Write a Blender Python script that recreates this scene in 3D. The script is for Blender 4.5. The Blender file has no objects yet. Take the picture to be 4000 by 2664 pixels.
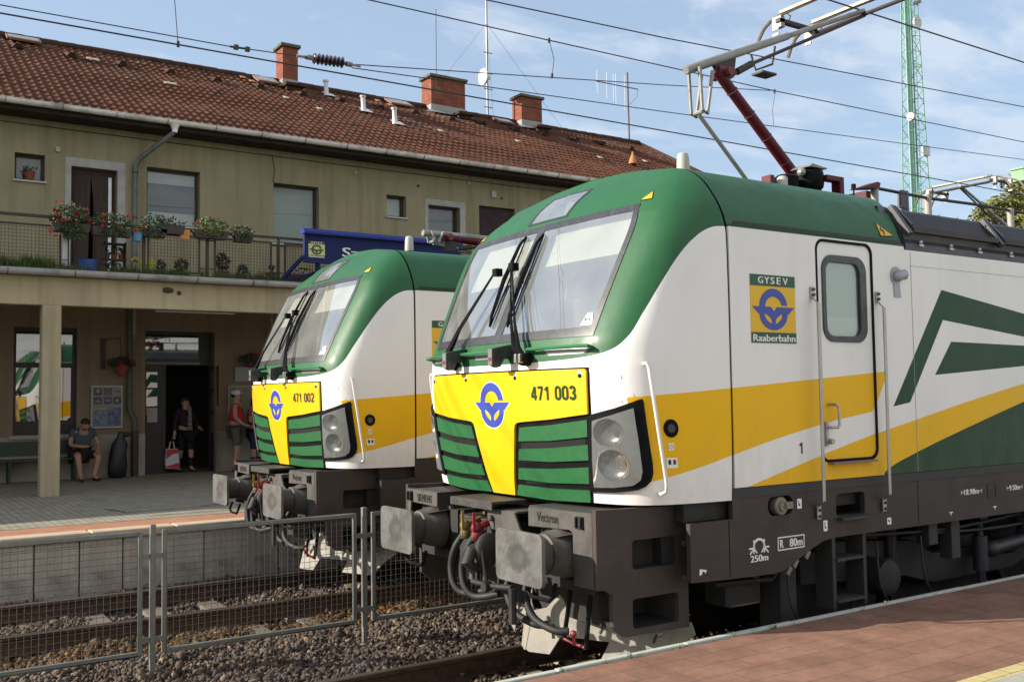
import bpy, bmesh, math, random
import numpy as np
from mathutils import Vector, Matrix
from mathutils.geometry import tessellate_polygon
R = math.radians
rnd = random.Random(7)
scene = bpy.context.scene
COL = scene.collection

# ---------------------------------------------------------------- camera, sky, sun, exposure
cd = bpy.data.cameras.new('camera'); cam = bpy.data.objects.new('camera', cd); COL.objects.link(cam)
scene.camera = cam
cd.sensor_width = 36; cd.lens = 3863.07/4000*36; cd.clip_start = 0.05; cd.clip_end = 4000
_yaw, _pit, _rol = 0.58768, 0.055868, -0.014299
_f = Vector((math.sin(_yaw)*math.cos(_pit), math.cos(_yaw)*math.cos(_pit), math.sin(_pit)))
_r = Vector((math.cos(_yaw), -math.sin(_yaw), 0)); _u = _r.cross(_f)
_c, _s = math.cos(_rol), math.sin(_rol)
_r2 = _c*_r+_s*_u; _u2 = -_s*_r+_c*_u
_m = Matrix((_r2, _u2, -_f)).transposed().to_4x4(); _m.translation = Vector((-3.632, -6.293, 2.099))
cam.matrix_world = _m

SUN = Vector((-1.88, .92, 1.0)).normalized()          # towards the sun
sun_el = math.asin(SUN.z); sun_az = math.atan2(SUN.x, SUN.y)
w = bpy.data.worlds.new('World'); scene.world = w; w.use_nodes = True
nt = w.node_tree; nt.nodes.clear()
out = nt.nodes.new('ShaderNodeOutputWorld'); bg = nt.nodes.new('ShaderNodeBackground')
sky = nt.nodes.new('ShaderNodeTexSky'); sky.sky_type = 'NISHITA'; sky.sun_disc = False
sky.sun_elevation = sun_el; sky.sun_rotation = sun_az; sky.air_density = 1.0; sky.dust_density = 1.4; sky.ozone_density = 1.0
tc = nt.nodes.new('ShaderNodeTexCoord')
sep = nt.nodes.new('ShaderNodeSeparateXYZ'); nt.links.new(tc.outputs['Generated'], sep.inputs[0])
def wmath(op, a, b=None, c=None):
    n = nt.nodes.new('ShaderNodeMath'); n.operation = op
    for i, v in enumerate((a, b, c)):
        if v is None: continue
        if isinstance(v, (int, float)): n.inputs[i].default_value = v
        else: nt.links.new(v, n.inputs[i])
    return n.outputs[0]
zz = wmath('ADD', wmath('MAXIMUM', sep.outputs[2], 0.0), 0.12)
cx = wmath('DIVIDE', sep.outputs[0], zz); cy = wmath('DIVIDE', sep.outputs[1], zz)
comb = nt.nodes.new('ShaderNodeCombineXYZ'); nt.links.new(cx, comb.inputs[0]); nt.links.new(cy, comb.inputs[1])
mp = nt.nodes.new('ShaderNodeMapping'); mp.inputs['Scale'].default_value = (.95, 1.5, 1); mp.inputs['Rotation'].default_value = (0, 0, R(-25)); nt.links.new(comb.outputs[0], mp.inputs[0])
n1 = nt.nodes.new('ShaderNodeTexNoise'); n1.inputs['Scale'].default_value = 3.6; n1.inputs['Detail'].default_value = 9; n1.inputs['Roughness'].default_value = .56; n1.inputs['Distortion'].default_value = .35
nt.links.new(mp.outputs[0], n1.inputs[0])
n2 = nt.nodes.new('ShaderNodeTexNoise'); n2.inputs['Scale'].default_value = .55; n2.inputs['Detail'].default_value = 3; nt.links.new(mp.outputs[0], n2.inputs[0])
# more cloud to the right of the photograph (towards +x) and behind the camera
az = wmath('MULTIPLY_ADD', sep.outputs[0], .16, wmath('MULTIPLY', sep.outputs[1], -.15))
dens = wmath('ADD', wmath('ADD', wmath('MULTIPLY', n1.outputs[0], 1.0), wmath('MULTIPLY', n2.outputs[0], .30)), az)
cr = nt.nodes.new('ShaderNodeMapRange'); cr.interpolation_type = 'SMOOTHSTEP'
cr.inputs['From Min'].default_value = .60; cr.inputs['From Max'].default_value = .86; cr.inputs['To Max'].default_value = .85
nt.links.new(dens, cr.inputs['Value'])
mix = nt.nodes.new('ShaderNodeMix'); mix.data_type = 'RGBA'
nt.links.new(cr.outputs[0], mix.inputs['Factor']); nt.links.new(sky.outputs[0], mix.inputs['A'])
# unseen clouds and haze behind the camera, brightened and warmed to fill the shade
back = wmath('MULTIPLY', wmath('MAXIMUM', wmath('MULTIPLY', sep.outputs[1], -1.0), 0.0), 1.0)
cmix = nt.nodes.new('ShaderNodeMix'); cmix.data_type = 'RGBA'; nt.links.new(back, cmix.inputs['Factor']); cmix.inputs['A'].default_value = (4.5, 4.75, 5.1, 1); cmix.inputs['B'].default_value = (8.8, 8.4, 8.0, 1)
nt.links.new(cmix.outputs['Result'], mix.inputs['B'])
haze = nt.nodes.new('ShaderNodeMix'); haze.data_type = 'RGBA'; haze.inputs['Factor'].default_value = .48
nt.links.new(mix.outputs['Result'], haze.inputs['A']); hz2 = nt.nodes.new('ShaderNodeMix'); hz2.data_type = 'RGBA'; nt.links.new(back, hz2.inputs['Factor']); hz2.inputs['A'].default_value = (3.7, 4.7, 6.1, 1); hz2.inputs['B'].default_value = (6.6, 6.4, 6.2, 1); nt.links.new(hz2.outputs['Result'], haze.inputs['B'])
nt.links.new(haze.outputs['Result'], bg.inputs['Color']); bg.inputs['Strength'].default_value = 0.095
nt.links.new(bg.outputs[0], out.inputs[0])

sd = bpy.data.lights.new('sun', 'SUN'); sd.energy = 4.7; sd.angle = R(.53); sd.color = (1, .925, .80)
so = bpy.data.objects.new('sun', sd); COL.objects.link(so); so.rotation_euler = SUN.to_track_quat('Z', 'Y').to_euler()
vs_ = scene.view_settings; vs_.view_transform = 'Standard'; vs_.look = 'None'; vs_.gamma = 1; vs_.exposure = 0.82
try: vs_.use_curve_mapping = False
except Exception: pass
cy_ = scene.cycles; cy_.max_bounces = 8; cy_.transparent_max_bounces = 16; cy_.caustics_reflective = False; cy_.caustics_refractive = False; cy_.sample_clamp_indirect = 6

# ---------------------------------------------------------------- materials
MATS = {}
class NT:
    """small helper round a material's node tree"""
    def __init__(s, m):
        s.m = m; s.t = m.node_tree; s.n = s.t.nodes; s.l = s.t.links
        s.bsdf = s.n.get('Principled BSDF'); s.tc = s.n.new('ShaderNodeTexCoord'); s.obj = s.tc.outputs['Object']
        s._sep = None
    def xyz(s):
        if not s._sep:
            s._sep = s.n.new('ShaderNodeSeparateXYZ'); s.l.new(s.obj, s._sep.inputs[0])
        return s._sep.outputs
    def put(s, sock, v):
        if hasattr(v, 'is_linked') or hasattr(v, 'links'): s.l.new(v, sock)
        else: sock.default_value = v
    def math(s, op, *a):
        n = s.n.new('ShaderNodeMath'); n.operation = op
        for i, v in enumerate(a): s.put(n.inputs[i], v)
        return n.outputs[0]
    def noise(s, scale, detail=3, rough=.5, vec=None, stretch=None):
        n = s.n.new('ShaderNodeTexNoise'); n.inputs['Scale'].default_value = scale; n.inputs['Detail'].default_value = detail; n.inputs['Roughness'].default_value = rough
        v = vec or s.obj
        if stretch:
            mp = s.n.new('ShaderNodeMapping'); mp.inputs['Scale'].default_value = stretch; s.l.new(v, mp.inputs[0]); v = mp.outputs[0]
        s.l.new(v, n.inputs['Vector']); return n.outputs[0]
    def ramp(s, v, a, b, lo=0., hi=1.):
        n = s.n.new('ShaderNodeMapRange'); n.inputs[1].default_value = a; n.inputs[2].default_value = b; n.inputs[3].default_value = lo; n.inputs[4].default_value = hi
        s.put(n.inputs[0], v); return n.outputs[0]
    def mix(s, f, a, b, mode='MIX'):
        n = s.n.new('ShaderNodeMix'); n.data_type = 'RGBA'; n.blend_type = mode
        s.put(n.inputs['Factor'], f)
        for k, v in (('A', a), ('B', b)):
            if isinstance(v, tuple): n.inputs[k].default_value = (*v[:3], 1)
            else: s.l.new(v, n.inputs[k])
        return n.outputs['Result']
    def bump(s, h, strength=.3, dist=.01):
        n = s.n.new('ShaderNodeBump'); n.inputs['Strength'].default_value = strength; n.inputs['Distance'].default_value = dist
        s.l.new(h, n.inputs['Height']); s.l.new(n.outputs[0], s.bsdf.inputs['Normal'])
    def base(s, v):
        if isinstance(v, tuple): s.bsdf.inputs['Base Color'].default_value = (*v[:3], 1)
        else: s.l.new(v, s.bsdf.inputs['Base Color'])
def newmat(name):
    m = bpy.data.materials.new(name); m.use_nodes = True; MATS[name] = m; return NT(m)
def mat(name, col, rough=.6, metal=0., var=.0, vscale=8., bump=0., bscale=60., bdist=.004, spec=.5, coat=0., dirt=None, dscale=2.5, dlo=.5, dhi=.75, stretch=None):
    if name in MATS: return MATS[name]
    t = newmat(name); b = t.bsdf
    b.inputs['Roughness'].default_value = rough; b.inputs['Metallic'].default_value = metal; b.inputs['Specular IOR Level'].default_value = spec; b.inputs['Coat Weight'].default_value = coat
    if rough >= .75: b.inputs['Specular IOR Level'].default_value = .2
    c = tuple(col)
    v = None
    if var:
        n = t.noise(vscale, 5, .6, stretch=stretch); f = t.ramp(n, .3, .7)
        v = t.mix(f, tuple(x*(1-var) for x in c), tuple(min(1, x*(1+var)) for x in c))
    if dirt is not None:
        n = t.noise(dscale, 6, .65, stretch=stretch); f = t.ramp(n, dlo, dhi)
        v = t.mix(f, v if v is not None else c, dirt)
    t.base(v if v is not None else c)
    if bump: t.bump(t.noise(bscale, 4, .6), bump, bdist)
    return t.m
def emis(name, col, st):
    t = newmat(name); t.bsdf.inputs['Emission Color'].default_value = (*col, 1); t.bsdf.inputs['Emission Strength'].default_value = st; t.base(col); return t.m

# ---------------------------------------------------------------- mesh builder
class MB:
    def __init__(s): s.v = []; s.f = []; s.m = []
    def add(s, vs, fs, mi=0):
        o = len(s.v); s.v += [tuple(p) for p in vs]; s.f += [tuple(i+o for i in f) for f in fs]; s.m += [mi]*len(fs); return s
    def box(s, x0, x1, y0, y1, z0, z1, mi=0):
        return s.add([(x0,y0,z0),(x1,y0,z0),(x1,y1,z0),(x0,y1,z0),(x0,y0,z1),(x1,y0,z1),(x1,y1,z1),(x0,y1,z1)],
                     [(0,3,2,1),(4,5,6,7),(0,1,5,4),(1,2,6,5),(2,3,7,6),(3,0,4,7)], mi)
    def tube(s, pts, r, n=8, mi=0, caps=True, rads=None):
        pts = [Vector(p) for p in pts]; rings = []; up = None
        for i, p in enumerate(pts):
            d = (pts[min(i+1, len(pts)-1)]-pts[max(i-1, 0)])
            if d.length < 1e-9: d = Vector((0, 0, 1))
            d.normalize()
            if up is None: up = Vector((0, 0, 1)) if abs(d.z) < .9 else Vector((1, 0, 0))
            a = d.cross(up).normalized(); b = a.cross(d).normalized(); up = b
            rr = rads[i] if rads else r
            rings.append([p+a*rr*math.cos(2*math.pi*k/n)+b*rr*math.sin(2*math.pi*k/n) for k in range(n)])
        vs = [q for rg in rings for q in rg]; fs = []
        for i in range(len(pts)-1):
            for k in range(n):
                k2 = (k+1) % n; fs.append((i*n+k, i*n+k2, (i+1)*n+k2, (i+1)*n+k))
        if caps: fs.append(tuple(range(n))[::-1]); fs.append(tuple((len(pts)-1)*n+k for k in range(n)))
        return s.add(vs, fs, mi)
    def hose(s, pts, r, n=10, mi=0, k=5):
        P = [Vector(p) for p in pts]; Q = []
        for i in range(len(P)-1):
            a, b, c, d = P[max(0, i-1)], P[i], P[i+1], P[min(len(P)-1, i+2)]
            for j in range(k):
                t = j/k; Q.append(.5*((2*b)+(c-a)*t+(2*a-5*b+4*c-d)*t*t+(3*b-a-3*c+d)*t**3))
        Q.append(P[-1]); return s.tube(Q, r, n, mi)
    def bar(s, a, b, w, h, mi=0, up=(0, 0, 1)):
        a = Vector(a); b = Vector(b); d = (b-a).normalized(); up = Vector(up)
        if abs(d.dot(up)) > .99: up = Vector((1, 0, 0))
        x = d.cross(up).normalized()*w/2; y = x.cross(d).normalized()*h/2
        vs = [p+i*x+j*y for p in (a, b) for i, j in ((-1,-1),(1,-1),(1,1),(-1,1))]
        return s.add(vs, [(0,3,2,1),(4,5,6,7),(0,1,5,4),(1,2,6,5),(2,3,7,6),(3,0,4,7)], mi)
    def lathe(s, prof, c, axis='z', n=20, mi=0):
        """prof: (r, h) pairs along the axis, starting at c"""
        vs = []; fs = []
        for r, h in prof:
            for k in range(n):
                a = 2*math.pi*k/n; q = (r*math.cos(a), r*math.sin(a), h)
                q = {'z': q, 'x': (q[2], q[0], q[1]), 'y': (q[0], q[2], q[1])}[axis]
                vs.append((c[0]+q[0], c[1]+q[1], c[2]+q[2]))
        for i in range(len(prof)-1):
            for k in range(n):
                k2 = (k+1) % n; fs.append((i*n+k, i*n+k2, (i+1)*n+k2, (i+1)*n+k))
        fs.append(tuple(range(n))[::-1]); fs.append(tuple((len(prof)-1)*n+k for k in range(n)))
        return s.add(vs, fs, mi)
    def prism(s, poly, a, b, axis='y', mi=0, holes=()):
        """poly: list of 2-D points (x,z for axis y; y,z for x; x,y for z) swept from a to b"""
        loops = [list(poly)]+[list(h) for h in holes]
        def P(q, h): return {'y': (q[0], h, q[1]), 'x': (h, q[0], q[1]), 'z': (q[0], q[1], h)}[axis]
        flat = [q for l in loops for q in l]; N = len(flat)
        tri = tessellate_polygon([[Vector((q[0], q[1], 0)) for q in l] for l in loops])
        vs = [P(q, a) for q in flat]+[P(q, b) for q in flat]
        fs = [tuple(t) for t in tri]+[tuple(i+N for i in t)[::-1] for t in tri]
        o = 0
        for l in loops:
            k = len(l)
            for i in range(k): fs.append((o+i, o+(i+1) % k, N+o+(i+1) % k, N+o+i))
            o += k
        return s.add(vs, fs, mi)
    def sphere(s, c, r, n=10, mi=0, sc=(1, 1, 1)):
        prof = []
        vs = [];fs = []
        for i in range(n+1):
            th = math.pi*i/n
            for k in range(2*n):
                ph = math.pi*k/n
                vs.append((c[0]+r*sc[0]*math.sin(th)*math.cos(ph), c[1]+r*sc[1]*math.sin(th)*math.sin(ph), c[2]+r*sc[2]*math.cos(th)))
        for i in range(n):
            for k in range(2*n):
                k2 = (k+1) % (2*n); fs.append((i*2*n+k, (i+1)*2*n+k, (i+1)*2*n+k2, i*2*n+k2))
        return s.add(vs, fs, mi)
    def build(s, name, mats, parent=None, smooth=False, bevel=0, fix=True, auto=None):
        me = bpy.data.meshes.new(name); me.from_pydata(s.v, [], s.f); me.update()
        if not isinstance(mats, (list, tuple)): mats = [mats]
        for m in mats: me.materials.append(m)
        if len(mats) > 1: me.polygons.foreach_set('material_index', s.m)
        if fix:
            bm = bmesh.new(); bm.from_mesh(me); bmesh.ops.remove_doubles(bm, verts=bm.verts, dist=1e-5); bmesh.ops.recalc_face_normals(bm, faces=bm.faces); bm.to_mesh(me); bm.free()
        if smooth or auto:
            me.polygons.foreach_set('use_smooth', [True]*len(me.polygons)); me.set_sharp_from_angle(angle=R(auto or 40))
        o = bpy.data.objects.new(name, me); COL.objects.link(o)
        if parent: o.parent = parent
        if bevel:
            b = o.modifiers.new('bevel', 'BEVEL'); b.width = bevel; b.segments = 2; b.limit_method = 'ANGLE'; b.angle_limit = R(35)
            b.harden_normals = False
        return o
def tag(o, label=None, cat=None, group=None, kind=None):
    if label: o['label'] = label
    if cat: o['category'] = cat
    if group: o['group'] = group
    if kind: o['kind'] = kind
    return o
def empty(name, loc=(0, 0, 0), label=None, cat=None, group=None):
    o = bpy.data.objects.new(name, None); COL.objects.link(o); o.location = loc; o.empty_display_size = .2
    return tag(o, label, cat, group)
def copy_tree(o, parent=None):
    c = o.copy(); COL.objects.link(c); c.parent = parent
    for ch in list(o.children): copy_tree(ch, c)
    return c
def rrect(x0, x1, z0, z1, r, n=5):
    p = []
    for cx_, cz_, a in ((x1-r, z1-r, 0), (x0+r, z1-r, 90), (x0+r, z0+r, 180), (x1-r, z0+r, 270)):
        for k in range(n+1):
            t = R(a+90*k/n); p.append((cx_+r*math.cos(t), cz_+r*math.sin(t)))
    return p
def circle(x, z, r, n=24, rz=None):
    return [(x+r*math.cos(2*math.pi*k/n), z+(rz or r)*math.sin(2*math.pi*k/n)) for k in range(n)]
def text_mb(txt, size, sx=1., res=3, spacing=1.0):
    """outline of a text as 2-D triangles; returns (verts2d, faces, width, height)"""
    cu = bpy.data.curves.new('t', 'FONT'); cu.body = txt; cu.size = 1; cu.resolution_u = res; cu.space_character = spacing; cu.fill_mode = 'FRONT'
    ob = bpy.data.objects.new('t', cu); COL.objects.link(ob)
    bpy.context.view_layer.update(); dg = bpy.context.evaluated_depsgraph_get(); me = bpy.data.meshes.new_from_object(ob.evaluated_get(dg))
    v = [(q.co.x, q.co.y) for q in me.vertices]; f = [tuple(p.vertices) for p in me.polygons]
    bpy.data.objects.remove(ob); bpy.data.curves.remove(cu); bpy.data.meshes.remove(me)
    x0 = min(a for a, b in v); x1 = max(a for a, b in v); y0 = min(b for a, b in v); y1 = max(b for a, b in v)
    k = size/(y1-y0)
    return [((a-x0)*k*sx, (b-y0)*k) for a, b in v], f, (x1-x0)*k*sx, size
def text_obj(name, txt, h, place, m, parent=None, width=None, bold=0):
    """place: function (u, w) -> 3-D point; text height h, optionally squeezed to width; each letter outline is a thin mesh"""
    v, f, wd, _ = text_mb(txt, h)
    k = width/wd if width else 1
    mb = MB(); o_ = Vector(place(0, 0)); nrm = (Vector(place(.01, 0))-o_).cross(Vector(place(0, .01))-o_).normalized()
    for i, du in enumerate((0,) if not bold else (0, -bold, bold)):
        mb.add([tuple(Vector(place(a*k+du, b))+nrm*(.0004*i)) for a, b in v], f)
    return mb.build(name, m, parent, fix=False)

def _arc(cx_, cy2, rx, ry, a0, a1, n=14): return [(cx_+rx*math.cos(R(a0+(a1-a0)*k/n)), cy2+ry*math.sin(R(a0+(a1-a0)*k/n))) for k in range(n+1)]
STROKES = {'0': [_arc(.31, .72, .23, .21, 0, 180)+_arc(.31, .28, .23, .21, 180, 360)+[(.54, .72)]], '1': [[(.40, 0), (.40, 1.0)], [(.40, .90), (.10, .74)]],
           '2': [_arc(.31, .70, .23, .23, 170, 0, 12)+[(.50, .56), (.08, .08)], [(.05, .07), (.58, .07)]],
           '3': [_arc(.29, .71, .22, .22, 165, -90, 14), _arc(.29, .28, .25, .21, 90, -165, 14)],
           '4': [[(.48, 0), (.48, 1.0)], [(.44, .97), (.05, .27)], [(.02, .27), (.66, .27)]], '7': [[(.04, .93), (.62, .93)], [(.58, .93), (.24, 0)]]}
def digits(mb, txt, h, pos, sw=.15, adv=.74):
    """plain upright numerals made of mitred strokes; pos(u, w, k) puts a point, k lifts crossing strokes apart"""
    x = 0; k = 0
    for ch in txt:
        if ch == ' ': x += adv*.62; continue
        for ln in STROKES[ch]:
            pts = [Vector((a, b)) for a, b in ln]; L_, R2 = [], []
            for i, p in enumerate(pts):
                d = (pts[min(i+1, len(pts)-1)]-pts[max(i-1, 0)]).normalized(); n = Vector((-d.y, d.x))*sw/2; L_.append(p+n); R2.append(p-n)
            n_ = len(pts); vs = [pos((x+q.x)*h, q.y*h, k) for q in L_+R2]
            mb.add(vs, [(i, i+1, n_+i+1, n_+i) for i in range(n_-1)]); k += 1
        x += adv
    return x*h

# ---------------------------------------------------------------- the nose surface of a locomotive: t runs round the nose (0 = centre line), v runs up
XS=1.355
VT=[1.0,1.37,1.6,2.0,2.3,2.45,2.6,3.0,3.2,3.3,3.41,3.51,3.62,3.72,3.82,3.95,4.15,4.4]
ZT=[1.0,1.37,1.6,2.0,2.3,2.45,2.6,3.0,3.2,3.3,3.41,3.51,3.612,3.685,3.737,3.772,3.82,3.85]
WT=[1.46,1.475,1.485,1.49,1.49,1.49,1.49,1.487,1.482,1.462,1.415,1.35,1.265,1.17,1.06,.86,.5,0]
FT=[.62,.49,.44,.388,.375,.395,.455,.65,.755,.81,.868,.935,1.02,1.10,1.185,1.27,1.33,1.352]
FY=[0,.2,.4,.6,.74,.82,.88,.925,.955,.98,1]
FX=[0,.006,.026,.065,.115,.165,.235,.34,.49,.70,1]
# arc length param at full size
TT=[0]
for i in range(1,11): TT.append(TT[-1]+math.hypot((FY[i]-FY[i-1])*1.49,(FX[i]-FX[i-1])*1.05))
TMAX=TT[-1]
def _cr(T,V,x):
    n=len(T)
    if x<=T[0]: return V[0]+(x-T[0])*(V[1]-V[0])/(T[1]-T[0])
    if x>=T[-1]: return V[-1]
    i=0
    while x>T[i+1]: i+=1
    h=T[i+1]-T[i]; s=(x-T[i])/h
    def m(k):
        if k<=0: return (V[1]-V[0])/(T[1]-T[0])
        if k>=n-1: return (V[-1]-V[-2])/(T[-1]-T[-2])
        a=(V[k]-V[k-1])/(T[k]-T[k-1]);b=(V[k+1]-V[k])/(T[k+1]-T[k])
        return 0 if a*b<=0 else 2*a*b/(a+b)
    m0,m1=m(i),m(i+1)
    return (2*s**3-3*s*s+1)*V[i]+(s**3-2*s*s+s)*h*m0+(-2*s**3+3*s*s)*V[i+1]+(s**3-s*s)*h*m1
def S0(t,v):
    z=_cr(VT,ZT,v);w=_cr(VT,WT,v);f=_cr(VT,FT,v);a=abs(t)
    k=1-.60*min(1,max(0,(v-3.40)/.30));y=w*_cr(TT,FY,a);x=f+(XS-f)*max(0,_cr(TT,FX,a))**k
    return (x,-y if t>0 else y,z)
def S(t,v,d=0.0):
    p=S0(t,v)
    if d==0: return p
    e=.004
    a=S0(t-e,v);b=S0(t+e,v);c=S0(t,v-e);g=S0(t,v+e)
    u=[b[i]-a[i] for i in range(3)];k=[g[i]-c[i] for i in range(3)]
    n=[u[1]*k[2]-u[2]*k[1],u[2]*k[0]-u[0]*k[2],u[0]*k[1]-u[1]*k[0]]
    L=math.sqrt(sum(q*q for q in n)) or 1
    s=1 if (n[0]*(-1)+n[1]*(-1 if t>0 else 1)*.5+n[2]*.3)>0 else -1
    return tuple(p[i]+s*d*n[i]/L for i in range(3))

# ---------------------------------------------------------------- materials of the locomotives
def float_curve(t, x, pts, lo, hi):
    """piecewise curve z(x) given as (x, z) points between lo..hi, as nodes"""
    f = t.ramp(x, lo, hi); n = t.n.new('ShaderNodeFloatCurve'); c = n.mapping.curves[0]
    zs = [p[1] for p in pts]; z0, z1 = min(zs)-.001, max(zs)+.001
    P = [((p[0]-lo)/(hi-lo), (p[1]-z0)/(z1-z0)) for p in pts]
    while len(c.points) < len(P): c.points.new(.5, .5)
    for i, q in enumerate(P): c.points[i].location = q; c.points[i].handle_type = 'AUTO_CLAMPED' if len(P) > 4 else 'VECTOR'
    n.mapping.update(); t.l.new(f, n.inputs['Value'])
    return t.math('MULTIPLY_ADD', n.outputs[0], z1-z0, z0)
def half(t, x, z, a, b):
    """1 on the left-hand side of the directed line a -> b in the x-z plane"""
    nx, nz = -(b[1]-a[1]), b[0]-a[0]; k = nx*a[0]+nz*a[1]
    v = t.math('MULTIPLY_ADD', x, nx, t.math('MULTIPLY', z, nz))
    return t.math('GREATER_THAN', v, k)
def convex(t, x, z, pts):
    r = None
    for i in range(len(pts)):
        h = half(t, x, z, pts[i], pts[(i+1) % len(pts)])
        r = h if r is None else t.math('MULTIPLY', r, h)
    return r
WHITE = (.775, .755, .735); GREEN = (.018, .092, .034); DGREEN = (.010, .050, .020); YEL = (.78, .44, .003)
def livery():
    t = newmat('livery'); X, Y, Z = t.xyz()
    x2 = t.math('PINGPONG', X, 9.49)
    def above(pts, lo, hi): return t.math('GREATER_THAN', Z, float_curve(t, x2, pts, lo, hi))
    g = above([(.25,2.325),(.343,2.33),(.44,2.348),(.527,2.39),(.604,2.469),(.723,2.656),(.859,2.866),(1.011,3.069),(1.10,3.155),(1.18,3.21),(1.27,3.243),(1.36,3.25)], .25, 1.36)
    inv = lambda v: t.math('SUBTRACT', 1.0, v)
    lo1 = above([(.55,1.49),(.631,1.507),(.791,1.54),(1.2,1.637),(1.347,1.675),(2.241,1.853),(2.897,1.944),(3.1,1.97)], .55, 3.1)
    hi1 = inv(half(t, x2, Z, (.6,2.082), (3.092,2.252)))
    y1 = t.math('MULTIPLY', t.math('MULTIPLY', lo1, hi1), t.math('MULTIPLY', half(t, x2, Z, (2.897,1.944), (3.092,2.252)), t.math('GREATER_THAN', x2, .60)))
    tp = inv(above([(1.45,1.446),(1.503,1.458),(2.23,1.626),(2.928,1.774),(3.422,1.866),(4.095,1.991),(5.01,2.144),(6.2,2.32)], 1.45, 6.2))
    bt = above([(1.45,1.40),(2.90,1.41),(2.99,1.463),(3.074,1.507),(3.423,1.609),(4.2,1.80),(5.0,1.985),(6.2,2.26)], 1.45, 6.2)
    y2 = t.math('MULTIPLY', t.math('MULTIPLY', tp, bt), t.math('GREATER_THAN', x2, 1.46))
    dg = t.math('MULTIPLY', inv(bt), t.math('GREATER_THAN', x2, 3.0))
    s1 = convex(t, x2, Z, [(3.142,1.977),(3.362,2.007),(3.845,2.676),(3.839,2.926)])
    s2 = convex(t, x2, Z, [(3.845,2.676),(7.4,2.35),(7.4,2.48),(3.839,2.926)])
    s3 = convex(t, x2, Z, [(3.707,2.224),(7.0,2.42),(7.0,2.46),(3.949,2.50)])
    side = t.math('LESS_THAN', Z, 3.3)
    # dust and grime that stays with the paint
    nz = t.ramp(t.noise(2.2, 6, .65, stretch=(1, 1, .35)), .45, .8); fine = t.ramp(t.noise(30, 4, .6), .3, .7)
    wcol = t.mix(nz, WHITE, tuple(c*.90 for c in WHITE)); gcol = t.mix(t.math('MULTIPLY', nz, .4), GREEN, (.045, .13, .065))
    gcol = t.mix(t.math('MULTIPLY', fine, .25), gcol, tuple(c*1.3 for c in GREEN))
    c = t.mix(g, wcol, gcol)
    c = t.mix(t.math('MULTIPLY', dg, side), c, DGREEN)
    for s in (s1, s2, s3): c = t.mix(s, c, DGREEN)
    ycol = t.mix(t.math('MULTIPLY', nz, .5), YEL, (.66, .38, .01))
    c = t.mix(y1, c, ycol); c = t.mix(y2, c, ycol)
    # everything of the roof green
    c = t.mix(t.math('GREATER_THAN', Z, 3.262), c, gcol)
    # brake dust low on the sides, rain streaks under the roof edge
    low = t.math('MULTIPLY', t.ramp(Z, 2.1, 1.45), t.ramp(t.noise(4, 6, .7, stretch=(1.5, 1.5, .5)), .40, .75)); c = t.mix(t.math('MULTIPLY', low, .20), c, (.22, .15, .09))
    stk = t.ramp(t.noise(9, 4, .6, stretch=(1, 1, .06)), .56, .74); c = t.mix(t.math('MULTIPLY', stk, .04), c, (.20, .19, .16))
    t.base(c); b = t.bsdf; b.inputs['Roughness'].default_value = .34; b.inputs['Coat Weight'].default_value = .06; b.inputs['Coat Roughness'].default_value = .2; b.inputs['Specular IOR Level'].default_value = .24
    t.l.new(t.ramp(t.noise(7, 5, .6), .2, .8, .36, .56), b.inputs['Roughness'])
    t.bump(t.noise(1.6, 2), .10, .02)
    return t.m
M_liv = livery()
M_yel = mat('yellow_paint', YEL, .35, coat=.3, var=.05, vscale=5, dirt=(.68, .40, .02), dscale=14, dlo=.66, dhi=.8)
M_grn = mat('green_paint', (.017, .112, .036), .42, coat=.15, var=.12, vscale=20, dirt=(.06, .19, .09), dscale=40, dlo=.68, dhi=.78)
M_grnbar = mat('green_bar_paint', (.022, .15, .052), .3, coat=.3)
M_wht = mat('white_paint', WHITE, .4, coat=.2, var=.05)
M_blk = mat('black_rubber', (.007, .007, .008), .6, var=.3, spec=.08)
M_gasket = mat('window_surround', (.035, .036, .040), .35, var=.3, vscale=12, dirt=(.10, .10, .095), dscale=20, dlo=.55, dhi=.8)
M_mesh = mat('intake_mesh', (.006, .006, .006), .7, bump=1., bscale=120, spec=.3)
M_frame = mat('underframe_paint', (.034, .024, .021), .62, var=.16, vscale=3, dirt=(.055, .042, .034), dscale=3.5, dlo=.5, dhi=.8, bump=.1, bscale=90)
M_dark = mat('bogie_steel', (.013, .012, .011), .7, var=.25, vscale=6, dirt=(.035, .027, .02), dscale=5)
M_roofdk = mat('roof_dark_paint', (.035, .036, .042), .42, var=.15, vscale=4, dirt=(.07, .07, .07), dscale=4)
M_buff = mat('buffer_face_steel', (.125, .12, .115), .62, .25, var=.18, vscale=9, dirt=(.075, .072, .07), dscale=5, dlo=.45, dhi=.62, bump=.5, bscale=14, bdist=.004)
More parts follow.
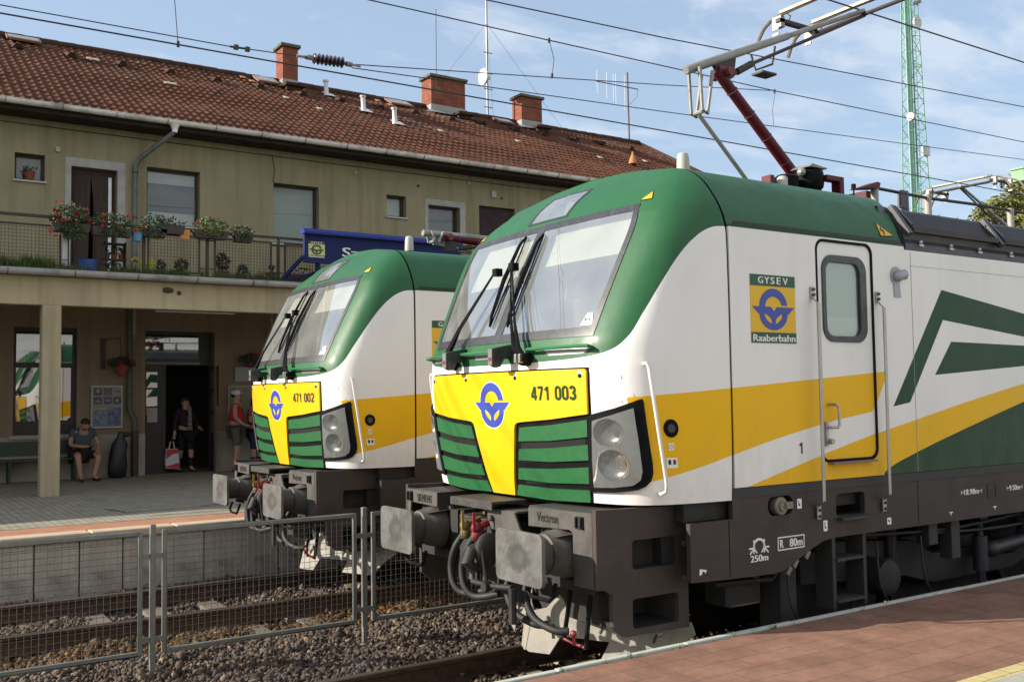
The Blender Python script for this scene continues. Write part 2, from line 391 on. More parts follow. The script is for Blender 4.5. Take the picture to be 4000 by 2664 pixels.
def grease():
    t = NT(M_buff); X, Y, Z = t.xyz(); n = t.noise(9, 5, .6)
    dy = t.math('SUBTRACT', t.math('ABSOLUTE', Y), .875); dz = t.math('SUBTRACT', Z, 1.05)
    d = t.math('SQRT', t.math('ADD', t.math('MULTIPLY', dy, dy), t.math('MULTIPLY', t.math('MULTIPLY', dz, dz), 1.6)))
    d = t.math('ADD', d, t.math('MULTIPLY', t.math('SUBTRACT', n, .5), .16))
    ring = t.ramp(t.math('ABSOLUTE', t.math('SUBTRACT', d, .085)), .012, .055, .85, 0.)
    core = t.ramp(d, .03, .13, .40, 0.)
    old = M_buff.node_tree.nodes['Principled BSDF'].inputs['Base Color'].links[0].from_socket
    c = t.mix(ring, old, (.045, .043, .042)); c = t.mix(core, c, (.06, .06, .06))
    cr = t.ramp(t.math('ABSOLUTE', t.math('SUBTRACT', t.noise(6, 8, .7), .5)), .0, .012, .6, 0.); c = t.mix(cr, c, (.05, .05, .05)); t.base(c)
grease()
M_steelb = mat('buffer_housing', (.075, .068, .060), .6, .1, var=.2, vscale=8, dirt=(.03, .027, .024), dscale=6)
M_grate = mat('step_grating', (.055, .052, .047), .6, .3, bump=1, bscale=70, bdist=.01, var=.4, vscale=50)
M_plow = mat('plough_steel', (.27, .25, .215), .6, .1, var=.16, vscale=6, dirt=(.16, .14, .115), dscale=4, dlo=.5, dhi=.75, bump=.15, bscale=20)
M_alu = mat('rail_steel_bright', (.40, .39, .37), .38, .75, var=.1)
M_chrome = mat('reflector', (.80, .80, .80), .10, 1.)
M_lampbez = mat('headlamp_bezel', (.27, .28, .275), .33, .5, var=.08)
M_lampin = mat('headlamp_bowl', (.17, .175, .17), .3, .35, var=.1)
M_hose = mat('rubber_hose', (.010, .010, .011), .65, var=.3)
M_red = mat('red_paint', (.17, .014, .022), .45, var=.2, vscale=20)
M_dred = mat('red_arm_paint', (.085, .005, .013), .5, spec=.3, var=.15, vscale=3)
M_ylwtap = mat('yellow_tap_paint', (.13, .10, .025), .5, var=.3, vscale=30)
M_blue = mat('emblem_blue', (.035, .06, .33), .4)
M_lgreen = mat('logo_green', (.014, .075, .035), .45)
M_lyel = mat('logo_yellow', (.70, .42, .01), .45)
M_txtw = mat('white_lettering', (.75, .75, .72), .5)
M_txtg = mat('dark_green_numerals', (.010, .055, .016), .7, spec=.1)
M_txtb = mat('black_lettering', (.01, .01, .01), .5)
M_ins = mat('grey_insulator', (.32, .30, .27), .45, var=.1)
M_inter = mat('cab_lining', (.60, .58, .52), .8)
M_cream = mat('sun_blind', (.62, .59, .48), .8)
M_desk = mat('cab_desk', (.05, .055, .06), .6)
M_panto = mat('pantograph_grey', (.27, .265, .255), .5, .35, var=.12, vscale=5, dirt=(.12, .11, .09), dscale=7, dlo=.55)
M_strip = mat('contact_strip', (.22, .19, .14), .5, .5, var=.2, vscale=20)
def glassmat(name, tint, gl, dif, rough=.02, film=(.75, .78, .80)):
    m = bpy.data.materials.new(name); m.use_nodes = True; n = m.node_tree.nodes; l = m.node_tree.links
    n.remove(n['Principled BSDF']); o = n['Material Output']
    tr = n.new('ShaderNodeBsdfTransparent'); tr.inputs[0].default_value = (*tint, 1)
    g = n.new('ShaderNodeBsdfGlossy'); g.inputs['Roughness'].default_value = rough; g.inputs['Color'].default_value = (.95, .97, 1, 1)
    d = n.new('ShaderNodeBsdfDiffuse'); d.inputs[0].default_value = (*film, 1)
    lw = n.new('ShaderNodeLayerWeight'); lw.inputs['Blend'].default_value = .35
    mr = n.new('ShaderNodeMapRange'); mr.inputs[3].default_value = gl; mr.inputs[4].default_value = min(1, gl+(.6 if gl > .1 else .3)); l.new(lw.outputs['Fresnel'], mr.inputs[0])
    a = n.new('ShaderNodeMixShader'); l.new(mr.outputs[0], a.inputs[0]); l.new(tr.outputs[0], a.inputs[1]); l.new(g.outputs[0], a.inputs[2])
    # thin uneven film of dust on the outside
    tc_ = n.new('ShaderNodeTexCoord'); nz = n.new('ShaderNodeTexNoise'); nz.inputs['Scale'].default_value = 3; nz.inputs['Detail'].default_value = 6; l.new(tc_.outputs['Object'], nz.inputs[0])
    r2 = n.new('ShaderNodeMapRange'); r2.inputs[1].default_value = .35; r2.inputs[2].default_value = .75; r2.inputs[3].default_value = dif*.8; r2.inputs[4].default_value = dif*1.25; l.new(nz.outputs[0], r2.inputs[0])
    b = n.new('ShaderNodeMixShader'); l.new(r2.outputs[0], b.inputs[0]); l.new(a.outputs[0], b.inputs[1]); l.new(d.outputs[0], b.inputs[2])
    l.new(b.outputs[0], o.inputs[0]); MATS[name] = m; return m
M_ws = glassmat('windscreen_glass', (.80, .84, .82), .31, .15, film=(.74, .77, .76))
M_glass = glassmat('pane_glass', (.80, .84, .82), .03, .02)
M_lens = glassmat('lamp_glass', (.92, .93, .93), .06, .05)

def drape(mb, poly, d, d0=None, holes=(), ct=.06, cv=.06, mi=0, mirror=False):
    """lay a (t, v) polygon on the nose, d outside it, with edges going down to d0"""
    if mirror: poly = [(-a, b) for a, b in poly]; holes = [[(-a, b) for a, b in h] for h in holes]
    loops = [list(poly)]+[list(h) for h in holes]; flat = [q for l in loops for q in l]
    tri = tessellate_polygon([[Vector((q[0], q[1], 0)) for q in l] for l in loops])
    bm = bmesh.new(); vs = [bm.verts.new((q[0], q[1], 0)) for q in flat]
    for f in tri:
        try: bm.faces.new([vs[i] for i in f])
        except ValueError: pass
    t0 = min(q[0] for q in flat); t1 = max(q[0] for q in flat); v0 = min(q[1] for q in flat); v1 = max(q[1] for q in flat)
    def cuts(a, b, s): 
        k = math.floor(a/s)+1
        while k*s < b-1e-4:
            yield k*s; k += 1
    for c in cuts(t0, t1, ct): bmesh.ops.bisect_plane(bm, geom=bm.verts[:]+bm.edges[:]+bm.faces[:], plane_co=(c+.00013, 0, 0), plane_no=(1, 0, 0), dist=1e-6)
    for c in cuts(v0, v1, cv): bmesh.ops.bisect_plane(bm, geom=bm.verts[:]+bm.edges[:]+bm.faces[:], plane_co=(0, c+.00017, 0), plane_no=(0, 1, 0), dist=1e-6)
    bm.verts.index_update()
    top = [S(q.co.x, q.co.y, d) for q in bm.verts]; fs = [tuple(q.index for q in f.verts) for f in bm.faces]
    if d0 is not None:
        N = len(top); bd = {}
        for e in bm.edges:
            if len(e.link_faces) == 1:
                for q in e.verts:
                    if q.index not in bd: bd[q.index] = N+len(bd)
        low = [None]*len(bd)
        for k, i in bd.items(): bm.verts.ensure_lookup_table(); low[i-N] = S(bm.verts[k].co.x, bm.verts[k].co.y, d0)
        for e in bm.edges:
            if len(e.link_faces) == 1: a, b = e.verts[0].index, e.verts[1].index; fs.append((a, b, bd[b], bd[a]))
        top += low
    bm.free(); return mb.add(top, fs, mi)
def inset(poly, k):
    cx_ = sum(p[0] for p in poly)/len(poly); cy2 = sum(p[1] for p in poly)/len(poly)
    return [(cx_+(a-cx_)*k, cy2+(b-cy2)*k) for a, b in poly]
def emblem_polys():
    """railway wheel-and-wing emblem in a unit box: list of (outer, holes); x -1..1, y -1..1"""
    P = []
    arch = []
    a0, a1 = R(6), R(180)
    for k in range(25):
        a = a0+(a1-a0)*k/24; arch.append((.66*math.cos(a), .12+.88*math.sin(a)))
    for k in range(25):
        a = a1-(a1-a0-R(4))*k/24; arch.append((.40*math.cos(a), .12+.50*math.sin(a)))
    P.append((arch, []))
    body = [(-1, .12), (-.12, .12), (.02, -.10), (.16, .12), (1, .12), (.70, -.22), (.66, -.22)]
    for k in range(1, 24):
        a = -math.pi*k/24; body.append((.66*math.cos(a), -.22+.78*math.sin(a)))
    body += [(-.66, -.22), (-.70, -.22)]
    def leaf(s):
        h = []
        for k in range(9): f = k/8; h.append((s*(-.42+f*.30-.10*math.sin(math.pi*f)), -.20-f*.50))
        for k in range(1, 8): f = k/8; h.append((s*(-.12-f*.30+.13*math.sin(math.pi*f)+.02), -.70+f*.50))
        return h
    P.append((body, [leaf(1), leaf(-1)]))
    return P
def logo_board(name, x0, x1, z0, z1, y, parent, m_y=None, small=False):
    """green-yellow-green company board with its lettering and emblem, facing -y"""
    o = MB().box(x0, x1, y, y+.003, z0, z1).build(name, m_y or M_lyel, parent)
    h = z1-z0; a = z1-h*.165; b = z0+h*.155; w_ = x1-x0
    MB().box(x0, x1, y-.002, y, a, z1).build('top_band', M_lgreen, o); MB().box(x0, x1, y-.002, y, z0, b).build('bottom_band', M_lgreen, o)
    cx_ = (x0+x1)/2; cz = (a+b)/2; mb = MB()
    for poly, holes in emblem_polys():
        f = lambda q: (cx_+q[0]*w_*.47, cz+q[1]*h*.305)
        mb.prism([f(q) for q in poly], y-.003, y-.0005, 'y', holes=[[f(q) for q in hh] for hh in holes])
    mb.build('emblem', M_blue if not small else M_lgreen, o)
    for k_, ch_ in enumerate('GYSEV'): text_obj('letter', ch_, h*.100, lambda u, v, k_=k_: (cx_-w_*.33+w_*.138*k_+u, y-.004, a+h*.035+v), M_txtw, o, width=w_*(.105 if ch_ not in 'SE' else .082), bold=.0022)
    text_obj('lettering', 'Raaberbahn', h*.100, lambda u, v: (x0+w_*.035+u, y-.004, z0+h*.022+v), M_txtw, o, width=w_*.93, bold=.0025)
    return o
def hv_sign(name, pts, y, parent):
    """warning triangle with a flash"""
    mb = MB(); cx_ = sum(p[0] for p in pts)/3; cz = sum(p[1] for p in pts)/3
    f = lambda k: [(cx_+(a-cx_)*k, cz+(b-cz)*k) for a, b in pts]
    return cx_, cz, f
WSP = [(-1.075, 2.498), (1.075, 2.498), (1.150, 3.438), (-1.150, 3.438)]
TGP = [(-.29, 3.468), (.28, 3.468), (.34, 3.775), (-.36, 3.775)]
def crosssec(z):
    return _cr(VT, WT, z)
def make_loco():
    L = empty('electric_locomotive', (0, 0, 0))
    # --- nose shell
    mb = MB(); TM = TMAX
    drape(mb, [(-TM, 1.372), (TM, 1.372), (TM, 4.4), (-TM, 4.4)], 0, holes=[inset(WSP, .985)[::-1], inset(TGP, .97)[::-1]]+[[(s*a, b) for a, b in circle(1.20, cz_, .10, 16, rz_)] for s in (1, -1) for cz_, rz_ in ((1.850, .080), (1.640, .090))], ct=.045, cv=.05)
    # flange round the bottom edge
    cab = mb.build('cab_shell', M_liv, L, smooth=True, auto=50)
    mb = MB(); drape(mb, [(-TM, 1.9), (TM, 1.9), (TM, 4.3), (-TM, 4.3)], -.045, holes=[inset(WSP, .97)[::-1], inset(TGP, .96)[::-1]], ct=.12, cv=.1)
    mb.build('cab_lining', M_inter, L, smooth=True)
    back = cab.copy(); COL.objects.link(back); back.name = 'rear_cab_shell'; back.parent = L; back.location = (18.98, 0, 0); back.scale = (-1, 1, 1)
    # --- cab interior
    o = MB().prism([(-1.4, 1.9), (1.4, 1.9), (1.4, 3.2), (1.15, 3.6), (.8, 3.72), (-.8, 3.72), (-1.15, 3.6), (-1.4, 3.2)], 1.95, 2.0, 'x').box(.85, 1.95, -1.2, 1.2, 1.88, 1.9).build('cab_back_wall', M_inter, L)
    MB().box(.72, 1.06, -1.15, 1.15, 2.30, 2.36).box(.80, .86, -1.1, 1.1, 1.9, 2.3).box(.70, .78, -.9, -.35, 2.36, 2.56).box(.70, .78, .2, .75, 2.36, 2.55).build('driver_desk', M_desk, L, bevel=.02)
    for yy in (-.75, .45):
        s = MB().box(1.30, 1.72, yy, yy+.46, 2.22, 2.32).box(1.66, 1.76, yy+.02, yy+.44, 2.32, 2.95).box(1.68, 1.74, yy+.12, yy+.34, 2.97, 3.15).tube([(1.5, yy+.23, 1.9), (1.5, yy+.23, 2.22)], .05, 8)
        s.build('driver_seat', M_desk, L, bevel=.03)
    for a, b, v0_ in ((-.98, -.10, 3.02), (.12, 1.02, 3.12)):
        mb = MB(); drape(mb, [(a, v0_), (b, v0_), (b, 3.42), (a, 3.42)], -.075, -.078, ct=.1, cv=.1); mb.build('sun_blind', M_cream, L)
    # --- windscreen: dark surround, two panes and divider
    def interp(s, v): 
        f = (v-2.498)/(3.438-2.498); return s*(1.075+f*.075)
    mb = MB(); R_ = [(interp(-1, 2.56)+.05, 2.562), (-.048, 2.562), (-.048, 3.385), (interp(-1, 3.385)+.05, 3.385)]; Q_ = [(.048, 2.562), (interp(1, 2.56)-.05, 2.562), (interp(1, 3.385)-.05, 3.385), (.048, 3.385)]
    drape(mb, WSP, .005, -.02, holes=[R_[::-1], Q_[::-1]]); ws = mb.build('windscreen_surround', M_gasket, L, smooth=True, auto=30)
    for q in (R_, Q_):
        mb = MB(); drape(mb, q, .0, ct=.08, cv=.08); mb.build('windscreen_pane', M_ws, L, smooth=True)
    mb = MB(); drape(mb, TGP, .004, -.01, holes=[inset(TGP, .90)[::-1]]); tg = mb.build('top_lamp_window', M_gasket, L, smooth=True, auto=30)
    mb = MB(); drape(mb, inset(TGP, .91), 0); mb.build('pane', M_ws, tg, smooth=True)
    MB().box(1.05, 1.20, -.16, .16, 3.44, 3.48).lathe([(.085, -.08), (.09, 0)], (1.16, -.09, 3.55), 'x', 16).build('top_headlamp', M_lampbez, tg)
    # white sticker at the corner of the near pane, warning triangle over it
    mb = MB(); drape(mb, [(.93, 2.575), (1.035, 2.575), (1.015, 2.66), (.965, 2.66)], .004, ct=.5, cv=.5); st_ = mb.build('screen_sticker', M_txtw, L)
    mb = MB(); drape(mb, [(.955, 2.60), (.985, 2.615), (.955, 2.63)], .006, ct=.5, cv=.5); drape(mb, [(1.005, 2.60), (.985, 2.615), (1.005, 2.63)], .006, ct=.5, cv=.5); mb.build('bow_mark', M_txtb, st_)
    for sg in (1, -1):
        tri_ = [(sg*1.128, 3.462), (sg*1.255, 3.462), (sg*1.24, 3.535)]
        mb = MB(); drape(mb, tri_, .003); s_ = mb.build('warning_triangle', M_txtb, L)
        mb = MB(); drape(mb, inset(tri_, .82), .005, mi=0); mb.build('yellow_field', M_lyel, s_)
        fl = [(1.205, 3.475), (1.222, 3.490), (1.216, 3.492), (1.232, 3.512), (1.212, 3.494), (1.218, 3.491)]
        mb = MB(); drape(mb, [(sg*a, b) for a, b in fl], .007, ct=1, cv=1); mb.build('flash_mark', M_txtb, s_)
    # --- yellow front panel
    def rnd_stem(s):
        return [(s*.150, 1.374), (s*.262, 1.80), (s*.272, 1.855), (s*.285, 1.892), (s*.31, 1.908), (s*.345, 1.914), (s*.70, 1.938), (s*1.046, 1.975)]
    fp = rnd_stem(1)+[(1.052, 2.262), (1.04, 2.276), (-1.04, 2.276), (-1.052, 2.262)]+[p for p in reversed(rnd_stem(-1))]
    hol = [circle(t_, 2.237, .013, 10) for t_ in (-1.0, -.36, .33, 1.0)]
    mb = MB(); drape(mb, [(-.985, 1.373), (.985, 1.373), (.998, 1.455), (1.052, 1.96), (1.064, 1.985), (1.064, 2.288), (-1.064, 2.288), (-1.064, 1.985), (-1.052, 1.96), (-.998, 1.455)], .0025); mb.build('panel_recess', M_blk, L, smooth=True)
    mb = MB(); drape(mb, fp, .022, .0, holes=[h[::-1] for h in hol], ct=.09, cv=.09); pan = mb.build('front_panel', M_yel, L, smooth=True, auto=30)
    for t_ in (-1.0, -.36, .33, 1.0):
        mb = MB(); drape(mb, [(t_-.016, 2.262), (t_+.016, 2.262), (t_+.016, 2.235), (t_-.016, 2.235)], .0235); mb.build('hinge_tab', M_wht, pan)
        mb = MB(); drape(mb, circle(t_, 2.232, .015, 12), .0255); mb.build('latch', M_blk, pan)
    # emblem, with a white edge
    for k_, d_, m_ in ((1.045, .0235, M_wht), (1, .0255, M_blue)):
        mb = MB()
        for poly, holes in emblem_polys():
            f = lambda q: (.008+q[0]*.240*k_, 2.038+q[1]*.168*k_)
            drape(mb, [f(q) for q in poly], d_, holes=[[f(q) for q in (inset(hh, .9) if k_ > 1 else hh)] for hh in holes], ct=.15, cv=.15)
        mb.build('emblem' if k_ == 1 else 'emblem_edge', m_, pan, smooth=True)
    # --- louvres
    SL = [((.335, 1.874), (1.035, 1.936), (1.024, 1.821), (.303, 1.775)), ((.296, 1.718), (1.020, 1.769), (1.010, 1.664), (.274, 1.636)),
          ((.258, 1.577), (1.006, 1.616), (.990, 1.505), (.232, 1.497)), ((.213, 1.453), (.986, 1.459), (.972, 1.378), (.172, 1.375))]
    for s in (1, -1):
        for a, b, c, e in SL:
            ka = 1 if s == 1 else .985
            P = [(s*a[0], a[1]), (s*((a[0]+b[0])/2), (a[1]+b[1])/2-.008), (s*b[0]*ka, b[1]), (s*c[0]*ka, c[1]), (s*(c[0]+e[0])/2, (c[1]+e[1])/2-.010), (s*e[0], e[1])]
            mb = MB(); drape(mb, P, .018, .0, ct=.1, cv=1); mb.build('louvre', M_grn, L, smooth=True, auto=30)
        for (za, zb) in ((1.78, 1.712), (1.672, 1.618), (1.51, 1.465)):
            mb = MB(); drape(mb, [(s*.32, za-.01), (s*1.0, za+.03), (s*.99, zb+.04), (s*.30, zb)], .005); mb.build('intake_grille', M_mesh, L)
    # --- headlamps
    for s in (1, -1):
        pod = [(1.050, 1.967), (1.25, 2.012), (1.425, 2.068), (1.440, 2.070), (1.447, 2.05), (1.462, 1.85), (1.477, 1.65), (1.474, 1.58), (1.455, 1.535), (1.415, 1.50), (1.36, 1.478), (1.20, 1.459), (.985, 1.452), (1.0, 1.58), (1.03, 1.8)]
        c1 = circle(1.195, 1.852, .112, 24, .093); c2 = circle(1.207, 1.638, .116, 24, .103)
        mb = MB(); drape(mb, pod, .020, -.03, holes=[inset(c1, 1.04)[::-1], inset(c2, 1.04)[::-1]], mirror=s < 0); p_ = mb.build('headlight', M_blk, L, smooth=True, auto=30)
        bez = [(1.083, 1.93), (1.22, 1.965), (1.378, 2.012), (1.395, 1.80), (1.402, 1.60), (1.385, 1.545), (1.335, 1.51), (1.20, 1.492), (1.036, 1.486), (1.05, 1.66)]
        c1 = circle(1.195, 1.852, .112, 24, .093); c2 = circle(1.207, 1.638, .116, 24, .103)
        mb = MB(); drape(mb, bez, .026, .010, holes=[c1[::-1], c2[::-1]], mirror=s < 0); mb.build('bezel', M_lampbez, p_, smooth=True, auto=30)
        for cc, dep in ((c1, -.02), (c2, -.02)):
            mb = MB()
            ring = [[S(s*a, b, .0262-.016*k_) for a, b in inset(cc, 1-.055*k_*k_)] for k_ in range(4)]
            n_ = len(cc); vs = [q for r_ in ring for q in r_]; fs = [(i*n_+k_, i*n_+(k_+1) % n_, (i+1)*n_+(k_+1) % n_, (i+1)*n_+k_) for i in range(3) for k_ in range(n_)]; fs.append(tuple(3*n_+k_ for k_ in range(n_)))
            MB().add(vs, fs).build('lamp_bowl', M_lampin, p_, smooth=True)
        mb = MB(); drape(mb, bez, .030, .026, mirror=s < 0, ct=.1, cv=.1); mb.build('lens_cover', M_lens, p_, smooth=True, auto=30)
        mb = MB(); drape(mb, circle(1.258, 1.645, .046, 20, .058), -.010, -.022, mirror=s < 0); mb.build('reflector', M_chrome, p_)
        mb = MB(); drape(mb, circle(1.268, 1.650, .018, 14, .020), .002, -.012, mirror=s < 0); mb.build('bulb', M_lampbez, p_)
        mb = MB(); drape(mb, circle(1.250, 1.865, .034, 20, .052), -.012, -.022, mirror=s < 0); mb.build('reflector', M_lampin, p_)
        # handrail, horn cover and stickers on the cheek
        q = [S(s*1.462, 2.300, 0), S(s*1.462, 2.302, .085), S(s*1.470, 2.27, .095), S(s*1.535, 1.53, .095), S(s*1.535, 1.475, .08), S(s*1.515, 1.452, .04), S(s*1.51, 1.45, 0)]
        MB().tube(q, .0125, 10).build('cab_handrail', mat('handrail_paint', (.62, .60, .58), .35, coat=.3), L, smooth=True)
        mb = MB(); drape(mb, circle(s*1.646, 1.874, .060, 26, .060), .006, 0); cap = mb.build('horn_cover', M_blk, L); mb = MB(); drape(mb, circle(s*1.646, 1.874, .030, 20, .030), .010, .006); mb.build('socket', M_gasket, cap)
        mb = MB(); drape(mb, [(s*1.617, 1.777), (s*1.660, 1.777), (s*1.660, 1.728), (s*1.617, 1.728)], .002); a_ = mb.build('cheek_sticker', M_txtw, L)
        mb = MB(); drape(mb, [(s*1.590, 1.680), (s*1.682, 1.680), (s*1.682, 1.612), (s*1.590, 1.612)], .002); b_ = mb.build('cheek_sticker', M_txtw, L)
        mb = MB(); drape(mb, rrect(1.604, 1.628, 1.635, 1.668, .008), .004, mirror=s < 0); mb.build('pictogram', M_txtb, b_)
        mb = MB(); drape(mb, rrect(1.645, 1.669, 1.635, 1.668, .008), .004, mirror=s < 0); mb.build('pictogram', M_red, b_)
        mb = MB(); drape(mb, circle(s*1.639, 1.752, .014, 12), .004, holes=[circle(s*1.639, 1.752, .011, 12)[::-1]]); mb.build('pictogram', M_txtb, a_)
    mk = MB()
    for t_, v_, l_ in ((1.305, 2.20, .03), (1.30, 2.045, .016), (1.34, 2.06, .018), (1.385, 2.085, .02)): drape(mk, [(t_, v_), (t_+.004, v_), (t_+.003, v_+l_), (t_+.001, v_+l_)], .0015, ct=1, cv=1)
    mk.build('scuff_marks', M_gasket, L)
    # --- green grab bars under the windscreen, with their recesses
    for a, b in ((.50, 1.08), (-.40, .14), (-1.20, -.72)):
        n_ = 9; pts = [S(a, 2.42, 0)]+[S(a+(b-a)*k/n_, 2.420, .055) for k in range(n_+1)]+[S(b, 2.42, 0)]
        MB().tube(pts, .0135, 8).build('grab_bar', M_grnbar, L, smooth=True)
        mb = MB(); P = [(a+.16, 2.372), (b-.05, 2.378), (b-.012, 2.395), (b-.006, 2.412), (b-.02, 2.428), (a+.12, 2.43), (a+.09, 2.42)] if a > 0 else [(a+.13, 2.374), (b-.02, 2.378), (b-.01, 2.40), (b-.015, 2.428), (a+.08, 2.428)]
        drape(mb, P, .003); mb.build('bar_recess', mat('recess_green', (.012, .06, .022), .5), L)
        mb = MB(); drape(mb, inset(P, .86), .005, ct=.1); mb.build('bar_recess_ledge', M_lampbez, L)
    # --- wiper gear
    for base, clip, b0, b1 in (((-.60, 2.375), (-.30, 3.05), (-.17, 3.36), (-.145, 2.63)), ((.44, 2.372), (-.08, 3.07), (.085, 3.345), (.115, 2.61))):
        dx = .035 if base[0] < 0 else .045
        P = lambda t_, v_, d_: S(t_, v_, d_)
        wm = MB()
        def arm(o_):
            A = P(base[0]+o_, base[1], .07); Bm = P(base[0]+o_+(clip[0]-base[0])*.34, base[1]+(clip[1]-base[1])*.34, .095); C = P(clip[0]+o_*.4, clip[1], .085)
            wm.tube([A, P(base[0]+o_+(clip[0]-base[0])*.08, base[1]+(clip[1]-base[1])*.08, .095), Bm, C], .01, 6, rads=[.020, .020, .009, .006])
        arm(0); arm(dx)
        wp = wm.build('wiper_arm', M_blk, L, smooth=True)
        bl = MB(); mid = ((b0[0]+b1[0])/2+.004, (b0[1]+b1[1])/2)
        bl.tube([P(b0[0], b0[1], .022), P(b0[0]-.01, b0[1]-.08, .040), P(mid[0]-.01, mid[1], .050), P(b1[0]-.004, b1[1]+.08, .036), P(b1[0], b1[1], .022)], .01, 6, rads=[.008, .013, .018, .013, .008])
        bl.tube([P(b0[0], b0[1], .016), P(b1[0], b1[1], .016)], .007, 4)
        bl.box(*[v_ for c_ in zip([q-.03 for q in P(clip[0]+.02, clip[1], .07)], [q+.03 for q in P(clip[0]+.02, clip[1], .07)]) for v_ in c_])
        bl.build('wiper_blade', M_blk, wp)
        # pivot and bracket with a small light end face
        bt_ = base[0]+(.15 if base[0] < 0 else -.205)
        q = P(bt_, 2.392, 0)
        br = MB().prism([(q[0]-.175, q[2]+.055), (q[0]-.02, q[2]+.085), (q[0]+.03, q[2]+.085), (q[0]+.03, q[2]-.02), (q[0]-.07, q[2]-.02), (q[0]-.10, q[2]-.075), (q[0]-.135, q[2]-.085), (q[0]-.165, q[2]-.07)], q[1]-.028, q[1]+.028, 'y').build('wiper_bracket', M_gasket, L, bevel=.006)
        MB().box(q[0]-.180, q[0]-.175, q[1]-.026, q[1]+.026, q[2]-.065, q[2]+.052).build('bracket_face', M_lampbez, br)
        MB().box(q[0]-.1825, q[0]-.180, q[1]-.018, q[1]+.018, q[2]-.035, q[2]-.010).build('red_mark', M_red, br)
        q2 = P(base[0]+.02, 2.36, .0)
        MB().lathe([(.035, -.07), (.045, -.05), (.05, .02)], (q2[0]-.01, q2[1], q2[2]), 'x', 12).lathe([(.025, -.10), (.03, -.06)], (q2[0], q2[1]-.045, q2[2]+.01), 'x', 10).build('wiper_pivot', M_blk, wp)
        for o_ in (0, dx):
            a_ = P(base[0]+o_, 2.345, .085); MB().box(a_[0]-.022, a_[0]+.01, a_[1]-.014, a_[1]+.014, a_[2]-.02, a_[2]+.045).build('wiper_cap', M_lampbez, wp, bevel=.005)
    # --- body behind the cab module: cross-section swept along x
    def sweep(x0, x1, z0, zt, m, name, off=0., nx=2):
        prof = []; v = z0
        while v < zt: prof.append(v); v += .05 if v > 3.15 else .25
        prof.append(zt); mb = MB(); vs = []; fs = []; xs = [x0+(x1-x0)*k/nx for k in range(nx+1)]
        ring = [(-_cr(VT, WT, q)-off, _cr(VT, ZT, q)) for q in prof]
        ring = ring+[(-a, b) for a, b in reversed(ring)]
        n_ = len(ring)
        for x in xs: vs += [(x, a, b) for a, b in ring]
        for i in range(nx):
            for k in range(n_-1): fs.append((i*n_+k, i*n_+k+1, (i+1)*n_+k+1, (i+1)*n_+k))
        return mb.add(vs, fs).build(name, m, L, smooth=True, auto=40)
    # side wall with the opening for the door
    DO = rrect(2.287, 2.925, 1.596, 3.222, .07, 6)
    def slope(z, x): return x
    mb = MB(); zk = 3.222
    side = MB().prism([(1.375, 1.455), (3.345, 1.455), (3.345, 3.2602), (1.375, 3.2602)], -1.490, -1.470, 'y', holes=[[(a, b) for a, b in rrect(2.275, 2.937, 1.584, 3.234, .08, 6)][::-1]])
    side.build('side_wall', M_liv, L)
    MB().box(1.375, 3.345, 1.470, 1.490, 1.455, 3.26).build('side_wall', M_liv, L)
    # roof over the cab section, ending in a slanted edge
    prof = [3.235]; 
    while prof[-1] < 4.4: prof.append(min(4.4, prof[-1]+.05))
    ring = [(-(_cr(VT, WT, q))-(.012 if q < 3.27 else 0), _cr(VT, ZT, q)) for q in prof]; ring = ring+[(-a, b) for a, b in reversed(ring)]
    def xe(z):
        T = [(3.2, 3.338), (3.27, 3.338), (3.35, 3.346), (3.48, 3.376), (3.65, 3.443), (3.75, 3.498), (3.86, 3.51)]
        for (za, xa), (zb, xb) in zip(T, T[1:]):
            if z <= zb: return xa+(xb-xa)*(z-za)/(zb-za)
        return 3.51
    vs = []; n_ = len(ring)
    for f in (0, .5, 1): vs += [(1.375+(xe(b)+.36*0-1.375)*f, a, b) for a, b in ring]
    fs = [(i*n_+k, i*n_+k+1, (i+1)*n_+k+1, (i+1)*n_+k) for i in range(2) for k in range(n_-1)]
    MB().add(vs, fs).build('cab_roof', M_liv, L, smooth=True, auto=40)
    MB().box(1.42, 3.30, -1.499, -1.488, 3.268, 3.292).build('rain_groove', M_txtb, L)
    MB().box(1.385, 3.34, -1.496, -1.488, 3.262, 3.268).build('groove_lip', M_liv, L)
    def onside(x, z): return (x, -_cr(VT, WT, z)-.004, _cr(VT, ZT, z))
    T3 = [(3.097, 3.318), (3.105, 3.440), (3.275, 3.330)]; c3 = (sum(a for a, b in T3)/3, sum(b for a, b in T3)/3)
    def shr(k, d): return [(x_, y_-d, z_) for x_, y_, z_ in [onside(c3[0]+(a-c3[0])*k, c3[1]+(b-c3[1])*k) for a, b in T3]]
    s_ = MB().add(shr(1.0, 0), [(0, 1, 2)]).build('warning_triangle', M_txtb, L); MB().add(shr(.86, .003), [(0, 1, 2)]).build('yellow_field', M_lyel, s_)
    fl = MB(); P3 = [onside(3.145, 3.40), onside(3.130, 3.370), onside(3.160, 3.372), onside(3.150, 3.335)]
    for a, b in zip(P3, P3[1:]): fl.bar((a[0], a[1]-.007, a[2]), (b[0], b[1]-.007, b[2]), .010, .002, up=(0, 1, 0))
    fl.build('flash_mark', M_txtb, s_)
    # rubber joint behind the cab module
    prof = [1.36]
    while prof[-1] < 4.4: prof.append(min(4.4, prof[-1]+.05))
    ring = [(-(_cr(VT, WT, q))*.996+.003, _cr(VT, ZT, q)-.004) for q in prof]; ring = ring+[(-a, b) for a, b in reversed(ring)]
    n_ = len(ring); vs = [(x, a, b) for x in (1.345, 1.385) for a, b in ring]
    MB().add(vs, [(k, k+1, n_+k+1, n_+k) for k in range(n_-1)]).build('module_joint', M_blk, L, smooth=True)
